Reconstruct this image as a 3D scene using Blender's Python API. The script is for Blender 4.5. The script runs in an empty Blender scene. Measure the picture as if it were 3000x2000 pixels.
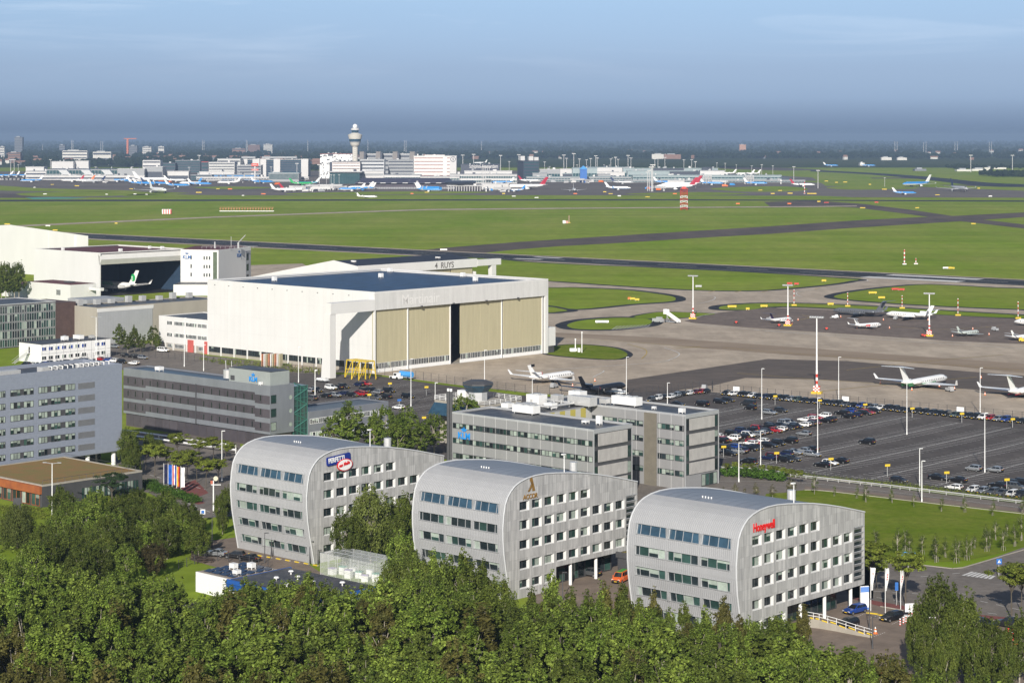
import bpy, math, random
import numpy as np
from mathutils import Vector, Matrix
from mathutils.geometry import tessellate_polygon
random.seed(7)
S = bpy.context.scene
COL = S.collection
PI = math.pi
# ------------------------------------------------------------------ camera, sky, sun, exposure
FP, CH, EYE = 6000.0, 80.0, 400.0          # focal length and eye level in photo pixels, camera height in metres
cam = bpy.data.cameras.new('camera'); cam.sensor_width = 36; cam.lens = 72; cam.shift_y = -0.2
cam.clip_start = 1; cam.clip_end = 90000
co = bpy.data.objects.new('camera', cam); co.location = (0, 0, CH); co.rotation_euler = (PI/2, 0, 0)
COL.objects.link(co); S.camera = co
SUN_EL, SUN_AZ = math.radians(25), math.radians(187.5)     # azimuth clockwise from +Y
w = bpy.data.worlds.new('World'); S.world = w; w.use_nodes = True
nt = w.node_tree; nt.nodes.clear()
N = nt.nodes.new; L = nt.links.new
out = N('ShaderNodeOutputWorld'); bg = N('ShaderNodeBackground'); sky = N('ShaderNodeTexSky')
sky.sky_type = 'NISHITA'; sky.sun_disc = False; sky.sun_elevation = SUN_EL; sky.sun_rotation = SUN_AZ
sky.altitude = 80; sky.air_density = 1.0; sky.dust_density = 1.2; sky.ozone_density = 2.0
bg.inputs[1].default_value = 0.06
tc = N('ShaderNodeTexCoord'); sep = N('ShaderNodeSeparateXYZ'); L(tc.outputs['Generated'], sep.inputs[0])
rmp = N('ShaderNodeValToRGB')              # the band of dirty air that lies on the horizon all round
mr = N('ShaderNodeMapRange'); mr.inputs[1].default_value = -0.01; mr.inputs[2].default_value = 0.11
L(sep.outputs[2], mr.inputs[0]); L(mr.outputs[0], rmp.inputs[0])
els = rmp.color_ramp.elements
els[0].position = 0.0; els[0].color = (0.545, 0.730, 1.36, 1)
els[1].position = 1.0; els[1].color = (1.397, 1.460, 1.778, 1)
for p, c in ((0.14, (0.764, 1.041, 1.963, 1)), (0.235, (0.892, 1.185, 2.176, 1)), (0.36, (0.862, 1.073, 1.866, 1)), (0.60, (0.973, 1.143, 1.710, 1))):
    e = els.new(p); e.color = c
e = els.new(0.9); e.color = els[-2].color; els[-1].color = (1.0, 1.0, 1.05, 1)
mul = N('ShaderNodeMix'); mul.data_type = 'RGBA'; mul.blend_type = 'MULTIPLY'; mul.inputs[0].default_value = 1
L(sky.outputs[0], mul.inputs[6]); L(rmp.outputs[0], mul.inputs[7])
mp = N('ShaderNodeMapping'); mp.inputs['Scale'].default_value = (5, 5, 60)
L(tc.outputs['Generated'], mp.inputs[0])
nz = N('ShaderNodeTexNoise'); nz.inputs['Scale'].default_value = 1.1; nz.inputs['Detail'].default_value = 9; nz.inputs['Roughness'].default_value = 0.62
nz.inputs['Distortion'].default_value = 0.6
L(mp.outputs[0], nz.inputs[0])
cr = N('ShaderNodeMapRange'); cr.inputs[1].default_value = 0.50; cr.inputs[2].default_value = 0.78; cr.inputs[4].default_value = 0.34
L(nz.outputs[0], cr.inputs[0])
cl = N('ShaderNodeMix'); cl.data_type = 'RGBA'; cl.inputs[7].default_value = (12.5, 13.8, 15.6, 1)
hm = N('ShaderNodeMapRange'); hm.inputs[1].default_value = 0.022; hm.inputs[2].default_value = 0.06
L(sep.outputs[2], hm.inputs[0])
fm = N('ShaderNodeMath'); fm.operation = 'MULTIPLY'; L(cr.outputs[0], fm.inputs[0]); L(hm.outputs[0], fm.inputs[1])
L(fm.outputs[0], cl.inputs[0]); L(mul.outputs[2], cl.inputs[6])
L(cl.outputs[2], bg.inputs[0]); L(bg.outputs[0], out.inputs[0])
sd = bpy.data.lights.new('sun', 'SUN'); sd.energy = 4.7; sd.angle = math.radians(0.5); sd.color = (1.0, 0.945, 0.855)
so = bpy.data.objects.new('sun', sd); COL.objects.link(so); so.location = (0, -50, 300)
d = Vector((math.sin(SUN_AZ)*math.cos(SUN_EL), math.cos(SUN_AZ)*math.cos(SUN_EL), math.sin(SUN_EL)))
so.rotation_euler = d.to_track_quat('Z', 'Y').to_euler()
S.view_settings.view_transform = 'Standard'; S.view_settings.look = 'None'
S.view_settings.exposure = 0.36; S.view_settings.gamma = 1.0; S.view_settings.use_curve_mapping = False
S.cycles.max_bounces = 6; S.cycles.volume_bounces = 0; S.cycles.transparent_max_bounces = 8
S.cycles.caustics_reflective = False; S.cycles.caustics_refractive = False

# ------------------------------------------------------------------ measuring: photo crops -> points of the real ground
RG = {'R4': (0, 640, 1000/2352), 'R5': (800, 700, 1000/2352), 'R6': (1600, 760, 1400/2352), 'A': (0, 1240, 1000/2063),
      'B': (600, 1200, 800/2240), 'C': (1150, 1130, 1000/2352), 'D': (1750, 1380, 900/2276), 'E': (2000, 1120, 1000/2352),
      'F': (2400, 1560, 600/2138), 'T1': (0, 360, 1000/2352), 'T2': (1000, 360, 1000/2352), 'T3': (2000, 360, 1000/2352),
      'O': (0, 0, 3000/2352), 'S': (0, 0, 1), 'G1': (0, 440, 500/2352), 'G2': (450, 440, 500/2352), 'G3': (900, 350, 500/2352),
      'G4': (1350, 440, 500/2352), 'G5': (1800, 440, 600/2352)}
def sp(r, x, y):
    a, b, c = RG[r]; return a + x*c, b + y*c
def gp(r, x, y, z=0.0):
    """ground (or level z) point seen at that place of the photo"""
    px, py = sp(r, x, y); Y = FP*(CH - z)/(py - EYE); return ((px - 1500)*Y/FP, Y)
def hz(r, y, Y):
    """height above ground of photo row y at depth Y"""
    return CH - (sp(r, 0, y)[1] - EYE)*Y/FP
def xat(r, x, Y):
    return (sp(r, x, 0)[0] - 1500)*Y/FP
HAZE = 0.000075
GA = math.radians(47.3)
VX, VY = math.cos(GA), math.sin(GA); UX, UY = VY, -VX
GR = GA - PI/2                             # rotation that lays local x along U and local y along V
# ------------------------------------------------------------------ materials
MATS = {}
def mat(name, col, rough=0.6, metal=0.0, var=0.0, scale=0.5, bump=0.0, col2=None, stretch=(1, 1, 1), spec=0.5, island=0.0, obj=0.0, detail=6, lo=0.35, hi=0.7, coord='Object'):
    """procedural surface: base colour varied by noise between col and col2"""
    if name in MATS: return MATS[name]
    m = bpy.data.materials.new(name); m.use_nodes = True; MATS[name] = m
    t = m.node_tree; b = t.nodes['Principled BSDF']
    b.inputs['Roughness'].default_value = rough; b.inputs['Metallic'].default_value = metal
    b.inputs['Specular IOR Level'].default_value = spec
    c = (*col, 1); b.inputs['Base Color'].default_value = c
    if var or col2:
        if col2 is None: col2 = tuple(x*(1 - var) for x in col)
        cc = t.nodes.new('ShaderNodeTexCoord'); mpn = t.nodes.new('ShaderNodeMapping'); mpn.inputs['Scale'].default_value = stretch
        t.links.new(cc.outputs[coord], mpn.inputs[0])
        n = t.nodes.new('ShaderNodeTexNoise'); n.inputs['Scale'].default_value = scale; n.inputs['Detail'].default_value = detail; n.inputs['Roughness'].default_value = 0.65
        t.links.new(mpn.outputs[0], n.inputs[0])
        r = t.nodes.new('ShaderNodeMapRange'); r.inputs[1].default_value = lo; r.inputs[2].default_value = hi
        t.links.new(n.outputs[0], r.inputs[0])
        mx = t.nodes.new('ShaderNodeMix'); mx.data_type = 'RGBA'; mx.inputs[6].default_value = c; mx.inputs[7].default_value = (*col2, 1)
        t.links.new(r.outputs[0], mx.inputs[0]); last = mx.outputs[2]
        if island or obj:
            if island:
                g = t.nodes.new('ShaderNodeNewGeometry'); src, amt = g.outputs['Random Per Island'], island
            else:
                g = t.nodes.new('ShaderNodeObjectInfo'); src, amt = g.outputs['Random'], obj
            h = t.nodes.new('ShaderNodeMapRange'); h.inputs[3].default_value = 1 - amt; h.inputs[4].default_value = 1 + amt
            t.links.new(src, h.inputs[0])
            k = t.nodes.new('ShaderNodeVectorMath'); k.operation = 'SCALE'
            t.links.new(last, k.inputs[0]); t.links.new(h.outputs[0], k.inputs['Scale']); last = k.outputs[0]
        t.links.new(last, b.inputs['Base Color'])
        if bump:
            bn = t.nodes.new('ShaderNodeBump'); bn.inputs['Strength'].default_value = bump; bn.inputs['Distance'].default_value = 0.1
            t.links.new(n.outputs[0], bn.inputs['Height']); t.links.new(bn.outputs[0], b.inputs['Normal'])
    return m
def leafmat(name, a, b2, isl=0.35, trans=0.25):
    m = mat(name, a, rough=0.65, col2=b2, scale=0.35, spec=0.2, lo=0.35, hi=0.65)
    t = m.node_tree; b = t.nodes['Principled BSDF']
    last = b.inputs['Base Color'].links[0].from_socket
    g = t.nodes.new('ShaderNodeNewGeometry'); oi = t.nodes.new('ShaderNodeObjectInfo')
    h = t.nodes.new('ShaderNodeMapRange'); h.inputs[3].default_value = 1 - isl; h.inputs[4].default_value = 1 + isl*1.6
    t.links.new(g.outputs['Random Per Island'], h.inputs[0])
    h2 = t.nodes.new('ShaderNodeMapRange'); h2.inputs[3].default_value = 0.75; h2.inputs[4].default_value = 1.3
    t.links.new(oi.outputs['Random'], h2.inputs[0])
    mm = t.nodes.new('ShaderNodeMath'); mm.operation = 'MULTIPLY'; t.links.new(h.outputs[0], mm.inputs[0]); t.links.new(h2.outputs[0], mm.inputs[1])
    k = t.nodes.new('ShaderNodeVectorMath'); k.operation = 'SCALE'; t.links.new(last, k.inputs[0]); t.links.new(mm.outputs[0], k.inputs['Scale'])
    t.links.new(k.outputs[0], b.inputs['Base Color'])
    tr = t.nodes.new('ShaderNodeBsdfTranslucent'); t.links.new(k.outputs[0], tr.inputs[0])
    ms = t.nodes.new('ShaderNodeMixShader'); ms.inputs[0].default_value = trans
    o = t.nodes['Material Output']; t.links.new(b.outputs[0], ms.inputs[1]); t.links.new(tr.outputs[0], ms.inputs[2]); t.links.new(ms.outputs[0], o.inputs[0])
    return m
def grime(m, scale, stretch, lo, hi, detail=6, coord='Object', p0=.35, p1=.65):
    """multiplies a material's colour by a noise that runs from lo to hi: dirt, streaks, mown strips"""
    t = m.node_tree; b = t.nodes['Principled BSDF']; k = b.inputs['Base Color']; N2 = t.nodes.new; c = N2('ShaderNodeTexCoord'); q = N2('ShaderNodeMapping'); q.inputs['Scale'].default_value = stretch
    if len(stretch) > 3: pass
    t.links.new(c.outputs[coord], q.inputs[0]); n = N2('ShaderNodeTexNoise'); n.inputs['Scale'].default_value = scale; n.inputs['Detail'].default_value = detail; n.inputs['Roughness'].default_value = .7; t.links.new(q.outputs[0], n.inputs[0])
    r = N2('ShaderNodeMapRange'); r.inputs[1].default_value = p0; r.inputs[2].default_value = p1; r.inputs[3].default_value = lo; r.inputs[4].default_value = hi; t.links.new(n.outputs[0], r.inputs[0])
    v = N2('ShaderNodeVectorMath'); v.operation = 'SCALE'; t.links.new(r.outputs[0], v.inputs['Scale'])
    if k.is_linked: t.links.new(k.links[0].from_socket, v.inputs[0])
    else: v.inputs[0].default_value = k.default_value[:3]
    t.links.new(v.outputs[0], k); return m
def joints(m, w_, h, mort, lo, rot=0.0, axes='xy', v=.06):
    """lays a slab or panel grid over a material: joints darker by lo, each slab a little different"""
    t = m.node_tree; b = t.nodes['Principled BSDF']; k = b.inputs['Base Color']; N2 = t.nodes.new; c = N2('ShaderNodeTexCoord'); last = c.outputs['Object']
    if rot:
        q = N2('ShaderNodeMapping'); q.inputs['Rotation'].default_value = (0, 0, rot); t.links.new(last, q.inputs[0]); last = q.outputs[0]
    if axes != 'xy':
        s = N2('ShaderNodeSeparateXYZ'); o = N2('ShaderNodeCombineXYZ'); t.links.new(last, s.inputs[0]); t.links.new(s.outputs['xyz'.index(axes[0])], o.inputs[0]); t.links.new(s.outputs['xyz'.index(axes[1])], o.inputs[1]); last = o.outputs[0]
    bk = N2('ShaderNodeTexBrick'); t.links.new(last, bk.inputs[0]); bk.offset = 0; bk.inputs['Scale'].default_value = 1; bk.inputs['Brick Width'].default_value = w_; bk.inputs['Row Height'].default_value = h; bk.inputs['Mortar Size'].default_value = mort
    for nm, x in (('Color1', 1 - v), ('Color2', 1 + v), ('Mortar', lo)): bk.inputs[nm].default_value = (x, x, x, 1)
    mx = N2('ShaderNodeMix'); mx.data_type = 'RGBA'; mx.blend_type = 'MULTIPLY'; mx.inputs[0].default_value = 1; t.links.new(bk.outputs[0], mx.inputs[7])
    if k.is_linked: t.links.new(k.links[0].from_socket, mx.inputs[6])
    else: mx.inputs[6].default_value = k.default_value
    t.links.new(mx.outputs[2], k); return m
def glassmat(name, col, rough=0.06, isl=0.5):
    return mat(name, col, rough=rough, var=0.35, scale=0.8, spec=0.75, island=isl, detail=2)
white = mat('white_cladding', (0.66, 0.655, 0.64), 0.5, var=0.07, scale=0.12, stretch=(1, 1, 0.25))
whitep = mat('white_paint', (0.78, 0.78, 0.77), 0.4, var=0.06, scale=1.5)
greyp = mat('grey_paint', (0.34, 0.35, 0.36), 0.5, var=0.12, scale=0.6)
lgrey = mat('light_grey_metal', (0.50, 0.51, 0.52), 0.4, 0.3, var=0.12, scale=0.5)
dgrey = mat('dark_grey', (0.07, 0.07, 0.075), 0.55, var=0.25, scale=0.5)
black = mat('black_rubber', (0.015, 0.015, 0.016), 0.6, var=0.3, scale=2)
roofd = mat('dark_roofing', (0.035, 0.037, 0.045), 0.45, col2=(0.07, 0.068, 0.068), scale=0.25, detail=9)
conc = mat('concrete', (0.36, 0.33, 0.28), 0.85, var=0.2, scale=0.3, detail=9, bump=0.1)
steel = mat('galvanised_steel', (0.62, 0.62, 0.61), 0.45, 0.4, var=0.12, scale=2)
yel = mat('yellow_paint', (0.66, 0.47, 0.03), 0.5, var=0.15, scale=1)
redp = mat('red_paint', (0.55, 0.05, 0.03), 0.45, var=0.15, scale=1)
orangep = mat('orange_paint', (0.75, 0.17, 0.03), 0.45, var=0.12, scale=1)
bluep = mat('blue_paint', (0.03, 0.14, 0.45), 0.4, var=0.15, scale=1)
skyblue = mat('sky_blue_paint', (0.06, 0.30, 0.66), 0.3, var=0.1, scale=0.4)
logoblue = mat('logo_blue', (0.02, 0.27, 0.72), 0.4, var=0.08, scale=1)
glass = glassmat('dark_glass', (0.022, 0.032, 0.036))
glassg = glassmat('green_glass', (0.035, 0.075, 0.065))
glassb = glassmat('blue_glass', (0.03, 0.07, 0.11))
blind = mat('window_blind', (0.34, 0.40, 0.35), 0.35, var=0.35, scale=1.2, island=0.3, spec=0.6)
brown = mat('tree_bark', (0.10, 0.085, 0.065), 0.9, var=0.35, scale=3, bump=0.3)
bark = mat('pale_bark', (0.42, 0.38, 0.31), 0.85, col2=(0.12, 0.1, 0.08), scale=2.2, bump=0.2)
# ------------------------------------------------------------------ mesh building
class MB:
    def __init__(s): s.v = []; s.f = []; s.m = []
    def add(s, vs, fs, m=0):
        n = len(s.v); s.v.extend(vs)
        for k, f in enumerate(fs):
            s.f.append(tuple(i + n for i in f)); s.m.append(m if isinstance(m, int) else m[k])
        return s
    def box(s, x0, x1, y0, y1, z0, z1, m=0):
        return s.add([(x0, y0, z0), (x1, y0, z0), (x1, y1, z0), (x0, y1, z0), (x0, y0, z1), (x1, y0, z1), (x1, y1, z1), (x0, y1, z1)],
                     [(0, 3, 2, 1), (4, 5, 6, 7), (0, 1, 5, 4), (1, 2, 6, 5), (2, 3, 7, 6), (3, 0, 4, 7)], m)
    def bx(s, c, size, m=0, rot=0.0):
        a, b, h = size[0]/2, size[1]/2, size[2]/2; cs, sn = math.cos(rot), math.sin(rot); vs = []
        for z in (-h, h):
            for x, y in ((-a, -b), (a, -b), (a, b), (-a, b)): vs.append((c[0] + x*cs - y*sn, c[1] + x*sn + y*cs, c[2] + z))
        return s.add(vs, [(0, 3, 2, 1), (4, 5, 6, 7), (0, 1, 5, 4), (1, 2, 6, 5), (2, 3, 7, 6), (3, 0, 4, 7)], m)
    def quad(s, a, b, c, d, m=0): return s.add([a, b, c, d], [(0, 1, 2, 3)], m)
    def poly(s, pts, m=0): return s.add(list(pts), [tuple(range(len(pts)))], m)
    def prism(s, pts, z0, z1, m=0, mt=None):
        n = len(pts); a = sum(pts[i][0]*pts[(i+1) % n][1] - pts[(i+1) % n][0]*pts[i][1] for i in range(n))
        if a < 0: pts = pts[::-1]
        vs = [(p[0], p[1], z0) for p in pts] + [(p[0], p[1], z1) for p in pts]
        fs = [tuple(range(n - 1, -1, -1)), tuple(range(n, 2*n))] + [(i, (i+1) % n, n + (i+1) % n, n + i) for i in range(n)]
        return s.add(vs, fs, [m, m if mt is None else mt] + [m]*n)
    def tube(s, p0, p1, r0, r1=None, n=8, m=0, caps=True):
        if r1 is None: r1 = r0
        p0 = Vector(p0); p1 = Vector(p1); d = p1 - p0
        if d.length < 1e-6: return s
        q = d.to_track_quat('Z', 'Y'); vs = []
        for p, r in ((p0, r0), (p1, r1)):
            for i in range(n):
                a = 2*PI*i/n; vs.append(tuple(p + q @ Vector((r*math.cos(a), r*math.sin(a), 0))))
        fs = [(i, (i+1) % n, n + (i+1) % n, n + i) for i in range(n)]
        if caps: fs += [tuple(range(n-1, -1, -1)), tuple(range(n, 2*n))]
        return s.add(vs, fs, m)
    def path(s, pts, r, n=6, m=0):
        for a, b in zip(pts, pts[1:]): s.tube(a, b, r, r, n, m)
        return s
    def bar(s, p0, p1, w, m=0): return s.tube(p0, p1, w*0.7071, w*0.7071, 4, m)
    def lathe(s, prof, n=24, c=(0, 0, 0), m=0, mats=None):
        vs = []; fs = []; ms = []
        for r, z in prof:
            for i in range(n):
                a = 2*PI*(i + .5)/n; vs.append((c[0] + r*math.cos(a), c[1] + r*math.sin(a), c[2] + z))
        for k in range(len(prof) - 1):
            for i in range(n):
                fs.append((k*n + i, k*n + (i+1) % n, (k+1)*n + (i+1) % n, (k+1)*n + i)); ms.append(mats[k] if mats else m)
        fs.append(tuple(range(n-1, -1, -1))); ms.append(ms[0]); k = len(prof) - 1
        fs.append(tuple(k*n + i for i in range(n))); ms.append(ms[-2])
        return s.add(vs, fs, ms)
    def loft(s, secs, m=0, caps=True, fm=None):
        n = len(secs[0]); vs = [p for q in secs for p in q]; fs = []; ms = []
        for k in range(len(secs) - 1):
            for i in range(n):
                fs.append((k*n + i, k*n + (i+1) % n, (k+1)*n + (i+1) % n, (k+1)*n + i)); ms.append(fm(k, i) if fm else m)
        if caps:
            fs.append(tuple(range(n-1, -1, -1))); fs.append(tuple((len(secs)-1)*n + i for i in range(n))); ms += [ms[0], ms[-1]]
        return s.add(vs, fs, ms)
    def ell(s, c, r, n=10, k=6, m=0, jit=0.0, rnd=None):
        prof = [(math.sin(PI*(i + .001)/k), -math.cos(PI*i/k)) for i in range(k + 1)]; vs = []; fs = []
        for a, z in prof:
            for i in range(n):
                t = 2*PI*i/n; j = 1 + (rnd.uniform(-jit, jit) if rnd else 0)
                vs.append((c[0] + r[0]*a*math.cos(t)*j, c[1] + r[1]*a*math.sin(t)*j, c[2] + r[2]*z*j))
        for q in range(k):
            for i in range(n): fs.append((q*n + i, q*n + (i+1) % n, (q+1)*n + (i+1) % n, (q+1)*n + i))
        return s.add(vs, fs, m)
    def mesh(s, name, mats, smooth=False):
        me = bpy.data.meshes.new(name); me.from_pydata(s.v, [], s.f)
        for x in (mats if isinstance(mats, (list, tuple)) else [mats]): me.materials.append(x)
        if any(s.m): me.polygons.foreach_set('material_index', s.m)
        if smooth: me.polygons.foreach_set('use_smooth', [True]*len(s.f))
        me.update(); return me
    def build(s, name, mats, parent=None, smooth=False, loc=(0, 0, 0), rz=0.0):
        o = bpy.data.objects.new(name, s.mesh(name, mats, smooth)); COL.objects.link(o); o.location = loc; o.rotation_euler = (0, 0, rz)
        if parent: o.parent = parent
        return o
def thing(name, label, cat, loc=(0, 0, 0), rz=0.0, group=None):
    o = bpy.data.objects.new(name, None); COL.objects.link(o); o.location = loc if len(loc) == 3 else (*loc, 0); o.rotation_euler = (0, 0, rz)
    o.empty_display_size = 1; o['label'] = label; o['category'] = cat
    if group: o['group'] = group
    return o
def tag(o, label, cat, group=None):
    o['label'] = label; o['category'] = cat
    if group: o['group'] = group
    return o
def kind(o, k): o['kind'] = k; return o
def put(me, name, parent, loc=(0, 0, 0), rz=0.0, mats=None, rot=None):
    """another object showing the same mesh, with its own paint if mats is given as {slot: material}"""
    o = bpy.data.objects.new(name, me); COL.objects.link(o); o.parent = parent; o.location = loc; o.rotation_euler = rot or (0, 0, rz)
    for k, m in (mats or {}).items():
        o.material_slots[k].link = 'OBJECT'; o.material_slots[k].material = m
    return o
def text(s, size, m, parent, loc, rot, name='lettering', ext=0.04, off=0.0, sx=1.0, shear=0.0, align='LEFT'):
    """lettering as a mesh, so that it counts as a part of what it stands on"""
    c = bpy.data.curves.new(name, 'FONT'); c.body = s; c.size = size; c.extrude = ext; c.offset = off; c.shear = shear; c.align_x = align
    o = bpy.data.objects.new(name, c); COL.objects.link(o); bpy.context.view_layer.update()
    me = bpy.data.meshes.new_from_object(o); bpy.data.objects.remove(o); me.materials.clear(); me.materials.append(m)
    o = bpy.data.objects.new(name, me); COL.objects.link(o); o.location = loc; o.rotation_euler = rot; o.scale = (sx, 1, 1)
    if parent: o.parent = parent
    return o
ONX = (PI/2, 0, PI/2)      # lettering on a face that looks along +x
ONY = (PI/2, 0, 0)         # lettering on a face that looks along -y
ORD = ('first second third fourth fifth sixth seventh eighth ninth tenth eleventh twelfth thirteenth fourteenth fifteenth sixteenth seventeenth '
       'eighteenth nineteenth twentieth').split()
TENS = {20: 'twenty', 30: 'thirty', 40: 'forty'}
def nth(i):
    """0 -> first"""
    n = i + 1
    if n <= 20: return ORD[i]
    return TENS[n - n % 10] + '-' + ORD[n % 10 - 1] if n % 10 else {30: 'thirtieth', 40: 'fortieth'}[n]
# ================================================================== GROUND, AIRFIELD, ROADS
grassm = mat('airfield_grass', (0.165, 0.245, 0.020), 0.95, col2=(0.235, 0.275, 0.050), scale=0.012, detail=12, stretch=(1, 0.35, 1), spec=0.0, lo=0.36, hi=0.64)
lawnm = mat('mown_lawn', (0.112, 0.168, 0.014), 0.95, col2=(0.175, 0.205, 0.035), scale=0.09, detail=10, spec=0.0, lo=0.36, hi=0.64)
fieldm = mat('far_country', (0.03, 0.05, 0.02), 0.95, col2=(0.075, 0.085, 0.035), scale=0.0012, detail=8, stretch=(1, 0.3, 1), spec=0.0)
runm = mat('runway_asphalt', (0.022, 0.023, 0.027), 0.8, col2=(0.034, 0.035, 0.038), spec=0.12, scale=0.05, detail=8)
oldm = mat('old_asphalt', (0.125, 0.098, 0.080), 0.9, col2=(0.065, 0.054, 0.048), spec=0.12, scale=0.03, detail=10, stretch=(1, 0.5, 1))
taxim = mat('taxiway_concrete', (0.47, 0.395, 0.31), 0.9, col2=(0.36, 0.295, 0.23), spec=0.12, scale=0.028, detail=11, stretch=(0.6, 1, 1))
farapm = mat('far_apron', (0.17, 0.145, 0.125), 0.9, col2=(0.11, 0.097, 0.09), spec=0.12, scale=0.006, detail=8, stretch=(0.5, 1, 1))
standm = mat('brown_stand_asphalt', (0.185, 0.148, 0.125), 0.9, col2=(0.135, 0.108, 0.093), spec=0.12, scale=0.06, detail=10)
darkap = mat('dark_apron_asphalt', (0.105, 0.088, 0.077), 0.85, col2=(0.14, 0.115, 0.098), spec=0.12, scale=0.04, detail=10)
lotm = mat('car_park_asphalt', (0.088, 0.078, 0.073), 0.85, col2=(0.116, 0.103, 0.096), spec=0.12, scale=0.09, detail=11)
roadm = mat('road_asphalt', (0.160, 0.142, 0.126), 0.88, col2=(0.21, 0.185, 0.162), spec=0.12, scale=0.12, detail=10)
pavem = mat('brick_paving', (0.235, 0.187, 0.150), 0.9, col2=(0.165, 0.132, 0.108), spec=0.12, scale=0.25, detail=10)
redpave = mat('red_cycle_path', (0.20, 0.06, 0.05), 0.9, var=0.25, scale=0.4)
soil = mat('woodland_floor', (0.045, 0.045, 0.02), 0.95, col2=(0.09, 0.08, 0.045), scale=0.2)
linem = mat('white_road_paint', (0.66, 0.65, 0.62), 0.7, var=0.25, scale=1.2)
yelm = mat('yellow_line_paint', (0.48, 0.34, 0.06), 0.7, var=0.25, scale=0.8)
teal = mat('green_threshold_paint', (0.06, 0.30, 0.22), 0.8, var=0.2, scale=0.02)
grime(grassm, .03, (.05, 1, 1), .84, 1.12, 4); grime(grassm, .11, (1, .6, 1), .86, 1.1, 8); grime(lawnm, .5, (1, 1, 1), .82, 1.1, 8); grime(taxim, .12, (1, .25, 1), .8, 1.08, 9); grime(lotm, .5, (1, 1, 1), .78, 1.12, 9); grime(lotm, .04, (1, 1, 1), .85, 1.15, 4); grime(runm, .05, (.08, 1, 1), .75, 1.5, 5); grime(roadm, .6, (1, 1, 1), .8, 1.1, 8); grime(darkap, .3, (.4, 1, 1), .8, 1.15, 8); grime(standm, .3, (1, .5, 1), .82, 1.15, 8)
joints(taxim, 7.5, 7.5, .09, .72, -.83); joints(pavem, 2.4, 2.4, .03, .85, -.83)
def sheet(name, pts, z, m, label=None):
    b = MB(); a = sum(pts[i][0]*pts[(i+1) % len(pts)][1] - pts[(i+1) % len(pts)][0]*pts[i][1] for i in range(len(pts)))
    if a < 0: pts = pts[::-1]
    tri = tessellate_polygon([[Vector((p[0], p[1], 0)) for p in pts]])
    vs = [(p[0], p[1], z) for p in pts]; fs = []
    for t in tri:
        p, q, r = (vs[i] for i in t)
        fs.append(t if (q[0]-p[0])*(r[1]-p[1]) - (r[0]-p[0])*(q[1]-p[1]) > 0 else (t[0], t[2], t[1]))
    b.add(vs, fs); return kind(b.build(name, m), 'structure')
def region(r, pts): return [gp(r, *p) for p in pts]
def curve(pts, k=6):
    """Catmull-Rom through points"""
    P = [pts[0]] + list(pts) + [pts[-1]]; o = []
    for i in range(1, len(P) - 2):
        for j in range(k):
            t = j/k; a, b, c, d_ = P[i-1], P[i], P[i+1], P[i+2]
            o.append(tuple(0.5*(2*b[q] + (c[q]-a[q])*t + (2*a[q]-5*b[q]+4*c[q]-d_[q])*t*t + (3*b[q]-a[q]-3*c[q]+d_[q])*t**3) for q in (0, 1)))
    o.append(tuple(pts[-1][:2])); return o
def loopc(pts, k=5):
    n = len(pts); o = []
    for i in range(n):
        a, b, c, d_ = pts[i-1], pts[i], pts[(i+1) % n], pts[(i+2) % n]
        for j in range(k):
            t = j/k
            o.append(tuple(0.5*(2*b[q] + (c[q]-a[q])*t + (2*a[q]-5*b[q]+4*c[q]-d_[q])*t*t + (3*b[q]-a[q]-3*c[q]+d_[q])*t**3) for q in (0, 1)))
    return o
def ribbon(b, pts, wd, z, m=0):
    for i, (p, q) in enumerate(zip(pts, pts[1:])):
        dx, dy = q[0]-p[0], q[1]-p[1]; l = math.hypot(dx, dy) or 1; nx, ny = -dy/l*wd/2, dx/l*wd/2
        b.quad((p[0]-nx, p[1]-ny, z), (q[0]-nx, q[1]-ny, z), (q[0]+nx, q[1]+ny, z), (p[0]+nx, p[1]+ny, z), m)
def dashes(b, p, q, on, offl, wd, z, m=0):
    l = math.hypot(q[0]-p[0], q[1]-p[1]); t = 0
    while t < l:
        a, e = t/l, min(l, t + on)/l
        ribbon(b, [(p[0]+(q[0]-p[0])*a, p[1]+(q[1]-p[1])*a), (p[0]+(q[0]-p[0])*e, p[1]+(q[1]-p[1])*e)], wd, z, m); t += on + offl
g_ = MB(); g_.quad((-15500, -250, 0), (15500, -250, 0), (15500, 31500, 0), (-15500, 31500, 0)); kind(g_.build('ground', grassm), 'structure')
sheet('far_countryside', [(-15400, 5250), (15400, 5250), (15400, 31400), (-15400, 31400)], 0.05, fieldm)
# campus ground: woodland floor, paving, roads
sheet('woodland_floor', [(-130, 200), (120, 200), (110, 300), (40, 318), (0, 345), (-30, 362), (-60, 350), (-85, 372), (-130, 380)], 0.03, soil)
sheet('campus_road', region('A', [(700, 60), (1440, 60), (1480, 300), (1400, 560), (1180, 575), (1080, 520), (900, 420), (700, 380)]), 0.03, roadm)
sheet('campus_paving', region('S', [(560, 1590), (720, 1570), (900, 1650), (960, 1690), (700, 1680), (560, 1640)]), 0.034, pavem)
sheet('rear_yard', region('C', [(1500, 640), (2000, 640), (2260, 690), (2260, 800), (1900, 860), (1500, 900)]), 0.024, roadm)
sheet('courtyard_paving', [(-12, 400), (30, 440), (75, 420), (62, 352), (43, 334), (36, 318), (10, 336), (4, 352)], 0.03, pavem)
sheet('hangar_yard', region('R4', [(560, 880), (740, 860), (1110, 860), (1430, 945), (2210, 1030), (2240, 1150), (2100, 1150), (1700, 1120), (700, 1030), (300, 1030), (300, 1000)]), 0.03, roadm)
F_road = region('F', [(430, 250), (560, 255), (1040, 335), (1400, 380), (1500, 372), (2400, 60), (2400, 900), (1700, 1000), (1000, 1000), (340, 700), (250, 560)])
sheet('street', F_road, 0.03, roadm)
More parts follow.
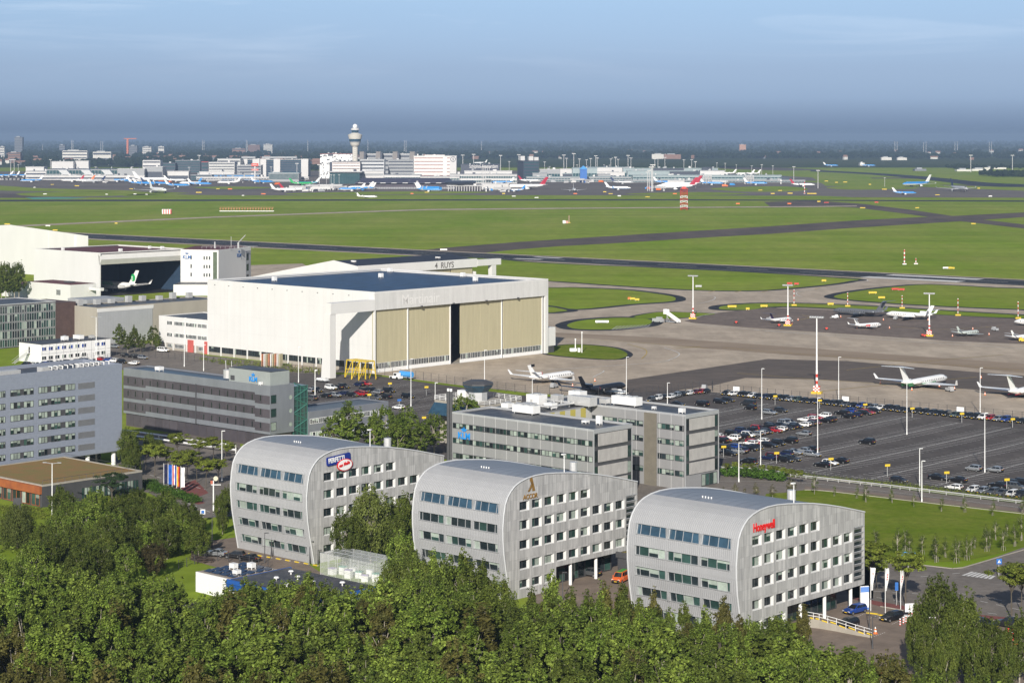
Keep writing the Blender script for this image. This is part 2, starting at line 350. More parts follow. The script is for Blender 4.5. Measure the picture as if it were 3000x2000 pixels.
sheet('office_car_park', region('F', [(-120, 880), (340, 690), (640, 740), (1000, 840), (2300, 930), (2300, 1570), (600, 1570), (300, 1300), (-120, 1200)]), 0.036, pavem)
sheet('cycle_path', region('F', [(340, 690), (640, 770), (1100, 850), (2300, 960), (2300, 915), (1100, 800), (640, 720), (350, 670)]), 0.042, redpave)
sheet('red_pavement', region('A', [(1020, 400), (1180, 340), (1260, 420), (1180, 450), (1240, 480), (1200, 490), (1060, 450)]), 0.04, redpave)
sheet('park_lawn', loopc(region('E', [(560, 800), (700, 760), (800, 745), (1000, 750), (1300, 775), (1700, 835), (2100, 885), (2420, 915), (2420, 1090), (2250, 1160), (1980, 1219), (1800, 1234), (1560, 1215), (1280, 1190), (900, 1140)]), 3), 0.05, lawnm)
sheet('office_forecourt', region('E', [(180, 600), (420, 590), (640, 660), (840, 650), (840, 740), (690, 765), (560, 800), (180, 760)]), 0.03, roadm)
sheet('service_road', region('E', [(180, 640), (640, 640), (1000, 672), (1700, 758), (2420, 845), (2420, 905), (1700, 815), (1000, 735), (640, 720), (180, 720)]), 0.036, roadm)
sheet('near_footpath', region('E', [(840, 715), (1700, 795), (2420, 880), (2420, 905), (1700, 825), (1000, 745), (840, 735)]), 0.042, pavem)
# car parks
LA = math.radians(48.8); LVX, LVY = math.cos(LA), math.sin(LA); LUX, LUY = LVY, -LVX
LO = (78.0, 490.0)
def lot(u, v): return (LO[0] + u*LUX + v*LVX, LO[1] + u*LUY + v*LVY)
def lotuv(p): return ((p[0]-LO[0])*LUX + (p[1]-LO[1])*LUY, (p[0]-LO[0])*LVX + (p[1]-LO[1])*LVY)
sheet('long_stay_car_park', [lot(-140, 85), lot(-128, 94), lot(-118, 103.5), lot(10, 109), lot(60, 110), lot(60, -7), lot(0, -9), lot(-26, -16), lot(-70, -10), lot(-120, 40)], 0.06, lotm)
sheet('staff_car_park', region('S', [(840, 1092), (1097, 1100), (1225, 1118), (1523, 1158), (1845, 1172), (1860, 1230), (1700, 1330), (1300, 1345), (900, 1280), (840, 1200)]), 0.064, lotm)
mk = MB(); ZL = 0.08
LINES = [(-82, 56, 92), (-65.7, 36, 92), (-50, 20, 92), (-36.2, -2, 94), (-19.2, -8, 93), (-3.6, -6, 94), (12, -5, 94), (28, -4, 94), (44, -4, 94)]
for u, v0, v1 in LINES:
    ribbon(mk, [lot(u, v0), lot(u, v1)], 0.24, ZL)
    v = v0
    while v <= v1:
        ribbon(mk, [lot(u - 5.0, v), lot(u + 5.0, v)], 0.17, ZL); v += 2.45
v = -118
while v < 60:
    ribbon(mk, [lot(v, 98 + (v + 118)*0.03), lot(v, 103 + (v + 118)*0.03)], 0.11, ZL); v += 2.45
for i in range(42):
    ribbon(mk, [lot(-20 + 1.9*i, -3.5 - 0*i), lot(-20 + 1.9*i + .3, -8.2)], 0.10, ZL)
# staff car park bays
for k in range(5):
    c = gp('R5', 560 + 110*k, 1050 + 42*k)
    for i in range(-10, 12):
        ribbon(mk, [(c[0] + VX*2.45*i - UX*4.8, c[1] + VY*2.45*i - UY*4.8), (c[0] + VX*2.45*i + UX*4.8, c[1] + VY*2.45*i + UY*4.8)], 0.11, ZL)
    ribbon(mk, [(c[0] - VX*24, c[1] - VY*24), (c[0] + VX*26, c[1] + VY*26)], 0.14, ZL)
kind(mk.build('parking_bay_markings', linem), 'structure')
# runway, taxiways
def rw(x): return (722.2 + 0.0494*(x - 1000), 736.3 + 0.0504*(x - 1000))
xs = [-400, 0, 1000, 2000, 3000, 3500]
sheet('runway_shoulder', [gp('S', x, rw(x)[0] - 2.2) for x in xs] + [gp('S', x, rw(x)[1] + 2.5) for x in xs[::-1]], 0.06, taxim)
sheet('runway', [gp('S', x, rw(x)[0]) for x in xs] + [gp('S', x, rw(x)[1]) for x in xs[::-1]], 0.09, runm)
rm = MB()
mid = lambda x: (rw(x)[0] + rw(x)[1])/2
dashes(rm, gp('S', -300, mid(-300)), gp('S', 3400, mid(3400)), 30, 22, 0.8, 0.12)
for x0, y0, x1, y1, wd in ((1508, 757.6, 1587, 760.6, 6), (1568, 753, 1644, 757, 6), (2532, 811.5, 2816, 825.6, 11), (2606, 805.5, 2873, 819, 9)):
    ribbon(rm, [gp('S', x0, y0), gp('S', x1, y1)], wd, 0.125)
for dx in (0.14, 0.86):
    f = lambda x: rw(x)[0] + (rw(x)[1] - rw(x)[0])*dx
    ribbon(rm, [gp('S', -300, f(-300)), gp('S', 3400, f(3400))], 0.5, 0.12)
kind(rm.build('runway_markings', linem), 'structure')
sheet('old_runway', region('T2', [(480, 885), (700, 862), (1000, 838), (1230, 820), (1700, 790), (2352, 750)]) + region('T3', [(600, 713), (1200, 672), (1640, 650), (1900, 640), (2400, 615), (2400, 647), (1720, 690), (1150, 725), (600, 765), (0, 799)]) + region('T2', [(2000, 823), (1500, 850), (1200, 873), (980, 896), (760, 905)]), 0.05, oldm)
sheet('cross_taxiway', region('T3', [(560, 545), (900, 535), (1250, 560), (1560, 598), (1900, 648), (2420, 708), (2420, 736), (1900, 676), (1500, 622), (1200, 585), (1000, 575), (600, 575)]), 0.06, oldm)
sheet('perimeter_road', region('T1', [(0, 712), (600, 685), (1500, 645), (2352, 614)]) + region('T2', [(600, 594), (1500, 586), (2352, 580)]) + region('T3', [(900, 574), (1200, 570), (1200, 576), (900, 581)]) + region('T2', [(2352, 587), (1500, 593), (600, 602)]) + region('T1', [(2352, 622), (1500, 653), (600, 694), (0, 722)]), 0.07, taxim)
sheet('second_runway', region('T1', [(-300, 531), (2352, 528)]) + region('T2', [(2352, 527)]) + region('T3', [(1000, 531), (2500, 536), (2500, 545), (1000, 538)]) + region('T2', [(2352, 535)]) + region('T1', [(2352, 537), (-300, 543)]), 0.08, runm)
sheet('far_apron', region('S', [(-300, 503), (1000, 500), (2000, 500), (2380, 520), (2420, 545), (2700, 548), (3200, 566), (3200, 580), (2500, 578), (2400, 574), (1500, 572), (800, 575), (-300, 582)]), 0.06, farapm)
for k, pts in enumerate(([(-60, 545), (0, 544), (130, 552), (420, 560), (200, 562), (-60, 556)], [(60, 566), (300, 561), (560, 566), (300, 575), (100, 575)],
                         [(560, 549), (700, 547), (800, 550), (680, 555)], [(420, 569), (700, 573), (1200, 571), (1400, 572), (900, 577), (400, 578)], [(860, 566), (1200, 561), (1440, 563), (1300, 568), (900, 571)],
                         [(2080, 552), (2260, 546), (2360, 551), (2340, 560), (2180, 562)], [(2420, 549), (2560, 545), (2700, 552), (2500, 556)], [(2350, 530), (2560, 532), (2700, 537), (2600, 541), (2400, 536)], [(1830, 568), (2050, 563), (2200, 568), (2000, 573)])):
    sheet('grass_strip', loopc([gp('S', *p) for p in pts], 3), 0.09, grassm)
sheet('far_taxiway', curve(region('T3', [(880, 325), (1300, 345), (1700, 372), (2100, 412), (2420, 425)]), 3) + curve(region('T3', [(2420, 443), (2050, 436), (1700, 395), (1300, 357), (880, 335)]), 3), 0.06, runm)
sheet('far_taxi_loop', curve(region('T3', [(1300, 378), (1700, 380), (2100, 420)]), 3) + curve(region('T3', [(2060, 436), (1800, 432), (1800, 428), (2040, 424), (1700, 388), (1300, 384)]), 3), 0.055, oldm)
sheet('approach_taxiway', region('T3', [(250, 300), (700, 310), (1000, 325), (700, 330), (400, 322), (250, 315)]), 0.05, oldm)
sheet('green_threshold', region('T1', [(170, 515), (380, 513), (610, 517), (500, 523), (230, 527)]), 0.10, teal)
sheet('old_threshold', region('T1', [(-100, 483), (100, 490), (300, 508), (180, 518), (-100, 512)]), 0.08, oldm)
# near taxiways: one concrete sheet with grass islands on it
sheet('taxiway', region('R6', [(-1500, 30), (-1200, 20), (-1130, 60)]) + region('S', [(930, 806), (1350, 802)]) + region('R6', [(-100, 105), (0, 107), (300, 127), (700, 151), (1000, 156), (1200, 144), (1400, 124), (1520, 100), (1560, 94), (2450, 137), (2450, 840), (2000, 775), (1400, 700), (820, 660), (600, 665), (395, 690), (-100, 655)]) + region('R5', [(1225, 1000), (690, 930), (130, 905), (130, 860)]) + region('S', [(600, 900), (700, 830)]), 0.05, taxim)
ISL = [
    [(-420, -8), (0, 20), (500, 40), (1000, 64), (1500, 97), (1495, 106), (1400, 122), (1200, 142), (1000, 154), (700, 149), (300, 125), (0, 105), (-420, 90)],
    [(-400, 130), (0, 140), (150, 140), (400, 152), (600, 178), (638, 195), (600, 208), (400, 222), (150, 245), (0, 225), (-400, 200)],
    [(-200, 225), (0, 232), (60, 240), (105, 252), (60, 258), (0, 262), (-200, 255)],
    [(430, 283), (560, 260), (700, 262), (830, 268), (780, 276), (700, 285), (560, 292)],
    [(110, 318), (180, 300), (330, 288), (480, 290), (520, 303), (500, 322), (420, 335), (300, 345), (160, 343), (110, 332)],
    [(850, 240), (890, 227), (1100, 216), (1500, 226), (2000, 256), (2352, 276), (2420, 284), (2352, 290), (1900, 270), (1500, 245), (1150, 232), (1000, 248), (880, 247)],
    [(1420, 180), (1480, 165), (1600, 148), (1750, 132), (1900, 125), (2200, 140), (2450, 155), (2450, 250), (2352, 246), (2000, 232), (1700, 215), (1500, 199), (1430, 190)],
    [(0, 455), (60, 425), (180, 420), (330, 435), (395, 460), (390, 480), (330, 492), (180, 485), (30, 470)]]
for k, pts in enumerate(ISL):
    P = region('R6', pts)
    lp = loopc(P, 4); n = len(lp); big = []
    ar = sum(lp[i][0]*lp[(i+1) % n][1] - lp[(i+1) % n][0]*lp[i][1] for i in range(n)); sg = 1 if ar > 0 else -1
    for i in range(n):
        dx, dy = lp[(i+1) % n][0] - lp[i-1][0], lp[(i+1) % n][1] - lp[i-1][1]; l = math.hypot(dx, dy) or 1
        o = 5.0 if k not in (3, 7) else 2.0
        big.append((lp[i][0] + sg*dy/l*o, lp[i][1] - sg*dx/l*o))
    sheet('taxiway_shoulder', big, 0.065 + 0.0015*k, runm)
    sheet('grass_island', lp, 0.085 + 0.0015*k, lawnm if k == 7 else grassm)
sheet('brown_apron', region('R6', [(680, 302), (850, 262), (1100, 238), (1500, 252), (2000, 277), (2450, 300), (2450, 420), (2000, 402), (1500, 368), (1000, 336), (720, 312)]), 0.075, standm)
sheet('dark_apron', region('R6', [(395, 655), (400, 592), (1090, 490), (1480, 500), (2000, 545), (2450, 580), (2450, 700), (2100, 640), (1700, 612), (1330, 590), (980, 583), (830, 618), (600, 650)]), 0.07, darkap)
sheet('worn_taxi_track', curve(region('R6', [(30, 360), (300, 372), (700, 395), (1200, 430), (1800, 475), (2450, 520)]), 3) + curve(region('R6', [(2450, 570), (1800, 508), (1200, 470), (700, 430), (300, 395), (30, 380)]), 3), 0.067, mat('worn_concrete', (0.235, 0.18, 0.13), 0.9, col2=(0.33, 0.265, 0.20), spec=0.12, scale=0.03, detail=11, stretch=(0.4, 1, 1)))
ym = MB()
for r, pts in (('R6', [(400, 418), (480, 440), (495, 462), (470, 490)]), ('R6', [(870, 435), (1300, 470), (2000, 520), (2450, 556)]), ('R6', [(940, 560), (1240, 585), (1600, 610), (2050, 640)]), ('R6', [(0, 385), (350, 402), (800, 440)]),
               ('R6', [(1240, 300), (1300, 285), (1260, 275)]), ('R6', [(1700, 330), (1950, 345), (2230, 330)]), ('R6', [(1480, 545), (1900, 500), (2250, 470)]), ('R6', [(1350, 650), (1700, 615), (2120, 580)]), ('R6', [(640, 440), (760, 430), (620, 436)])):
    ribbon(ym, curve(region(r, pts), 6), 0.35, 0.14)
for k in range(9):
    x = 690 + 95*k; p = gp('R6', x, 262 - 0*k); 
for k in range(5): ribbon(ym, region('R6', [(800 + 130*k, 160 + (2 if k < 3 else -6*(k-2))), (830 + 130*k, 153 + (2 if k < 3 else -6*(k-2)))]), 0.6, 0.14)
kind(ym.build('taxi_line_markings', yelm), 'structure')
wm = MB()
for r, pts in (('R6', [(580, 435), (640, 455), (655, 470), (620, 490), (520, 510), (0, 545)]), ('R6', [(760, 178), (820, 182), (832, 192), (800, 208), (740, 218)]), ('R6', [(1560, 96), (1583, 103), (1560, 112), (1400, 140), (1250, 158), (1235, 175), (1260, 185)]), ('R6', [(230, 580), (280, 555), (282, 548)]), ('R6', [(690, 315), (1000, 345), (1500, 385), (2000, 418), (2450, 445)]), ('R6', [(690, 300), (760, 280), (840, 262)]), ('R6', [(1020, 348), (1500, 375), (2000, 405), (2450, 430)])):
    ribbon(wm, curve(region(r, pts), 5), 0.4, 0.14)
for k in range(10): ribbon(wm, region('R6', [(325 + 18*k, 346 - k), (350 + 18*k, 330 - k*.8)]), 0.35, 0.14)
ribbon(wm, region('R6', [(322, 347), (510, 334)]), 0.3, 0.145); ribbon(wm, region('R6', [(345, 330), (520, 320)]), 0.3, 0.145)
# street markings
for k in range(7): ribbon(wm, region('F', [(1500 + 46*k, 447 + 6*k), (1605 + 37*k, 408 + 7*k)]), 0.55, 0.05)
for a, b in (((600, 675), (1100, 760)), ((560, 610), (1250, 650)), ((1280, 600), (2100, 740)), ((1360, 640), (2200, 830)), ((1150, 760), (2100, 880)), ((1060, 460), (1480, 420))):
    p, q = gp('F', *a), gp('F', *b); dashes(wm, p, q, 1.6, 1.8, 0.16, 0.05)
for a, b in (((375, 888), (480, 840)), ((500, 905), (620, 860)), ((760, 955), (870, 905)), ((570, 1085), (690, 1040)), ((330, 1020), (420, 990)), ((100, 990), (180, 950))):
    dashes(wm, gp('F', *a), gp('F', *b), 0.4, 0.25, 0.12, 0.05)
for a, b in (((860, 300), (1240, 400)), ((820, 330), (1100, 420)), ((1130, 480), (1330, 560))):
    dashes(wm, gp('A', *a), gp('A', *b), 2.0, 1.6, 0.2, 0.05)
ribbon(wm, region('E', [(180, 678), (640, 680), (1000, 705), (1700, 786), (2420, 872)]), 0.12, 0.055)
kind(wm.build('white_pavement_markings', linem), 'structure')
# kerbs
kb = MB()
def kerb(pts, h=0.12, wd=0.25):
    for p, q in zip(pts, pts[1:]):
        dx, dy = q[0]-p[0], q[1]-p[1]; l = math.hypot(dx, dy); kb.bx(((p[0]+q[0])/2, (p[1]+q[1])/2, h/2 + 0.05), (l, wd, h), 0, math.atan2(dy, dx))
kerb(curve(region('E', [(840, 742), (1000, 750), (1700, 832), (2400, 912)]), 3)); kerb(region('F', [(540, 255), (1040, 337), (1390, 377), (1500, 368), (2138, 180)]))
kerb(region('F', [(640, 772), (1100, 852), (2300, 962)])); kerb(region('E', [(850, 655), (1700, 740), (2400, 830)]))
kind(kb.build('kerb', conc), 'structure')
# ================================================================== BUILDINGS
def vv(r, x, P, py=None):
    k = (sp(r, x, 0)[0] - 1500)/FP; return (k*P[1] - P[0])/(VX - k*VY)
def uu(r, x, P):
    k = (sp(r, x, 0)[0] - 1500)/FP; return (k*P[1] - P[0])/(UX - k*UY)
def face(fc, c):
    if fc == 'x': return lambda a, d, z: (c + d, a, z)
    return lambda a, d, z: (a, c - d, z)
def fbox(b, P, a0, a1, d0, d1, z0, z1, m=0):
    vs = [P(a, d, z) for z in (z0, z1) for a, d in ((a0, d0), (a1, d0), (a1, d1), (a0, d1))]
    b.add(vs, [(0, 3, 2, 1), (4, 5, 6, 7), (0, 1, 5, 4), (1, 2, 6, 5), (2, 3, 7, 6), (3, 0, 4, 7)], m)
rw_ = random.Random(11)
def window(par, fc, c, a0, a1, z0, z1, n=2, fr=0.08, gl=(glass,), frame=whitep, pb=0.3, name='window', proud=0.09, sill=0.0):
    """a window: frame, mullions and panes; some panes have a blind down"""
    P = face(fc, c); b = MB(); w_ = (a1 - a0)/n
    fbox(b, P, a0, a1, 0, proud, z0, z0 + fr); fbox(b, P, a0, a1, 0, proud, z1 - fr, z1)
    for i in range(n + 1):
        a = a0 + w_*i; lo = max(a0, a - fr/2); hi = min(a1, a + fr/2); fbox(b, P, lo, hi, 0, proud - .004, z0 + fr, z1 - fr)
    if sill: fbox(b, P, a0 - .1, a1 + .1, 0, proud + sill, z0 - .12, z0)
    for i in range(n):
        a = a0 + w_*i + fr/2; e = a0 + w_*(i+1) - fr/2; lo = z0 + fr; hi = z1 - fr; d_ = .02
        k = rw_.random(); g1 = 1 + rw_.randrange(len(gl))
        if k < pb:
            h = hi - (hi - lo)*rw_.choice((1, 1, .6, .35))
            b.quad(P(a, d_, h), P(e, d_, h), P(e, d_, hi), P(a, d_, hi), len(gl) + 1)
            if h > lo + .05: b.quad(P(a, d_, lo), P(e, d_, lo), P(e, d_, h), P(a, d_, h), g1)
        else: b.quad(P(a, d_, lo), P(e, d_, lo), P(e, d_, hi), P(a, d_, hi), g1)
    if fc == 'y' or True:
        pass
    return b.build(name, [frame, *gl, blind], par)
def slab(par, name, m, x0, x1, y0, y1, z0, z1): return MB().box(x0, x1, y0, y1, z0, z1).build(name, m, par)
def parapet(par, x0, x1, y0, y1, z0, z1, m, t=0.35, name='parapet'):
    b = MB(); b.box(x0, x1, y0, y0 + t, z0, z1); b.box(x0, x1, y1 - t, y1, z0, z1); b.box(x0, x0 + t, y0 + t, y1 - t, z0, z1); b.box(x1 - t, x1, y0 + t, y1 - t, z0, z1)
    return b.build(name, m, par)
def flatroof(par, x0, x1, y0, y1, z, m=roofd, up=0.5, pm=lgrey, t=0.35):
    slab(par, 'roof', m, x0 + t, x1 - t, y0 + t, y1 - t, z - .3, z + .02); parapet(par, x0, x1, y0, y1, z, z + up, pm, t)
def crown(par, fc, c, a, z, s, m, name='logo'):
    """the crown over the three letters: a band, five balls, a small cross"""
    P = face(fc, c); b = MB()
    def disc(ca, cz, ra, rz_, n=10):
        f = [P(ca + ra*math.cos(2*PI*i/n), .12, cz + rz_*math.sin(2*PI*i/n)) for i in range(n)]; k = [P(ca + ra*math.cos(2*PI*i/n), 0, cz + rz_*math.sin(2*PI*i/n)) for i in range(n)]
        b.add(f + k, [tuple(range(n))] + [(i, n + i, n + (i+1) % n, (i+1) % n) for i in range(n)])
    fbox(b, P, a - .55*s, a + .55*s, 0, .12, z, z + .16*s)
    for q in (-.8, -.42, 0, .42, .8): disc(a + q*s, z + (.62 - .16*abs(q))*s, .14*s, .14*s)
    for q in (-.6, -.2, .2, .6): disc(a + q*s, z + .34*s, .13*s, .2*s)
    fbox(b, P, a - .06*s, a + .06*s, 0, .12, z + .7*s, z + 1.05*s); fbox(b, P, a - .17*s, a + .17*s, 0, .118, z + .84*s, z + .95*s)
    return b.build(name, m, par)
def logo(par, fc, c, a, z, s, m=logoblue):
    """crown and the letters K L M below it; s = letter height"""
    crown(par, fc, c, a, z + s*1.12, s*.62, m)
    text('KLM', s*1.36, m, par, (c + .06, a, z) if fc == 'x' else (a, c - .06, z), ONX if fc == 'x' else ONY, 'logo_lettering', .06, s*.03, align='CENTER')
roofunit_n = 0
def roofbox(par, x, y, z, sx, sy, sz, m=lgrey, name='rooftop_unit', fans=0, legs=.3):
    b = MB(); b.box(x - sx/2, x + sx/2, y - sy/2, y + sy/2, z + legs, z + sz)
    for i in (-1, 1):
        for j in (-1, 1): b.box(x + i*sx*.42 - .06, x + i*sx*.42 + .06, y + j*sy*.42 - .06, y + j*sy*.42 + .06, z, z + legs)
    for i in range(fans):
        q = x - sx/2 + sx*(i + .5)/fans; b.tube((q, y, z + sz), (q, y, z + sz + .25), sy*.33, sy*.33, 12, 1)
    b.box(x - sx/2 - .02, x - sx/2, y - sy*.4, y + sy*.4, z + legs + .15, z + sz - .15, 1)
    return b.build(name, [m, greyp], par)
# ---------------------------------------------------------------- three rounded office blocks
PROF = [(2.0, 0), (1.58, 2.09), (1.3, 3.41), (0.87, 5.4), (0.41, 8.02), (0.16, 10.6), (0.12, 12.71), (0.34, 14.81), (0.72, 16.7), (1.3, 17.85), (2.12, 18.79), (3.19, 19.6),
        (4.45, 20.13), (6.27, 20.58), (8.46, 20.80), (11.05, 20.80), (14.05, 20.56), (17.47, 20.17), (21.33, 19.67), (25.26, 18.93), (29.25, 18.06), (33.32, 17.06), (36.62, 16.23)]
ribm = mat('ribbed_aluminium', (0.345, 0.35, 0.36), 0.45, 0.1, spec=.3, var=0.10, scale=0.18, stretch=(1, 1, 0.4))
sroof = mat('seamed_roof_metal', (0.22, 0.245, 0.285), 0.5, 0.0, var=0.12, scale=0.15, stretch=(2, .5, 1))
def stonemat():
    m = mat('weathered_panel', (0.47, 0.465, 0.455), 0.75, col2=(0.30, 0.30, 0.30), scale=1.3, stretch=(1, 1.6, 0.10), detail=8, lo=.38, hi=.66)
    t = m.node_tree; b = t.nodes['Principled BSDF']; last = b.inputs['Base Color'].links[0].from_socket
    c = t.nodes.new('ShaderNodeTexCoord'); mp_ = t.nodes.new('ShaderNodeMapping'); mp_.inputs['Rotation'].default_value = (0, PI/2, 0)
    sx = t.nodes.new('ShaderNodeSeparateXYZ'); cx = t.nodes.new('ShaderNodeCombineXYZ')
    t.links.new(c.outputs['Object'], sx.inputs[0]); t.links.new(sx.outputs[1], cx.inputs[0]); t.links.new(sx.outputs[2], cx.inputs[1])
    bk = t.nodes.new('ShaderNodeTexBrick'); t.links.new(cx.outputs[0], bk.inputs[0])
    bk.inputs['Scale'].default_value = 1; bk.inputs['Brick Width'].default_value = 1.08; bk.inputs['Row Height'].default_value = 1.72; bk.inputs['Mortar Size'].default_value = .012
    bk.inputs['Color1'].default_value = (.80, .80, .80, 1); bk.inputs['Color2'].default_value = (1.06, 1.06, 1.06, 1); bk.inputs['Mortar'].default_value = (.62, .62, .62, 1)
    mx = t.nodes.new('ShaderNodeMix'); mx.data_type = 'RGBA'; mx.blend_type = 'MULTIPLY'; mx.inputs[0].default_value = 1
    t.links.new(last, mx.inputs[6]); t.links.new(bk.outputs[0], mx.inputs[7]); t.links.new(mx.outputs[2], b.inputs['Base Color']); return m
stone = stonemat()
def prof_y(z):
    for (y0, z0), (y1, z1) in zip(PROF[:12], PROF[1:13]):
        if z0 <= z <= z1: return y0 + (y1 - y0)*(z - z0)/(z1 - z0)
    return 0
def subpoly(pts, rects, x, name, m, par, flip=False):
    loops = [[Vector((p[0], p[1], 0)) for p in pts]] + [[Vector((a0, z0, 0)), Vector((a1, z0, 0)), Vector((a1, z1, 0)), Vector((a0, z1, 0))] for a0, a1, z0, z1 in rects]
    flat = [p for l in loops for p in l]; b = MB()
    fs = []
    for t in tessellate_polygon(loops):
        p, q, r = (flat[i] for i in t)
        fs.append(t if (q.x-p.x)*(r.y-p.y) - (r.x-p.x)*(q.y-p.y) > 0 else (t[0], t[2], t[1]))
    b.add([(x, p.x, p.y) for p in flat], fs)
    for a0, a1, z0, z1 in rects:            # reveals
        q = [(a0, z0), (a1, z0), (a1, z1), (a0, z1)]
        for i in range(4):
            (ya, za), (yb, zb) = q[i], q[(i+1) % 4]; b.quad((x, ya, za), (x, yb, zb), (x - .42, yb, zb), (x - .42, ya, za))
    return b.build(name, m, par)
ROWS = [(1.7, 3.2), (5.05, 6.55), (8.4, 9.9), (11.75, 13.25), (15.1, 16.75)]
STR = [(-20.43, -14.14, (.35, .9, .9, .7)), (-13.75, -7.46, (.6, .8, .95, .8)), (-7.07, -1.18, (.65, .9, .95, .35))]
def rounded_block(loc, label, seed, full=True):
    R = random.Random(seed); t = thing('rounded_office_block', label, 'office building', loc, GR, 'rounded metal clad office blocks')
    Wd = 22.0
    # skin: ribbed sheet swept along the profile, window strips left open
    pts = []
    for (y0, z0), (y1, z1) in zip(PROF, PROF[1:]):
        pts.append((y0, z0))
        if y0 < 3 and z1 < 18: pts += [(y0 + (y1-y0)*(z-z0)/(z1-z0), z) for zz in ROWS for z in zz if z0 < z < z1]
    pts.append(PROF[-1]); n = len(pts); nr = []
    for i in range(n):
        a = pts[max(0, i-1)]; c = pts[min(n-1, i+1)]; dy, dz_ = c[0]-a[0], c[1]-a[1]; l = math.hypot(dy, dz_); nr.append((-dz_/l, dy/l))
    kr = next(i for i in range(n) if pts[i][0] > 6 and pts[i][1] > 18)
    NR = 56; pw = Wd/NR; b = MB()
    for i in range(kr):
        zm = (pts[i][1] + pts[i+1][1])/2; row = next((k for k, (a, c) in enumerate(ROWS) if a <= zm <= c and pts[i][0] < 3), None)
        for j in range(NR):
            x0 = -Wd + j*pw; xm = x0 + pw/2
            if row is not None and any(s0 <= xm <= s1 for s0, s1, _ in STR): continue
            q = [(0, 0), (.34, 0), (.5, .085), (.84, .085), (1, 0)]
            for (u0, d0), (u1, d1) in zip(q, q[1:]):
                P = lambda u, d_, k: (x0 + u*pw, pts[k][0] + nr[k][0]*d_, pts[k][1] + nr[k][1]*d_)
                b.quad(P(u0, d0, i), P(u1, d1, i), P(u1, d1, i+1), P(u0, d0, i+1))
    b.build('ribbed_cladding', ribm, t)
    b = MB()
    for i in range(kr, n - 1):
        for j in range(11):
            x0 = -Wd + 2*j; b.quad((x0, *pts[i]), (x0 + 2, *pts[i]), (x0 + 2, *pts[i+1]), (x0, *pts[i+1]))
            b.quad((x0 + .96, pts[i][0], pts[i][1] + .05), (x0 + 1.04, pts[i][0], pts[i][1] + .05), (x0 + 1.04, pts[i+1][0], pts[i+1][1] + .05), (x0 + .96, pts[i+1][0], pts[i+1][1] + .05))
    b.build('roof', sroof, t)
    for x in (.04, -Wd - .04):
        MB().path([(x, p[0] - .03, p[1] + .05) for p in pts], .14, 6).build('edge_trim', mat('trim_grey', (.58, .59, .60), .45, .1, var=.08), t)
    # window strips
    for k, (z0, z1) in enumerate(ROWS):
        ya, yb = prof_y(z0) + .16, prof_y(z1) + .16
        gset = [glassb] if k == 4 else [glass, glass, glassg]
        for s0, s1, ws in STR:
            g = MB(); f = MB(); tot = sum(ws); x = s0 + .04
            for q, wq in enumerate(ws):
                e = x + (s1 - s0 - .08)*wq/tot; kk = R.random(); m = 0 if k == 4 else R.choice((0, 0, 1))
                c = 0.0 if k == 4 and kk < .8 else R.choice((0, 0, 0, .35, .6, 1)) if kk < .7 else 0
                L2 = lambda t_: (ya + (yb-ya)*t_, z0 + (z1-z0)*t_)
                if c < 1: g.quad((x, *L2(0)), (e, *L2(0)), (e, *L2(1-c)), (x, *L2(1-c)), m)
                if c > 0: g.quad((x, *L2(1-c)), (e, *L2(1-c)), (e, *L2(1)), (x, *L2(1)), 2)
                f.add([(x-.04, L2(0)[0]-.07, z0), (x+.04, L2(0)[0]-.07, z0), (x+.04, L2(1)[0]-.07, z1), (x-.04, L2(1)[0]-.07, z1), (x-.04, L2(0)[0]+.02, z0), (x+.04, L2(0)[0]+.02, z0), (x+.04, L2(1)[0]+.02, z1), (x-.04, L2(1)[0]+.02, z1)],
                      [(0, 1, 2, 3), (0, 3, 7, 4), (1, 5, 6, 2)])
                x = e
            wo = g.build('window', [gset[0], glassg if k == 4 else gset[-1], blind], t)
            f.box(s0 - .04, s1 + .04, ya - .36, ya + .02, z0 - .05, z0 + .02); f.box(s0 - .02, s1 + .02, yb - .3, yb + .02, z1 - .03, z1 + .06)
            f.box(s0 - .05, s0, min(ya, yb) - .34, max(ya, yb) + .02, z0 - .06, z1); f.box(s1, s1 + .05, min(ya, yb) - .34, max(ya, yb) + .02, z0 - .06, z1)
            f.build('frame', lgrey, wo)
    # long side wall with deep windows
    outl = [(p[0], p[1]) for p in PROF] + [(36.62, 4.03), (13.98, 4.03), (13.9, 0)]
    rects = []
    rr = [(4.85, 6.5, 9, 0), (8.3, 10.0, 9, 0), (11.7, 13.45, 9, 0), (15.0, 16.7, 6, 0), (1.55, 3.15, 3, 0)]
    for z0, z1, m, _ in rr:
        for i in range(m): rects.append((4.38 + 3.245*i, 6.93 + 3.245*i, z0, z1))
    lr = (33.4, 36.3, 4.85, 14.1)
    subpoly(outl, rects + [lr], 0, 'side_wall', stone, t)
    for a0, a1, z0, z1 in rects:
        g = MB(); wv = a1 - a0; pn = [(a0 + .12, a0 + .12 + (wv - .57)*.45), (a0 + .2 + (wv - .57)*.45, a1 - .40)]
        for p0, p1 in pn:
            c = R.choice((0, 0, 0, 0, .4, 1)); zm = z1 - .1 - (z1 - z0 - .3)*c
            if c < 1: g.quad((-.40, p0, z0 + .22), (-.40, p1, z0 + .22), (-.40, p1, zm), (-.40, p0, zm), R.choice((0, 0, 1)))
            if c: g.quad((-.40, p0, zm), (-.40, p1, zm), (-.40, p1, z1 - .1), (-.40, p0, z1 - .1), 2)
        wo = g.build('window', [glass, glassg, blind], t)
        f = MB(); f.quad((-.41, a0, z0), (-.41, a1, z0), (-.41, a1, z1), (-.41, a0, z1), 1)
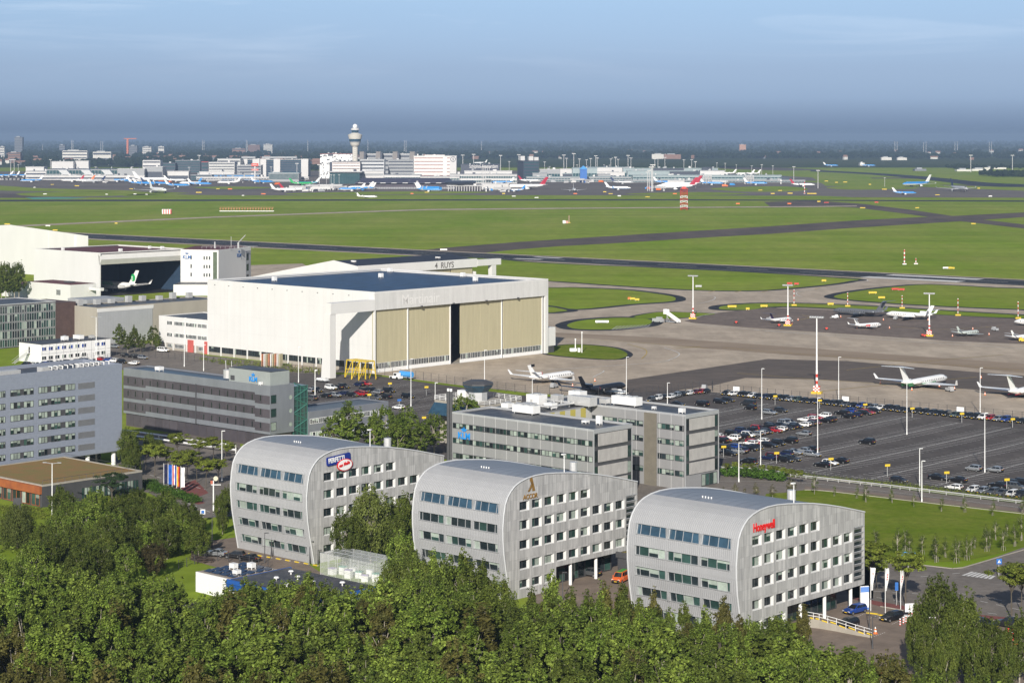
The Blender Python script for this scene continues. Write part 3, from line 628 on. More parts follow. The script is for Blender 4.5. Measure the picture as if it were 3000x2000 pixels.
        f.quad((.012, a0 + .02, z0 + .02), (.012, a1 - .02, z0 + .02), (-.38, a1 - .3, z0 + .2), (-.38, a0 + .1, z0 + .2))      # sloping sill
        f.quad((.0, a1 - .02, z0 + .03), (.0, a1 - .02, z1 - .02), (-.38, a1 - .36, z1 - .1), (-.38, a1 - .36, z0 + .2))          # splayed reveal
        f.box(-.395, -.36, a0 + .14 + (wv - .57)*.45, a0 + .21 + (wv - .57)*.45, z0 + .2, z1 - .08, 1)
        f.build('frame', [mat('pale_reveal', (.56, .56, .55), .55, var=.08), dgrey], wo)
    b = MB(); b.quad((-.4, lr[0], lr[2]), (-.4, lr[1], lr[2]), (-.4, lr[1], lr[3]), (-.4, lr[0], lr[3]), 1)
    for i in range(9):
        z = lr[2] + .35 + i*1.04; b.add([(-.3, lr[0], z), (-.3, lr[1] + .3, z), (.05, lr[1] + .3, z + .5), (.05, lr[0], z + .5), (-.34, lr[0], z + .06), (-.34, lr[1] + .3, z + .06), (.02, lr[1] + .3, z + .57), (.02, lr[0], z + .57)],
                                       [(0, 1, 2, 3), (4, 7, 6, 5), (3, 2, 6, 7), (1, 5, 6, 2), (0, 4, 5, 1)])
    b.build('louvre', [lgrey, glass], t)
    # rear and far walls, soffit, ground floor
    subpoly(outl, [], -Wd, 'far_side_wall', stone, t)
    b = MB(); b.quad((0, 36.62, 4.03), (-Wd, 36.62, 4.03), (-Wd, 36.62, 16.23), (0, 36.62, 16.23)); b.build('rear_wall', stone, t)
    b = MB(); b.quad((0, 13.98, 4.03), (-Wd, 13.98, 4.03), (-Wd, 36.62, 4.03), (0, 36.62, 4.03)); b.build('soffit', greyp, t)
    b = MB(); b.box(-Wd + .2, -3.2, 13.98, 33, 0, 4.02); b.build('ground_floor', dgrey, t)
    for i in range(5): window(t, 'x', -3.18, 14.4 + 3.7*i, 17.8 + 3.7*i, .2, 3.7, 2, gl=(glassg, glass), frame=dgrey, pb=.05, name='lobby_window')
    for y in (18.6, 25.6, 33.4):
        for x in (-.7, -Wd + .7): MB().tube((x, y, 0), (x, y, 4.03), .3, .3, 14).build('column', whitep, t)
    # roof clutter
    b = MB()
    for i in range(4): b.tube((-13 + .6*i, 8.5, 20.7), (-13 + .6*i, 8.5, 21.1), .1, .13, 8)
    b.build('vent_row', whitep, t)
    MB().tube((-12.5, 33, 17.0), (-12.5, 33, 19.0), .75, .75, 14).build('exhaust_stack', steel, t)
    b = MB(); b.tube((-1.2, 17.5, 20.1), (-1.2, 17.5, 23.4), .09, .07, 8); b.bx((-1.2, 17.3, 23.4), (.5, .7, .2)); b.build('roof_mast', whitep, t)
    return t
LB = -math.hypot(0, 0)
B3 = (35.08, 321.1); DX, DY = -36.75, 30.5
b3 = rounded_block(B3, 'rounded silver office block with red lettering, nearest the park lawn', 1)
b2 = rounded_block((B3[0] + DX, B3[1] + DY), 'rounded silver office block with golden letter emblem, middle of three', 2)
b1 = rounded_block((B3[0] + 2*DX, B3[1] + 2*DY), 'rounded silver office block with blue and white oval sign, farthest of three', 3)
redsign = mat('sign_red', (0.62, 0.012, 0.015), 0.4, var=.06); gold = mat('sign_gold', (0.36, 0.20, 0.05), 0.4, 0.4, var=.1); navy = mat('sign_navy', (0.012, 0.03, 0.22), 0.4, var=.08)
text('Honeywell', 1.95, redsign, b3, (.06, 4.55, 17.35), ONX, 'sign_lettering', .06, .03, .70)
text('ACCOR', 1.15, gold, b2, (.06, 5.3, 17.0), ONX, 'sign_lettering', .05, .02, .92)
e = MB()
e.add([(.12, y, z) for y, z in ((6.35, 18.25), (6.95, 18.3), (7.75, 19.3), (7.55, 19.9), (7.0, 19.0))], [(0, 1, 2, 3, 4)])
e.add([(.12, y, z) for y, z in ((7.55, 18.25), (8.35, 18.25), (7.45, 20.95), (6.85, 20.3), (7.2, 19.6), (7.5, 20.0))], [(0, 1, 2, 3, 4, 5)])
e.add([(.0, y, z) for y, z in ((6.35, 18.25), (6.95, 18.3), (7.75, 19.3), (7.55, 19.9), (7.0, 19.0))], [(4, 3, 2, 1, 0)]); e.build('emblem', gold, b2)
# blue plate and white oval of the third block
def plate(par, x, pts, th, m, name):
    b = MB(); n = len(pts); b.add([(x + th, *p) for p in pts] + [(x, *p) for p in pts], [tuple(range(n))] + [(i, n + i, n + (i+1) % n, (i+1) % n) for i in range(n)]); return b.build(name, m, par)
c0 = (8.2, 18.95); ang = math.radians(4)
def rr(cx, cz, hw, hh, r, a=0, n=4):
    o = []
    for sx, sz, st in ((1, 1, 0), (-1, 1, 1), (-1, -1, 2), (1, -1, 3)):
        for i in range(n + 1):
            t = PI/2*(st + i/n); x, z = sx*(hw - r) + r*math.cos(t), sz*(hh - r) + r*math.sin(t); o.append((cx + x*math.cos(a) - z*math.sin(a), cz + x*math.sin(a) + z*math.cos(a)))
    return o
plate(b1, .05, rr(8.0, 18.95, 3.0, .82, .3, ang), .25, navy, 'sign_plate')
text('PERFETTI', 1.28, whitep, b1, (.32, 5.35, 18.45), (PI/2, -ang, PI/2), 'sign_lettering', .03, .035, .80)
oval = lambda k: [(9.45 + 2.0*k*math.cos(2*PI*i/28), 17.75 + 1.15*k*math.sin(2*PI*i/28)) for i in range(28)]
plate(b1, .28, oval(1.0), .12, redsign, 'sign_rim'); plate(b1, .41, oval(.88), .06, whitep, 'sign_oval')
text('van Melle', .95, redsign, b1, (.50, 7.85, 17.35), (PI/2, -math.radians(10), PI/2), 'sign_lettering', .03, .025, .78, .25)
# low link with moss roof between second and third block
sedum = mat('sedum_roof', (0.13, 0.13, 0.02), 0.95, col2=(0.20, 0.13, 0.04), scale=0.35, detail=10)
lk = thing('entrance_link', 'low dark entrance building with mossy roof between two rounded blocks', 'building', (B3[0], B3[1], 0), GR)
slab(lk, 'wall', dgrey, -46.5, -22.5, 27, 38, 0, 4.0); slab(lk, 'roof', sedum, -46.5, -22.5, 27, 38, 4.0, 4.35); slab(lk, 'fascia', dgrey, -46.7, -22.3, 26.7, 27, 3.6, 4.6)
for i in range(4): window(lk, 'y', 27, -43 + 4.2*i, -39.2 + 4.2*i, .3, 3.3, 3, frame=dgrey, gl=(glassb, glass), pb=0)
for x in (-41.6, -30.5): MB().tube((x, 26.3, 0), (x, 26.3, 3.9), .28, .28, 12).build('column', whitep, lk)
# ---------------------------------------------------------------- grey U shaped office
gp1 = mat('grey_panel', (0.30, 0.30, 0.305), 0.5, 0.15, var=.10, scale=.5, stretch=(1, 1, .3)); seam = mat('panel_seam', (0.5, 0.5, 0.5), 0.6, var=.05)
cpan = mat('fair_concrete', (0.40, 0.385, 0.37), 0.85, var=.22, scale=.8, stretch=(1, 1, .4), detail=10)
UO = (17.5, 440.3)
ub = thing('panelled_office_building', 'grey panelled U shaped office with blue crown logo and long window strips', 'office building', UO, GR)
ZT = 16.6
for x0, x1, y0, y1 in ((-42.5, 0, 0, 13), (-42.5, -28, 13, 32), (-42.5, 0, 32, 44.5)):
    slab(ub, 'wall', gp1, x0, x1 - .02, y0 + .01, y1 - .02, 0, ZT)
flatroof(ub, -42.5, 0, 0, 13, ZT, up=.45); flatroof(ub, -42.5, 0, 32, 44.5, ZT, up=.45); slab(ub, 'roof', roofd, -42.1, -28.3, 12.7, 32.3, ZT - .3, ZT + .03)
sm = MB()
for i in range(1, 13): sm.box(-42.5 + 3.4*i - .04, -42.5 + 3.4*i + .04, -.03, .02, 3.5, ZT + .4)
for i in range(1, 7): sm.box(-21.0 + 3.4*i - .04, -21 + 3.4*i + .04, 31.97, 32.02, 0, ZT + .4)
sm.build('panel_seams', seam, ub); ub.children[-1]['kind'] = 'stuff'
for z1 in (14.6, 11.2, 7.75, 4.3):
    for i in range(8):
        a0 = -42.2 + 5.25*i
        window(ub, 'y', 0.01, a0, a0 + 5.2, z1 - 1.25, z1, 5, .1, (glass, glassg), dgrey, .5)
    for a0, a1, n in ((-27.6, -20, 6), (-19.6, -12.2, 6), (-7.9, -3.2, 4), (-2.9, -.3, 2)):
        window(ub, 'y', 32.01, a0, a1, z1 - 1.4, z1 - .1, n, .1, (glass, glassg), dgrey, .55)
scr = MB()
for i in range(24): scr.box(-11.7 + .15*i, -11.64 + .15*i, 31.7, 31.9, 0, ZT)
for i in range(56): scr.box(-11.7, -8.1, 31.68, 31.92, .3*i, .3*i + .06)
scr.build('perforated_screen', mat('screen_mesh', (0.22, 0.20, 0.16), .7, var=.2), ub)
for y0, y1 in ((0, 13), (32, 44.5)):
    fr = MB(); fr.box(.0, .18, y0, y1, ZT - .5, ZT + .45); fr.box(0, .18, y0, y0 + .15, 0, ZT - .5); fr.box(0, .18, y1 - .15, y1, 0, ZT - .5); fr.build('edge_frame', greyp, ub)
    slab(ub, 'end_recess', dgrey, -.01, .02, y0 + .15, y1 - .15, 3.2, ZT - .5)
    for z0 in (13.2, 9.75, 6.3, 3.2):
        slab(ub, 'concrete_panel', cpan, 0.03, .22, y0 + 1.5, y1 - 1.7, z0 + .1, z0 + 2.75)
        window(ub, 'x', .03, y0 + .2, y0 + 1.4, z0 + .1, z0 + 2.75, 1, .1, (glassg, glass), dgrey, .35); window(ub, 'x', .03, y1 - 1.6, y1 - .3, z0 + .1, z0 + 2.75, 1, .1, (glassg, glass), dgrey, .35)
window(ub, 'x', .03, 38, 43.9, .1, 2.9, 4, .12, (glassg,), dgrey, .1, name='entrance_glazing')
st = MB()
for i in range(10): st.box(-28.0, -27.93, 13.5 + 1.85*i, 13.5 + 1.85*i + 1.75, 9, 16.3, i % 2)
st.build('striped_cladding', [mat('stripe_yellow', (0.42, 0.36, 0.08), .6, var=.1), mat('stripe_pale', (0.45, 0.45, 0.42), .6, var=.1)], ub)
logo(ub, 'y', -.05, -38.6, 11.2, 1.5)
R_ = random.Random(5)
for x, y, sx, sy, sz, f in ((-30, 11.5, 6.5, 2.4, 2.0, 3), (-29, 30, 7, 2.6, 2.4, 0), (-38, 24, 4, 3, 2.6, 1), (-34, 17, 3, 2, 1.6, 0), (-33, 33, 3.6, 2.6, 3.0, 1), (-22, 38, 7.5, 2.4, 2.2, 3), (-36, 29, 2.4, 2, 2.2, 0), (-31, 21, 2.5, 2, 1.5, 1), (-39, 15, 2.2, 2.2, 1.3, 1), (-27, 36, 2, 2, 1.4, 0)):
    roofbox(ub, x, y, ZT, sx, sy, sz, whitep if f else steel, fans=f)
pipe = MB(); pipe.path([(-40, 19, ZT + .8), (-30, 19, ZT + .8), (-30, 28, ZT + .8), (-37, 28, ZT + .8)], .3, 8); pipe.path([(-40, 20, ZT + .5), (-31, 20, ZT + .5), (-31, 29, ZT + .9)], .18, 6)
for i in range(6): pipe.tube((-38 + 1.5*i, 22 + i, ZT), (-38 + 1.5*i, 22 + i, ZT + 1.6), .25, .25, 8)
pipe.build('rooftop_pipework', steel, ub); roofbox(ub, -6, 9, ZT, 1.2, .9, 2.0, whitep); roofbox(ub, -9.5, 8.5, ZT, 1.3, 1.3, .7, whitep)
roofbox(ub, -4, 36, ZT, 1.2, 1.2, 1.2, whitep); roofbox(ub, -13, 37, ZT, .8, .8, .7, whitep)
for x in (-43.4, -44.6):
    pass
fl = thing('chimney_pair', 'pair of dark flue pipes with white caps at the grey office corner', 'chimney', (UO[0] - 43.6*UX, UO[1] - 43.6*UY, 0), GR)
for i in (0, 1):
    p = MB().tube((-.9*i, .8, 0), (-.9*i, .8, 21.5), .38, .38, 12).build('flue', dgrey, fl); MB().tube((-.9*i, .8, 21.5), (-.9*i, .8, 22.1), .3, .3, 12).build('cap', whitep, p)
# ---------------------------------------------------------------- octagonal lookout
ot = thing('lookout_pavilion', 'low building topped by octagonal glass lookout with white terrace railing', 'pavilion', (xat('S', 1400, 535), 535, 0), GR)
slab(ot, 'base', conc, -8, 8, -6, 6, 0, 10.6); b = MB(); b.box(-9, 9, -7, 7, 10.6, 11.2); b.build('terrace', conc, ot)
b = MB(); b.quad((-9, -7.05, 10.6), (9, -7.05, 10.6), (9, -9.5, 7.8), (-9, -9.5, 7.8)); b.quad((9.05, -7, 10.6), (9.05, 7, 10.6), (11.5, 7, 7.8), (11.5, -7, 7.8)); b.build('sloping_glass_roof', glassb, ot)
rl = MB()
for h in (.4, .8, 1.15): rl.path([(-9, -7, 11.2 + h), (9, -7, 11.2 + h), (9, 7, 11.2 + h), (-9, 7, 11.2 + h), (-9, -7, 11.2 + h)], .05, 4)
for i in range(10):
    for p in ((-9 + 2*i, -7), (-9 + 2*i, 7)): rl.bar((*p, 11.2), (*p, 12.35), .09)
for i in range(8):
    for p in ((9, -7 + 2*i), (-9, -7 + 2*i)): rl.bar((*p, 11.2), (*p, 12.35), .09)
rl.build('railing', whitep, ot)
MB().lathe([(2.6, 11.2), (2.6, 13.4)], 8).build('drum', lgrey, ot); MB().lathe([(2.6, 13.4), (4.1, 15.0), (4.1, 15.3)], 8).build('slanted_glazing', glassb, ot); MB().lathe([(4.3, 15.3), (4.3, 15.7), (2.4, 16.4)], 8).build('roof', dgrey, ot)
roofbox(ot, -5, 0, 11.2, 3, 2, 2.2, whitep)
# ---------------------------------------------------------------- office with dark bands, penthouse, stair tower and low wing
ODK = (-62.0, 525.0)
dk = mat('plum_grey_panel', (0.085, 0.075, 0.085), 0.5, 0.1, var=.22, scale=.6, island=.18); lp = mat('silver_panel', (0.28, 0.295, 0.33), 0.4, 0.35, var=.18, scale=.25, stretch=(1, 1, .4), detail=8)
od = thing('banded_office_building', 'long office with dark window bands, rooftop plant room and blue crown logo', 'office building', ODK, GR)
slab(od, 'wall', lp, -62, 0, 0, 8.1, 3.6, 15.7); slab(od, 'plinth', mat('brown_plinth', (0.10, 0.085, 0.08), .6, var=.2), -61.5, -.5, .5, 7.6, 0, 3.6)
flatroof(od, -62, 0, 0, 8.1, 15.7, mat('blue_black_roof', (0.02, 0.03, 0.045), .3, var=.4, scale=.3), .35, lp)
for z1 in (14.0, 10.5, 7.0):
    b = MB()
    def pan(x0, x1, z0, z1_):
        n = max(1, round((x1 - x0)/3.1))
        for i in range(n): b.box(x0 + (x1-x0)*i/n + .03, x0 + (x1-x0)*(i+1)/n - .03, -.06, .02, z0, z1_)
    pan(-62, -52, z1 - 2.7, z1 - .1); pan(-52, -6, z1 - 2.1, z1); pan(-6, -.1, z1 - 2.7, z1 - .5); b.build('dark_band', dk, od)
    for i in range(18): window(od, 'y', -.07, -60 + 3.3*i, -59.6 + 3.3*i, z1 - 2.05, z1 - .55, 1, .03, (glass,), dgrey, 0, proud=.03)
    window(od, 'x', 0, .2, 2.0, z1 - 2.5, z1 - .3, 1, .1, (glassg,), dgrey, .2)
    P = face('x', 0); b = MB(); nn = 18
    b.add([P(6.9 + .55*math.cos(2*PI*i/nn), .05, z1 - 1.4 + .55*math.sin(2*PI*i/nn)) for i in range(nn)], [tuple(range(nn))]); b.build('porthole', blind, od)
b = MB()
for i in range(19): b.box(-61 + 3.18*i, -58 + 3.18*i, .42, .52, .4, 3.4)
b.build('dark_band', dk, od); slab(od, 'drainpipe', dgrey, -30.2, -29.9, -.2, -.07, 3.6, 14.2)
ph = MB(); ph.box(-17.5, -1, .9, 7.4, 15.72, 19.4)
for i in range(42): ph.box(-17.5 + .4*i, -17.38 + .4*i, .84, .9, 15.72, 19.3)
for i in range(16): ph.box(-1, -.94, 1 + .4*i, 1.12 + .4*i, 15.72, 19.3)
pho = ph.build('plant_room', mat('ribbed_grey', (0.36, 0.39, 0.38), .5, .2, var=.08), od); MB().box(-17.4, -1.1, 1, 7.3, 19.4, 19.55).build('roof', roofd, pho); slab(od, 'vent_grille', dgrey, -16.8, -15.2, .78, .84, 16.3, 17.5)
logo(od, 'y', .8, -7.6, 16.6, 1.25)
MB().tube((-21.5, 4, 16.1), (-21.5, 4, 18.3), 1.4, 1.4, 16).build('cooling_drum', steel, od)
b = MB()
for x in (-22.8, -20.4): b.tube((x, 4.4, 16), (x - .4, 4.4, 20.6), .1, .1, 6)
b.build('antenna_pole', steel, od); roofbox(od, -50.5, 3.5, 15.75, 2, 1.6, 1.2, whitep); roofbox(od, -4, .3, 15.9, .9, .8, .9, whitep)
b = MB(); b.box(-5, -.35, 8.12, 13, 0, 15.2); tw = b.build('stair_tower', glassg, od); b = MB()
for z in range(0, 16, 2): b.box(-.38, -.26, 8.12, 13.1, z, z + .12)
for y in (8.14, 9.4, 10.6, 11.8, 12.9): b.box(-.39, -.25, y, y + .1, 0, 15.3)
for z in range(0, 14, 4): b.bar((-.3, 8.3, z + .3), (-.3, 12.8, z + 2.2), .22); b.bar((-.3, 12.8, z + 2.3), (-.3, 8.3, z + 4.1), .22)
b.build('tower_frame', mat('green_steel', (0.06, 0.2, 0.16), .5, .2, var=.1), tw); slab(od, 'wing_wall', lp, -11, 0, 13.02, 42, 0, 7.9); flatroof(od, -11, 0, 13.02, 42, 7.9, mat('blue_black_roof', (0, 0, 0)), .3, lp)
for i in range(9):
    window(od, 'x', 0, 13.6 + 3.1*i, 16.4 + 3.1*i, 4.9, 6.3, 4, .1, (glass, glass), whitep, .3); window(od, 'x', 0, 13.6 + 3.1*i, 16.4 + 3.1*i, 1.0, 2.8, 3, .1, (glass, glassg), whitep, .5)
# ---------------------------------------------------------------- hotel slab, left edge
HO = (-95.2, 500.0)
hp = mat('blue_grey_panel', (0.27, 0.30, 0.37), 0.45, 0.15, var=.10, scale=.9, stretch=(1, 1, 2.2), detail=3)
ho = thing('hotel_slab', 'tall blue grey panelled hotel slab raised on round white columns', 'hotel', HO, GR)
b = MB(); b.box(-16, -.02, -46, 0, 3.5, 23.7)
for i in range(15):
    for j in range(9):
        y0 = -46 + 46*i/15; z0 = 3.5 + 20.2*j/9; b.box(-.02, .0, y0 + .03, y0 + 46/15 - .03, z0 + .03, z0 + 20.2/9 - .03)
b.build('wall', hp, ho); flatroof(ho, -16, 0, -46, 0, 23.7, up=.9, pm=hp); slab(ho, 'soffit', greyp, -15.9, -.1, -45.9, -.1, 3.4, 3.5)
for i in range(6):
    z1 = 21.0 - 2.95*i
    for a0, a1 in ((-38.2, -35.4), (-34.9, -33.2), (-31.8, -29.1), (-28.2, -25.5), (-24.1, -21.6), (-20.6, -17.9), (-16.6, -13.8)):
        window(ho, 'x', 0.01, a0, a1, z1 - 1.45, z1, 3, .07, (glassg, glass), dgrey, .93)
    slab(ho, 'dark_infill', dgrey, 0.002, .012, -31.8, -25.5, z1 - 1.43, z1 - .02); slab(ho, 'dark_infill', dgrey, 0.002, .012, -24.1, -13.8, z1 - 1.43, z1 - .02)
    b = MB()
    for k in range(14): b.box(.01, .06, -12.9, -8.1, z1 - 1.5 + .105*k, z1 - 1.44 + .105*k)
    b.build('louvre_panel', mat('louvre_grey', (0.30, 0.30, 0.31), .5, .3, var=.15), ho)
slab(ho, 'recessed_lobby', glass, -14, -4.5, -46, -3, 0, 3.4)
for i in range(6):
    for x in (-1.3, -13): MB().tube((x, -1.6 - 7.6*i, 0), (x, -1.6 - 7.6*i, 3.5), .55, .55, 16).build('column', whitep, ho)
b = MB()
for i in range(12): b.path([(-1.2, -3 - 1.5*i, 24.6), (-1.2, -3 - 1.5*i, 25.3), (-2.6, -3 - 1.5*i, 25.3)], .12, 6)
b.build('rooftop_pipework', whitep, ho)
for y in (-7, -18, -30): roofbox(ho, -4, y, 23.75, 2.2, 6, 1.4, steel, legs=.2)
# ---------------------------------------------------------------- restaurant pavilion with rust front
RO = (-101.6, 441.6); rust = mat('rusted_steel', (0.33, 0.10, 0.025), 0.8, col2=(0.22, 0.06, 0.02), scale=.5, detail=9)
rs = thing('restaurant_pavilion', 'low pavilion with rust brown front, dark side and dry grass roof', 'pavilion', RO, GR)
slab(rs, 'side_wall', dgrey, -30, 0, .3, 27, 0, 4.5); slab(rs, 'grass_roof', mat('dry_grass_roof', (0.17, 0.14, 0.035), .95, col2=(0.24, 0.12, 0.04), scale=.25, detail=10), -29.4, -.6, .9, 26.4, 4.5, 4.72); parapet(rs, -30, 0, .3, 27, 4.5, 4.85, conc, .5)
slab(rs, 'rust_fascia', rust, -30, -.02, -.3, .28, 2.9, 4.6)
for i in range(8): window(rs, 'y', .25, -29 + 3.6*i, -26 + 3.6*i, .2, 2.85, 2, .12, (glassg, glass), rust, .35)
for i in range(5): window(rs, 'x', 0, 10.5 + 3.1*i, 13.5 + 3.1*i, .3, 3.0, 4, .08, (glassg, glassg), dgrey, .35)
b = MB(); b.path([(-.8, 1, 5.7), (-.8, 26, 5.7), (-29, 26, 5.7)], .04, 4)
for i in range(14): b.bar((-.8, 1 + 1.9*i, 4.7), (-.8, 1 + 1.9*i, 5.7), .06)
b.build('railing', dgrey, rs)
# ---------------------------------------------------------------- large white hangar
H1 = (-46.3, 691.6); WL, WV, HZ = 88.8, 88.0, 27.0
grime(roofd, .5, (1, 1, 1), .6, 1.5, 8)
wetroof = mat('wet_roof_sky_tint', (0.034, 0.082, 0.170), 0.45, col2=(0.008, 0.022, 0.055), scale=.45, stretch=(2.6, .3, 1), detail=12, bump=.8, spec=.25, lo=.42, hi=.6)  # sky mirrored by the wet roof is painted in as blue ripples
beige = grime(mat('beige_door_sheet', (0.43, 0.39, 0.255), 0.7, var=.06, scale=.25, stretch=(1, 3, .3)), .7, (1, 1.2, .08), .92, 1.04, 7)
h1 = thing('white_hangar', 'big white hangar with beige sliding doors and dark blue roof', 'hangar', H1, GR)
hw = mat('hangar_sheet', (.66, .655, .64), .55, var=.06, scale=.1); grime(hw, .5, (1, 1, .03), .955, 1.015, 6); slab(h1, 'side_wall', hw, -WL, -.6, 0, .5, 3.2, HZ); jt = MB()
for i in range(1, 24): jt.box(-WL + 3.7*i - .03, -WL + 3.7*i + .03, -.006, 0, 3.3, HZ)
for z in (9.2, 15.1, 21): jt.box(-WL, -.7, -.005, 0, z - .025, z + .025)
jt.build('panel_joint', mat('joint_pale', (.54, .54, .53), .6, var=.05), h1); slab(h1, 'far_wall', white, -WL, -.6, WV - .5, WV, 0, HZ); slab(h1, 'rear_wall', white, -WL - .4, -WL, 0, WV, 0, HZ)
slab(h1, 'roof', wetroof, -WL, -1, .5, WV - .5, HZ - 1.3, HZ - .5); parapet(h1, -WL - .4, 0, 0, WV, HZ, HZ + .5, white, .7)
slab(h1, 'fascia', grime(mat('fascia_sheet', (.62, .615, .60), .55, var=.08, scale=.2), .6, (1, 1, .08), .88, 1.03, 6), -.6, .0, -.01, WV, 21.3, HZ); slab(h1, 'base_wall', conc, -WL, -.6, .03, .4, 0, 1.1); slab(h1, 'floor', conc, -WL, -.7, .5, WV - .5, .05, .12)
b = MB()
for i in range(12): b.box(-WL + 7.4*i - .35, -WL + 7.4*i + .35, -.03, .4, 0, 3.3)
b.box(-1.3, -.0, -.04, .4, 0, 21.3); b.box(-.9, 0, WV - 1.6, WV, 0, 21.3); b.build('wall_piers', white, h1)
for i in range(12): window(h1, 'y', .1, -WL + 7.4*i + .4, -WL + 7.4*i + 7.0, 1.1, 3.2, 10, .07, (glass,), dgrey, .1, proud=.06)
dv = [vv('R5', x, H1) for x in (700, 935, 945, 1235, 1240, 1303, 1310, 1590, 1600, 1862)]
for k, (a, c, dd) in enumerate(((dv[0], dv[1], -.9), (dv[2], dv[3], -1.4), (dv[6], dv[7], -1.4), (dv[8], dv[9], -.9))):
    b = MB(); b.box(dd - .3, dd, a, c, 3.3, 21.3); b.box(dd, dd + .05, (a + c)/2 - .06, (a + c)/2 + .06, 1.2, 21.3)
    n = int((c - a)/.8)
    for i in range(n): b.box(dd, dd + .03, a + .8*i, a + .8*i + .38, 3.4, 21.2)
    dr = b.build('hangar_door', beige, h1); slab(dr, 'kick_plate', whitep, dd - .3, dd + .04, a, c, .1, 1.3)
    for q in range(4):
        w0 = a + (c - a)*q/4 + .15; window(dr, 'x', dd + .01, w0, w0 + (c - a)/4 - .3, 1.3, 3.3, 6, .07, (glass,), whitep, .1)
    slab(dr, 'door_edge', whitep, dd - .25, dd + .25, c + .02, c + .42, 0, 21.3)
b = MB(); b.box(-2.6, .0, -20.0, -.03, 21.2, 24.9); b.build('door_rail_beam', white, h1)
b = MB(); b.loft([[(-4.6, -20.2, 0), (-.2, -20.2, 0), (-.2, -17.6, 0), (-4.6, -17.6, 0)], [(-2.9, -20.2, 21.2), (-.2, -20.2, 21.2), (-.2, -17.6, 21.2), (-2.9, -17.6, 21.2)]]); b.build('beam_pillar', white, h1)
for v in (.25, .43, .62, .81): slab(h1, 'floodlight', dgrey, .02, .6, WV*v - .35, WV*v + .35, 21.2, 21.6)
text('Martinair', 5.0, mat('ghost_lettering', (0.70, 0.69, 0.675), .5, var=.1), h1, (.03, 12.5, 22.4), ONX, 'faded_lettering', .01, .03)
slab(h1, 'side_annex', white, -6, -.5, WV + .02, WV + 4.6, 2.6, 9.4); slab(h1, 'annex_base', dgrey, -5.8, -.8, WV + .02, WV + 4.2, 0, 2.6)
for x, y in ((-20, 70), (-60, 60), (-40, 84), (-75, 20), (-80, 84)): roofbox(h1, x, y, HZ - .5, 1.4, 1.4, 1.7, whitep)
b = MB()
for i in range(10): b.tube((-WL + 8*i + 4, -.25, HZ - 1.2), (-WL + 8*i + 4, .1, HZ - 1.2), .16, .16, 6)
b.build('wall_spout', dgrey, h1)
# office attached to it
oa = thing('hangar_office', 'white three storey office with red doors against the big hangar', 'office building', (H1[0] - UX*WL, H1[1] - UY*WL, 0), GR)
slab(oa, 'wall', white, -30, -.45, .6, 22, 2.6, 12.2); slab(oa, 'base_wall', conc, -29.8, -.45, .8, 21.8, 0, 2.6); flatroof(oa, -30, -.45, .6, 22, 12.2, up=.35, pm=white)
for z0, z1 in ((9.4, 10.9), (5.0, 6.5)):
    window(oa, 'y', .6, -25, -21.9, z0, z1, 4, .1, (glass,), whitep, .2)
    for i in range(3): window(oa, 'y', .6, -20.6 + 6.9*i, -14.3 + 6.9*i - (1 if i == 2 else 0), z0, z1, 8, .1, (glass,), whitep, .2)
window(oa, 'y', .8, -25, -22, .9, 2.4, 4, .1, (glass,), whitep, .2); window(oa, 'y', .8, -20.6, -14.6, .9, 2.4, 8, .1, (glass,), whitep, .2); window(oa, 'y', .8, -6.5, -3.2, .9, 2.4, 4, .1, (glass,), whitep, .2)
for x in (-12.6, -2.8):
    b = MB(); b.box(x, x + 3.4 if x < -5 else x + 2, .45, .6, 0, 4.6)
    for i in range(9): b.box(x, x + 3.4 if x < -5 else x + 2, .42, .45, .1 + .5*i, .45 + .5*i)
    b.build('red_door', mat('faded_red', (0.55, 0.12, 0.10), .6, var=.2), oa)
for x in (-26, -21.3, -13.4, -8.2, -3.4): slab(oa, 'pier', white, x - .3, x + .3, .5, .85, 0, 2.6)
# ---------------------------------------------------------------- second hangar behind, with lettering on its fascia
H2 = (-70.8, 945.0)
h2 = thing('gabled_hangar', 'white gabled hangar with dark roof and grey lettering on its fascia', 'hangar', H2, GR)
GPTS = [(0, 0), (0, 20), (-17.2, 22.2), (-75, 12), (-75, 0)]
b = MB(); b.add([(p[0], 0, p[1]) for p in GPTS] + [(p[0], .5, p[1]) for p in GPTS], [(4, 3, 2, 1, 0)] + [(i, (i+1) % 5, 5 + (i+1) % 5, 5 + i) for i in range(5)]); b.build('gable_wall', white, h2)
b = MB()
for (xa, za), (xb, zb) in (((0, 20), (-17.2, 22.2)), ((-17.2, 22.2), (-75, 12))): b.quad((xa, .6, za - .2), (xa, 78, za - .2), (xb, 78, zb - .2), (xb, .6, zb - .2)); b.quad((xa, .6, za - .9), (xb, .6, zb - .9), (xb, 78, zb - .9), (xa, 78, za - .9))
b.build('roof', mat('slate_roof', (0.022, 0.022, 0.03), .5, var=.4, scale=.2), h2); slab(h2, 'fascia', white, -.4, .25, 0, 79, 16.2, 20.3); slab(h2, 'far_wall', white, -75, 0, 78, 78.5, 0, 14)
slab(h2, 'door_rail_beam', white, -2, .4, 79.1, 96, 16.6, 19.6); slab(h2, 'beam_pillar', white, -2.2, .3, 89.5, 92.5, 0, 16.6)
for i in range(5): slab(h2, 'hangar_door', beige, -1.2 - .4*(i % 2), -.8 - .4*(i % 2), 2 + 15*i, 16.6 + 15*i, 0, 16.2)
text('4  RUYS', 4.0, mat('sign_grey', (0.14, 0.13, 0.12), .6, var=.1), h2, (.3, vv('R5', 1112, H2), 16.75), ONX, 'fascia_lettering', .05, .04, .95)
roofbox(h2, -8, 60, 20.8, 2.5, 1, .8, whitep); roofbox(h2, -12, 8, 21, 2.5, 1, 1, whitep)
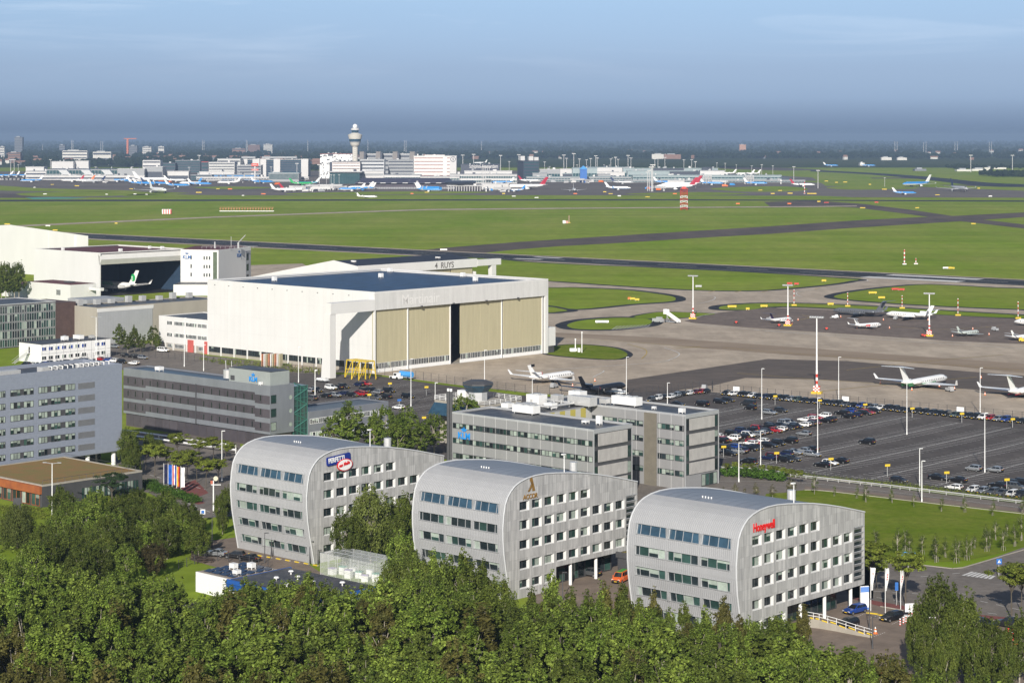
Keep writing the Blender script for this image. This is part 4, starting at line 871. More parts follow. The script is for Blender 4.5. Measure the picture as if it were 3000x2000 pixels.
# ---------------------------------------------------------------- long low concrete workshop
CO = (-159.6, 787.0); tan = mat('tan_concrete', (0.36, 0.33, 0.28), 0.85, var=.14, scale=.2, stretch=(1, 1, .3), detail=9)
cw = thing('concrete_workshop', 'long grey concrete workshop with tall sheet doors and roof vents', 'workshop', CO, GR)
slab(cw, 'wall', tan, -17.5, 0, 0, 62, 0, 13.9); flatroof(cw, -17.5, 0, 0, 62, 13.9, up=.4, pm=tan)
b = MB(); b.box(0, .12, .4, 26.5, 0, 12.4)
for i in range(34): b.box(.12, .16, .5 + .77*i, .9 + .77*i, .2, 12.2)
b.build('sheet_door', mat('sheet_grey', (0.42, 0.43, 0.44), .5, .2, var=.08, scale=.3), cw); slab(cw, 'door_header', white, 0, .2, .2, 27, 12.45, 13.8)
for i in range(8): roofbox(cw, -15.5 + (i % 2), 3 + 7.6*i, 14.0, 2.0, 2.2, 2.6 - .4*(i % 3), steel, 'roof_vent', legs=.1)
slab(cw, 'lean_to', white, -40, -17.6, 6, 40, 0, 9.0)
b = MB()
for i in range(6): b.lathe([(2.4, 9.0), (2.2, 9.9), (1.3, 10.9), (.3, 11.4)], 14, (-29, 9 + 5.4*i, 0))
b.build('dome_skylight', lgrey, cw); ub2 = thing('roof_plant_enclosure', 'louvred grey plant enclosure rising behind the concrete workshop', 'plant enclosure', (CO[0] - 22*UX + 12*VX, CO[1] - 22*UY + 12*VY, 0), GR)
slab(ub2, 'wall', greyp, -14, -1, 0, 18, 9.02, 15.3)
b = MB()
for i in range(14): b.box(-.98, -.9, .2, 17.8, 9.3 + .42*i, 9.5 + .42*i)
b.build('louvre', lgrey, ub2)
# ---------------------------------------------------------------- green glass office far left
GO = (-176.0, 790.0)
go = thing('glass_curtain_office', 'dark green glass office with aluminium grid, cut by the left border', 'office building', GO, GR)
slab(go, 'core', dgrey, -26, -.2, -46, 0, 0, 16.2); flatroof(go, -26, 0, -46, 0, 16.3, up=.4, pm=lgrey)
for k in range(5):
    for i in range(7): window(go, 'x', -.15, -45.5 + 6.5*i, -39.1 + 6.5*i, .4 + 3.15*k, 3.35 + 3.15*k, 6, .14, (glassg, glass), lgrey, .22, name='curtain_wall_bay')
slab(go, 'brick_stair_block', mat('dark_brick', (0.09, 0.055, 0.05), .85, var=.3, scale=.6), -20, -.3, .02, 9.5, 0, 15.8); slab(go, 'penthouse', lgrey, -24, -8, -44, -22, 16.4, 19.4)
for i in range(4): window(go, 'x', -8, -43 + 5.2*i, -38.2 + 5.2*i, 16.9, 18.9, 6, .1, (glass,), lgrey, .2)
# ---------------------------------------------------------------- white modular office
MO = (-165.9, 721.8)
mo = thing('modular_office', 'white two storey modular office with small blue windows and outside stair', 'office building', MO, GR)
slab(mo, 'wall', whitep, -13.7, 0, 0, 29.6, 0, 6.6); flatroof(mo, -13.7, 0, 0, 29.6, 6.6, up=.2, pm=dgrey, t=.25)
b = MB()
for i in range(10): b.box(0, .05, 3*i - .04 + .3, 3*i + .04 + .3, 0, 6.6)
b.box(0, .05, 0, 29.6, 3.26, 3.34); b.build('panel_joint', greyp, mo)
bluew = glassmat('blue_window', (0.02, 0.06, 0.28))
for x in (287, 333, 379, 425, 471, 517, 563, 655, 697):
    v = vv('R4', x, MO)
    for z0 in (1.2, 4.4): window(mo, 'x', 0, v, v + 1.9, z0, z0 + 1.35, 2, .08, (bluew if z0 > 3 else glass,), whitep, .15)
b = MB(); b.box(-8.2, -6.6, -1.3, 0, 3.1, 3.25)
for i in range(14): b.box(-6.6 - 0*i - 1.4, -6.6, -1.3 - .38*i - .4, -1.3 - .38*i, 3.05 - .22*i, 3.13 - .22*i)
for x in (-8.05, -6.6): b.bar((x, 0, 4.2), (x, -1.3, 4.2), .07); b.bar((x, -1.3, 4.2), (x, -6.8, 1.0), .07); b.bar((x, -1.3, 3.0), (x, -6.8, -.1), .12); b.bar((x, -1.3, 3.1), (x, -1.3, 4.2), .07)
b.build('outside_stair', steel, mo); slab(mo, 'door', dgrey, -7.8, -6.9, -.04, 0, 3.3, 5.4)
roofbox(mo, -6, 14, 6.7, 2, 2, 1.6, whitep, fans=1); roofbox(mo, -6, 20, 6.7, 4, 2, 1.6, whitep); roofbox(mo, -5, 25, 6.7, 1.6, 1.6, 1.2, steel)
# ---------------------------------------------------------------- open hangar with the airliner tail, office tower, low annexes
H4 = (-205.7, 1022.0); maroon = mat('maroon_roofing', (0.12, 0.03, 0.034), 0.7, var=.35, scale=.08, detail=9)
h4 = thing('open_hangar', 'white hangar with open dark doorway and maroon roof', 'hangar', H4, GR)
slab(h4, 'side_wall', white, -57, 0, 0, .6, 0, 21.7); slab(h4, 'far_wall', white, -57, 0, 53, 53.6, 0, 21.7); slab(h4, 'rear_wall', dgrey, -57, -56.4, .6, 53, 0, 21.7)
slab(h4, 'roof', maroon, -56.4, -1, .6, 53, 20.6, 21.3); slab(h4, 'hall_floor', black, -56, 0, .6, 53, .06, .14); parapet(h4, -57, 0, 0, 53.6, 21.7, 22.0, white, .6)  # hall floor coloured near black, interior shade put into its colour
b = MB(); b.add([(-.6, 0, 16), (-.6, 53, 16), (-.0, 53, 16), (0, 0, 16), (1.2, 53, 18.6), (1.2, 0, 18.6), (-1.5, 0, 21.6), (-1.5, 53, 21.6)], [(0, 1, 2, 3), (3, 2, 4, 5), (5, 4, 7, 6), (0, 6, 7, 1), (0, 3, 5, 6), (1, 7, 4, 2)]); b.build('fascia', mat('pale_cladding', (0.62, 0.61, 0.58), .6, var=.08, scale=.3), h4)
b = MB()
for i in range(8): b.box(-56, -.8, .8 + 6.6*i, 1.1 + 6.6*i, 18.6, 20.5)
b.build('roof_trusses', dgrey, h4); slab(h4, 'shade_lining', mat('navy_hall_shade', (0.028, 0.055, 0.10), .6, var=.3, scale=.2), -56, -2.2, 52.8, 52.98, 0.2, 20.5); slab(h4, 'inner_wall', mat('navy_hall_shade', (0.028, 0.055, 0.10), .6, var=.3, scale=.2), -56.3, -56.1, .7, 52.9, 0, 20)  # dark interior painted: navy sheets put shade on the inner walls
for x, y, s_ in ((-40, 6, 1.2), (-10, 20, 1.5), (-12, 48, 1.5), (-20, 46, 1.2)): roofbox(h4, x, y, 21.3, s_, s_, 1.6, whitep)
tA, tB, tC = (xat('S', 529, 1052), 1052.0), (xat('S', 640, 1046), 1046.0), (xat('S', 735, 1080), 1080.0)
tb = thing('hangar_tower_office', 'white office tower with two blue crown logos beside the open hangar', 'office tower', (tB[0], tB[1], 0))
fp = [(tA[0] - tB[0], tA[1] - tB[1]), (0, 0), (tC[0] - tB[0], tC[1] - tB[1]), (tC[0] - tB[0] - 8, tC[1] - tB[1] + 14), (tA[0] - tB[0] + 2, tA[1] - tB[1] + 34)]
MB().prism(fp, 0, 22.0).build('wall', white, tb); MB().prism([(p[0]*.94 - .6, p[1]*.94 + 1.2) for p in fp], 22.0, 22.15).build('roof', maroon, tb)
def onface(par, p, q, nm):
    e_ = bpy.data.objects.new(nm, None); return e_
def wallpart(a, c, s0, s1, z0, z1, m, name, d_=.06):
    dx, dy = c[0]-a[0], c[1]-a[1]; l = math.hypot(dx, dy); ux, uy = dx/l, dy/l; nx, ny = uy, -ux
    f = lambda s, o, z: (a[0] + ux*s + nx*o, a[1] + uy*s + ny*o, z)
    b = MB(); vs = [f(s, o, z) for z in (z0, z1) for s, o in ((s0, 0), (s1, 0), (s1, d_), (s0, d_))]
    b.add(vs, [(0, 3, 2, 1), (4, 5, 6, 7), (0, 1, 5, 4), (1, 2, 6, 5), (2, 3, 7, 6), (3, 0, 4, 7)]); return b.build(name, m, tb)
for z in (3.5, 8.3, 12.6, 17):
    wallpart(fp[0], fp[1], 5.6, 6.3, z, z + 1.9, glass, 'window')
    for s in (12.9, 14.4, 15.9): wallpart(fp[0], fp[1], s, s + .7, z, z + 1.7, glass, 'window')
wallpart(fp[0], fp[1], 18.2, 20.4, 1, 21, mat('green_slot', (0.12, 0.15, 0.10), .3, var=.3), 'stair_slot')
for z in (4, 9.5, 15): wallpart(fp[1], fp[2], 31, 33.5, z, z + 3.6, glass, 'window')
wallpart(fp[1], fp[2], 30.4, 36, 1, 20, greyp, 'grey_strip', .03)
a2 = math.atan2(fp[2][1], fp[2][0]); l1 = math.hypot(*fp[0]); kb_ = mat('faded_logo_blue', (0.05, 0.13, 0.33), .5, var=.1)
for nm, org, a_, s in (('a', fp[0], math.atan2(-fp[0][1], -fp[0][0]), 2.0), ('b', fp[1], a2, 21.0)):
    ox, oy = org[0] + math.cos(a_)*s, org[1] + math.sin(a_)*s
    bb = bpy.data.objects.new('logo', None); COL.objects.link(bb); bb.parent = tb; bb.location = (ox, oy, 0); bb.rotation_euler = (0, 0, a_)
    crown(bb, 'y', -.05, 1.6, 19.6, 1.1, kb_, 'crown'); text('KLM', 2.5, kb_, bb, (1.6, -.1, 17.3), ONY, 'letters', .05, .05, align='CENTER')
b = MB(); b.path([(8, 16, 22), (8, 16, 25)], .5, 8); b.tube((8, 16, 25), (12, 14, 29), .25, .2, 6); b.tube((4, 18, 22), (4, 18, 28), .1, .1, 6); b.tube((-4, 15, 22), (-4, 15, 25.5), .5, .3, 8)
for i in range(12): b.path([(-10 + 2.4*i, 10, 22.2), (-10 + 2.4*i, 10, 23.4), (-7.6 + 2.4*i, 10, 23.4)], .08, 4)
b.build('roof_equipment', steel, tb)
AN = (xat('R4', 485, 985), 985.0)
an = thing('maroon_roofed_annex', 'low white annex with flat maroon roof below the open hangar', 'building', AN, GR)
slab(an, 'wall', white, -36, 0, 0, 15, 0, 8.6); slab(an, 'roof', maroon, -35.6, -.4, .4, 14.6, 8.6, 8.75); slab(an, 'side_room', white, -62, -36.2, 2, 16, 0, 6.4); slab(an, 'side_roof', maroon, -61.8, -36.4, 2.2, 15.8, 6.4, 6.5)
window(an, 'y', 0, -11.5, -8, 3.2, 6.0, 5, .1, (glass,), whitep, .1); slab(an, 'canopy_arm', white, 0, 9, 11, 13, 5.6, 7); slab(an, 'roof_hatch', dgrey, -14, -9, 6, 9, 8.76, 9.5)
pf = thing('podium_building', 'pale flat podium below the hangar office tower', 'building', (xat('R4', 1195, 1030), 1030.0, 0), 0.0)
slab(pf, 'wall', white, 0, 30, 0, 18, 0, 5.5); slab(pf, 'roof', roofd, .3, 29.7, .3, 17.7, 5.5, 5.6)
# ---------------------------------------------------------------- far left pitched hangar
h5 = thing('pitched_hangar', 'tall pale hangar with low pitched roof, cut by the left border', 'hangar', (-238.0, 1150.0, 0), GR)
GP5 = [(0, 0), (0, 24.2), (-77, 28.2), (-130, 25), (-130, 0)]
b = MB(); b.add([(p[0], 0, p[1]) for p in GP5], [(4, 3, 2, 1, 0)]); b.add([(p[0] - 68, 44, p[1]*.55) for p in GP5], [(0, 1, 2, 3, 4)]); b.quad((0, 0, 0), (-68, 44, 0), (-68, 44, 13.3), (0, 0, 24.2)); b.build('wall', white, h5)
b = MB(); b.quad((.3, -.1, 24.3), (-67.7, 44, 13.4), (-145, 44, 15.6), (-77, -.1, 28.3)); b.quad((-77, -.1, 28.3), (-145, 44, 15.6), (-198, 44, 13.8), (-130, -.1, 25.1)); b.build('roof', lgrey, h5)
b = MB(); b.box(-12.8, -11.6, -.4, -.02, 12, 24); b.box(-38.3, -38.2, -.06, 0, 0, 26); b.build('wall_duct', whitep, h5)
# ---------------------------------------------------------------- low buildings among the near trees
BB = gp('S', 771, 1689, 5.0)
bb = thing('blue_eaved_shed', 'low black roofed building with rounded blue eaves behind the trees', 'building', (*gp('B', 1440, 1440, 5.0), 0), GR)
slab(bb, 'wall', whitep, -22.6, -.6, -13.6, -.4, 0, 3.6); slab(bb, 'roof', roofd, -22.4, -.8, -13.4, -.6, 4.6, 4.9)
b = MB()
for x0, x1, y0, y1 in ((-23.2, 0, -14.2, -13.2), (-23.2, -22.2, -13.2, 0), (-1, 0, -13.2, 0)):
    ln = (x1 - x0) > (y1 - y0)
    n = 7; secs = []
    for e_ in (0, 1):
        q = []
        for i in range(n):
            t_ = PI*i/(n - 1); r_ = .62
            o, zz = math.cos(t_)*r_*.9, 4.3 + math.sin(t_)*r_
            q.append(((x0 if e_ == 0 else x1), (y0 + y1)/2 + o, zz) if ln else ((x0 + x1)/2 + o, (y0 if e_ == 0 else y1), zz))
        secs.append(q)
    b.loft(secs)
b.box(-23.1, -.1, -14.1, -13.6, 3.2, 4.3); b.box(-23.1, -22.6, -13.6, 0, 3.2, 4.3); b.box(-.6, -.1, -13.6, 0, 3.2, 4.3); b.build('rounded_eaves', mat('glossy_blue', (0.018, 0.085, 0.30), .4, var=.12), bb)
for x, y in ((-18, -4), (-14, -6), (-16, -9), (-9, -7), (-5, -4), (-11, -11)):
    MB().tube((x, y, 4.9), (x, y, 5.4), .12, .12, 8).tube((x, y, 5.4), (x, y, 5.6), .5, .35, 10).build('roof_cowl', whitep, bb)
ss = thing('solar_roofed_shed', 'white flat shed with a field of blue solar panels on its roof', 'shed', (*gp('S', 676, 1697, 3.5), 0), GR)
slab(ss, 'wall', whitep, -9.6, 0, 0, 11, 0, 3.5); slab(ss, 'roof', mat('gravel_roof', (0.30, 0.26, 0.22), .9, var=.25, scale=3), -9.4, -.2, .2, 10.8, 3.5, 3.55)
for i in range(4):
    for j in range(5):
        x, y = -8.6 + 2.1*i, .9 + 1.95*j
        if (i, j) in ((1, 2), (2, 3)): continue
        b = MB(); b.add([(x, y, 3.65), (x + 1.75, y, 3.65), (x + 1.75, y + 1.3, 3.86), (x, y + 1.3, 3.86)], [(0, 1, 2, 3)]); b.add([(x, y + 1.32, 3.56), (x + 1.75, y + 1.32, 3.56), (x + 1.75, y + 1.3, 3.86), (x, y + 1.3, 3.86)], [(1, 0, 3, 2)], 1); b.build('solar_panel', [glassmat('solar_cell', (0.015, 0.028, 0.06)), steel], ss)
roofbox(ss, -6, 5.6, 3.55, 1.3, 1, 1.1, whitep); roofbox(ss, -4, 8, 3.55, 1.3, 1, 1.1, whitep); roofbox(ss, -2, 3, 3.55, 1.2, 1, .9, whitep)
# clear walled bicycle shelter
clear = bpy.data.materials.new('clear_sheet'); clear.use_nodes = True; MATS['clear_sheet'] = clear
cb = clear.node_tree.nodes['Principled BSDF']; cb.inputs['Base Color'].default_value = (.75, .78, .8, 1); cb.inputs['Alpha'].default_value = .28; cb.inputs['Roughness'].default_value = .15
gh = thing('glazed_storage_cage', 'clear sheeted storage cage with white frame beside the rounded block', 'shelter', (-24.6, 364.8, 0), GR)
gx, gy, gz = 14.2, 6.4, 4.0
b = MB()
for i in range(8):
    x = -gx + gx*i/7
    for y in (0, gy): b.bar((x, y, 0), (x, y, gz), .06)
    b.bar((x, 0, gz), (x, gy, gz), .06)
for z in (.1, 1.4, 2.7, gz): b.path([(-gx, 0, z), (0, 0, z), (0, gy, z), (-gx, gy, z), (-gx, 0, z)], .028, 4)
for y in (2.1, 4.2): b.bar((-gx, y, gz), (0, y, gz), .09); b.bar((0, y, 0), (0, y, gz), .09); b.bar((-gx, y, 0), (-gx, y, gz), .09)
b.build('frame', lgrey, gh)
b = MB(); b.quad((-gx, -.03, .1), (0, -.03, .1), (0, -.03, gz), (-gx, -.03, gz)); b.quad((.03, 0, .1), (.03, gy, .1), (.03, gy, gz), (.03, 0, gz)); b.quad((-gx, 0, gz + .05), (0, 0, gz + .05), (0, gy, gz + .05), (-gx, gy, gz + .05)); b.quad((-gx, gy, .1), (-gx, gy, gz), (0, gy, gz), (0, gy, .1)); b.build('clear_panel', clear, gh)
for i in range(9):
    x, y = -12.6 + 1.45*i, 1.5 + (i % 3)*1.3
    o = thing('storage_crate', 'pale crate with coloured lid inside the clear storage cage', 'crate', (gh.location.x + x*UX + y*VX, gh.location.y + x*UY + y*VY, 0), GR + .1*i, 'crates in the storage cage')
    MB().box(-.6, .6, -.5, .5, 0, 1.1 + .3*(i % 2)).build('box', whitep, o); MB().box(-.64, .64, -.54, .54, 1.1 + .3*(i % 2), 1.25 + .3*(i % 2)).build('lid', [mat('lilac', (.35, .28, .5), .6, var=.1), mat('sea_green', (.08, .32, .24), .6, var=.1), whitep][i % 3], o)
# ================================================================== CARS
def paint(name, c, metal=0.15, rough=0.28): return mat('car_' + name, c, rough, metal, var=.08, scale=1.5, spec=.7)
PAINT = {'black': paint('black', (.010, .010, .012)), 'dark grey': paint('dark_grey', (.035, .037, .042), .4), 'grey': paint('grey', (.13, .135, .14), .5), 'silver': paint('silver', (.42, .44, .46), .6),
         'white': paint('white', (.78, .78, .77), 0), 'red': paint('red', (.36, .015, .02), .1), 'dark blue': paint('dark_blue', (.012, .02, .07), .3), 'blue': paint('blue', (.015, .06, .30), .3),
         'green grey': paint('green_grey', (.10, .15, .13), .5), 'orange': paint('orange', (.72, .13, .02), 0), 'dark red': paint('dark_red', (.14, .012, .02), .2)}
carglass = mat('car_glass', (.012, .015, .018), .06, var=.3, scale=1, spec=.8); lampw = mat('head_lamp', (.7, .7, .68), .15, var=.1, scale=4); lampr = mat('tail_lamp', (.30, .01, .01), .2, var=.1, scale=4)
plate_y = mat('yellow_plate', (.72, .46, .03), .5, var=.05, scale=3); tyre = mat('tyre', (.014, .014, .014), .85, var=.3, scale=3); rim = mat('wheel_rim', (.40, .41, .42), .3, .7, var=.1, scale=3)
KIND = {  # L, W, H, hood height, greenhouse bottom x0,x1, top x0,x1
    'hatchback': (4.15, 1.78, 1.47, .95, -2.0, .98, -1.62, .12), 'estate car': (4.65, 1.82, 1.48, .97, -2.25, .95, -2.0, .05),
    'saloon': (4.65, 1.82, 1.45, .98, -1.75, .85, -1.05, -.05), 'tall city car': (3.85, 1.70, 1.60, 1.02, -1.88, 1.15, -1.66, .45), 'off-roader': (4.5, 1.88, 1.70, 1.08, -2.15, .95, -1.85, .2), 'van': (4.9, 1.95, 1.90, 1.15, -2.4, 1.55, -2.3, .85)}
CARM = {}
def carmesh(kd):
    if kd in CARM: return CARM[kd]
    Lc, W, H, hb, g0, g1, t0, t1 = KIND[kd]; h = Lc/2; w_ = W/2; b = MB()
    stn = [(-h, .42, hb*.86, .80), (-h + .08, .30, hb, .92), (-h + .55, .22, hb + .02, .985), (0, .20, hb, 1.0), (h - 1.15, .20, hb - .03, .99), (h - .42, .24, hb - .15, .95), (h - .1, .32, hb - .26, .86), (h, .42, hb - .36, .76)]
    secs = []
    for x, zb, zt, k in stn:
        a = w_*k; secs.append([(x, -a*.9, zb), (x, -a, zb + .16), (x, -a, zt - .16), (x, -a*.9, zt), (x, a*.9, zt), (x, a, zt - .16), (x, a, zb + .16), (x, a*.9, zb)])
    b.loft(secs, fm=lambda k, i: 1 if i in (0, 6, 7) else 0)
    B = [(g0, -w_*.9, hb - .02), (g1, -w_*.88, hb - .06), (g1, w_*.88, hb - .06), (g0, w_*.9, hb - .02)]
    T = [(t0, -w_*.70, H - .05), (t1, -w_*.70, H - .04), (t1, w_*.70, H - .04), (t0, w_*.70, H - .05)]
    M_ = [(t0 + .15, -w_*.5, H), (t1 - .2, -w_*.5, H), (t1 - .2, w_*.5, H), (t0 + .15, w_*.5, H)]
    b.add(B + T + M_, [(0, 1, 5, 4), (1, 2, 6, 5), (2, 3, 7, 6), (3, 0, 4, 7), (4, 5, 9, 8), (5, 6, 10, 9), (6, 7, 11, 10), (7, 4, 8, 11), (8, 9, 10, 11)])
    for s in (-1, 1):                        # lamps, mirrors, handles
        b.bx((h - .10, s*w_*.62, hb - .34), (.16, .34, .15), 2); b.bx((-h + .05, s*w_*.70, hb - .14), (.10, .24, .24), 3); b.bx((g1 - .45, s*(w_ + .06), hb + .06), (.14, .18, .13), 0)
    b.bx((h - .01, 0, .52), (.06, W*.55, .2), 1)
    body = b.mesh('car_body', [PAINT['black'], black, lampw, lampr])
    g = MB(); LR = lambda p, q, t: tuple(p[i] + (q[i] - p[i])*t for i in range(3))
    def pane(a, c, d_, e, u0, u1, v0, v1, off):
        f = lambda u, v: LR(LR(a, c, u), LR(e, d_, u), v)
        g.quad(*[tuple(q[i] + off[i] for i in range(3)) for q in (f(u0, v0), f(u1, v0), f(u1, v1), f(u0, v1))])
    for s, (p, q, r, t) in ((-1, (B[0], B[1], T[1], T[0])), (1, (B[3], B[2], T[2], T[3]))):
        n = 3 if Lc > 4.4 and kd != 'saloon' else 2
        for i in range(n): pane(p, q, r, t, .05 + .9*i/n + .015, .05 + .9*(i+1)/n - .015, .10, .90, (0, s*.014, .006))
    pane(B[1], B[2], T[2], T[1], .05, .95, .06, .95, (.016, 0, .008)); pane(B[3], B[0], T[0], T[3], .08, .92, .2, .92, (-.016, 0, .006))
    win = g.mesh('car_windows', carglass)
    wm_ = MB(); r = .315 if H < 1.65 else .36; wm_.tube((0, -.1, 0), (0, .1, 0), r, r, 14, 0); wm_.tube((0, -.115, 0), (0, .115, 0), r*.62, r*.62, 10, 1)
    pl = MB(); pl.box(-.01, .015, -.26, .26, -.06, .06)
    CARM[kd] = (body, win, wm_.mesh('car_wheel', [tyre, rim]), pl.mesh('car_plate', plate_y), r); return CARM[kd]
NCAR = 0
def car(p, heading, color, kd, label, group=None, z=0.05, plates=2):
    global NCAR; NCAR += 1
    Lc, W, H, hb, *_ = KIND[kd]; body, win, wh, pl, r = carmesh(kd); h = Lc/2
    t = thing('parked_van' if kd == 'van' else 'parked_car', label, 'van' if kd == 'van' else 'car', (p[0], p[1], z), heading, group)
    put(body, 'body', t, mats={0: PAINT[color]}); put(win, 'windows', t)
    for x in (-h + .78, h - .82):
        for s in (-1, 1): put(wh, 'wheel', t, (x, s*(W/2 - .09), r))
    if plates: put(pl, 'number_plate', t, (h + .025, 0, .5))
    if plates > 1: put(pl, 'number_plate', t, (-h - .03, 0, .78))
    return t
RC = random.Random(3); HU, HV = GA - PI/2, GA; HLU, HLV = LA - PI/2, LA
KINDS_ = ['hatchback', 'hatchback', 'estate car', 'saloon', 'tall city car', 'off-roader']
# long row along the apron fence, noses towards the camera side
fr = [275, 322, 380, 418, 455, 495, 540, 588, 632, 675, 717, 763, 810, 862, 910, 958, 1003, 1048, 1100, 1150, 1208, 1252, 1292, 1345, 1390, 1440, 1488, 1540, 1592, 1645, 1697, 1745, 1800, 1855, 1900, 1948, 1998, 2050, 2100, 2152, 2206, 2262, 2318]
fcol = {322: 'white', 455: 'white', 717: 'silver', 763: 'green grey', 1100: 'grey', 1208: 'blue', 1292: 'silver', 1345: 'white', 1855: 'green grey', 2050: 'white', 2100: 'red', 2152: 'silver', 2206: 'blue', 1440: 'dark grey', 632: 'dark grey', 910: 'dark blue', 1592: 'dark grey', 1697: 'dark grey', 1948: 'dark grey', 2262: 'black', 540: 'dark blue'}
for i, x in enumerate(fr):
    y = 88 + (x - 275)*(283 - 88)/(2318 - 275) + 3; p = gp('E', x, y); q = lotuv(p); p = lot(q[0], 100.6 + (q[0] + 108)*.03)
    c = fcol.get(x, 'black'); k = RC.choice(KINDS_)
    car(p, HLV + PI + RC.uniform(-.03, .03), c, k, f'{c} {k} in the apron fence row, {nth(i)} from its left end', 'cars along the apron fence')
def nearest_line(u): return min((l[0] for l in LINES), key=lambda l: min(abs(u - l - 2.5), abs(u - l + 2.5)))
def rowcars(lst, where, grp, snap=True):
    for i, q in enumerate(lst):
        x, y, c = q[:3]; k = q[3] if len(q) > 3 else RC.choice(KINDS_); p = gp('E', x, y + 6); u, v = lotuv(p)
        if snap:
            l = nearest_line(u); u = l + (2.6 if u > l else -2.6); p = lot(u + RC.uniform(-.2, .2), v)
        cc = RC.choice(('black', 'black', 'dark grey', 'dark blue', 'grey', 'silver', 'dark grey')) if c == '?' else c
        car(p, HLU + (PI if RC.random() < .5 else 0) + RC.uniform(-.02, .02), cc, k, f'{cc} {k} {where}, {nth(i)} from left', grp)
rowcars([(270, 385, 'white'), (345, 360, 'black'), (400, 345, 'dark blue'), (450, 335, '?'), (497, 325, 'red'), (545, 310, 'black'), (592, 305, '?'), (640, 300, 'black'), (690, 290, 'silver'), (728, 284, 'silver')], 'in the crowded back line', 'crowded car rows')
rowcars([(230, 430, 'blue'), (270, 410, 'black'), (318, 408, 'red'), (360, 396, 'white'), (405, 382, 'black'), (450, 372, 'white'), (492, 364, 'silver'), (535, 355, 'silver'), (572, 348, 'dark grey'), (625, 338, 'red', 'saloon'), (668, 330, 'white'), (712, 320, 'dark grey'), (750, 316, 'black'), (787, 310, 'black'), (825, 300, 'white'), (865, 292, 'grey'), (905, 284, 'dark red')],
        'in the crowded long middle line', 'crowded car rows')
rowcars([(815, 262, 'white', 'saloon'), (862, 256, 'white'), (910, 250, 'red'), (975, 240, 'white'), (962, 268, 'black'), (1010, 265, 'dark grey')], 'in the short pale cluster', 'crowded car rows')
rowcars([(255, 490, 'dark blue'), (345, 500, 'black', 'saloon'), (335, 466, 'black'), (385, 458, 'blue'), (430, 485, 'dark blue'), (462, 492, 'silver'), (475, 430, 'white'), (498, 470, 'black'), (528, 428, 'red'), (558, 415, 'white'), (560, 465, 'black'), (607, 442, 'black', 'estate car'), (680, 430, 'black', 'tall city car'), (770, 415, 'black', 'off-roader')], 'in the crowded third line', 'crowded car rows')
rowcars([(240, 542, 'black'), (287, 540, 'white'), (345, 545, 'black'), (402, 550, 'black'), (465, 560, 'silver')], 'in the nearest line beside the grey office', 'cars near the hedge')
rowcars([(600, 530, 'dark blue', 'saloon'), (655, 525, 'dark red'), (700, 502, 'dark blue'), (745, 550, 'black'), (778, 492, 'silver'), (790, 540, 'dark grey'), (820, 478, 'silver'), (880, 468, 'black'), (900, 506, 'silver', 'estate car')], 'in the loose cluster by the lamp', 'cars near the hedge')
rowcars([(955, 575, 'black', 'saloon'), (1020, 565, 'white', 'hatchback'), (1092, 550, 'black', 'saloon')], 'in the group of three by the small yellow sign', 'cars near the hedge')
rowcars([(1080, 215, 'black'), (1120, 238, 'black'), (1145, 205, 'blue'), (1172, 230, 'dark blue'), (1205, 214, 'black'), (1255, 212, 'red'), (1303, 204, 'black')], 'in the small cluster below the fence row', 'small cluster of cars')
for x, y, c, k, lb in ((600, 215, 'silver', 'estate car', 'silver estate car alone beside a dark car in the upper car park'), (677, 200, 'dark grey', 'hatchback', 'dark grey hatchback nose to tail with a silver estate car'), (452, 155, 'dark grey', 'van', 'dark van standing behind a black car, upper left of the car park'),
                       (467, 183, 'black', 'tall city car', 'black car parked directly in front of a dark van'), (260, 140, 'black', 'estate car', 'black estate car just right of the grey office roof'), (315, 128, 'black', 'hatchback', 'black hatchback close behind another near the fence row'), (135, 157, 'black', 'off-roader', 'black off-roader alone behind the grey office roof'),
                       (835, 362, 'silver', 'hatchback', 'silver hatchback alone right of the crowded rows'), (1270, 420, 'black', 'off-roader', 'black off-roader standing alone amid the empty bays'), (1490, 685, 'black', 'hatchback', 'black hatchback alone at the near edge of the car park'),
                       (1760, 665, 'black', 'saloon', 'black saloon left of a yellow sign post, near edge'), (1893, 682, 'black', 'saloon', 'black saloon right of a yellow sign post, near edge'), (1870, 735, 'white', 'hatchback', 'white hatchback alone by the roadside verge'),
                       (2005, 605, 'silver', 'tall city car', 'silver tall car left of the lamp post base'), (2150, 612, 'silver', 'hatchback', 'silver hatchback right of the lamp post base')):
    u, v = lotuv(gp('E', x, y + 6)); l = nearest_line(u)
    car(lot(u, v), HLU + (PI if RC.random() < .5 else 0), c, k, lb, 'scattered single cars')
for i, (x, y, c) in enumerate(((2000, 750, 'white'), (2065, 758, 'silver'), (2135, 766, 'grey'), (2200, 774, 'grey'), (2270, 782, 'white'), (2335, 788, 'black'))):
    car(gp('E', x, y + 6), HLV + PI, c, KINDS_[i % 6], f'{c} {KINDS_[i % 6]} in the roadside row, {nth(i)} from its left end', 'roadside row of cars')
rowcars([(2170, 718, 'black', 'saloon'), (2250, 705, 'dark grey'), (2300, 732, 'grey'), (2345, 702, 'black')], 'behind the roadside row', 'roadside row of cars', False)
UL = [(515, 697, 'grey'), (548, 690, 'white'), (578, 684, 'black'), (612, 682, 'white'), (640, 676, 'silver'), (668, 670, 'black'), (702, 665, 'white'), (735, 660, 'dark red'), (762, 657, 'red'), (785, 655, 'black')]
for i, (x, y, c) in enumerate(UL):
    k = RC.choice(KINDS_); car(gp('R6', x, y + 3), HLV + PI + .2, c, k, f'{c} {k} in the line behind the grey office, {nth(i)} from the left', 'cars behind the grey office')
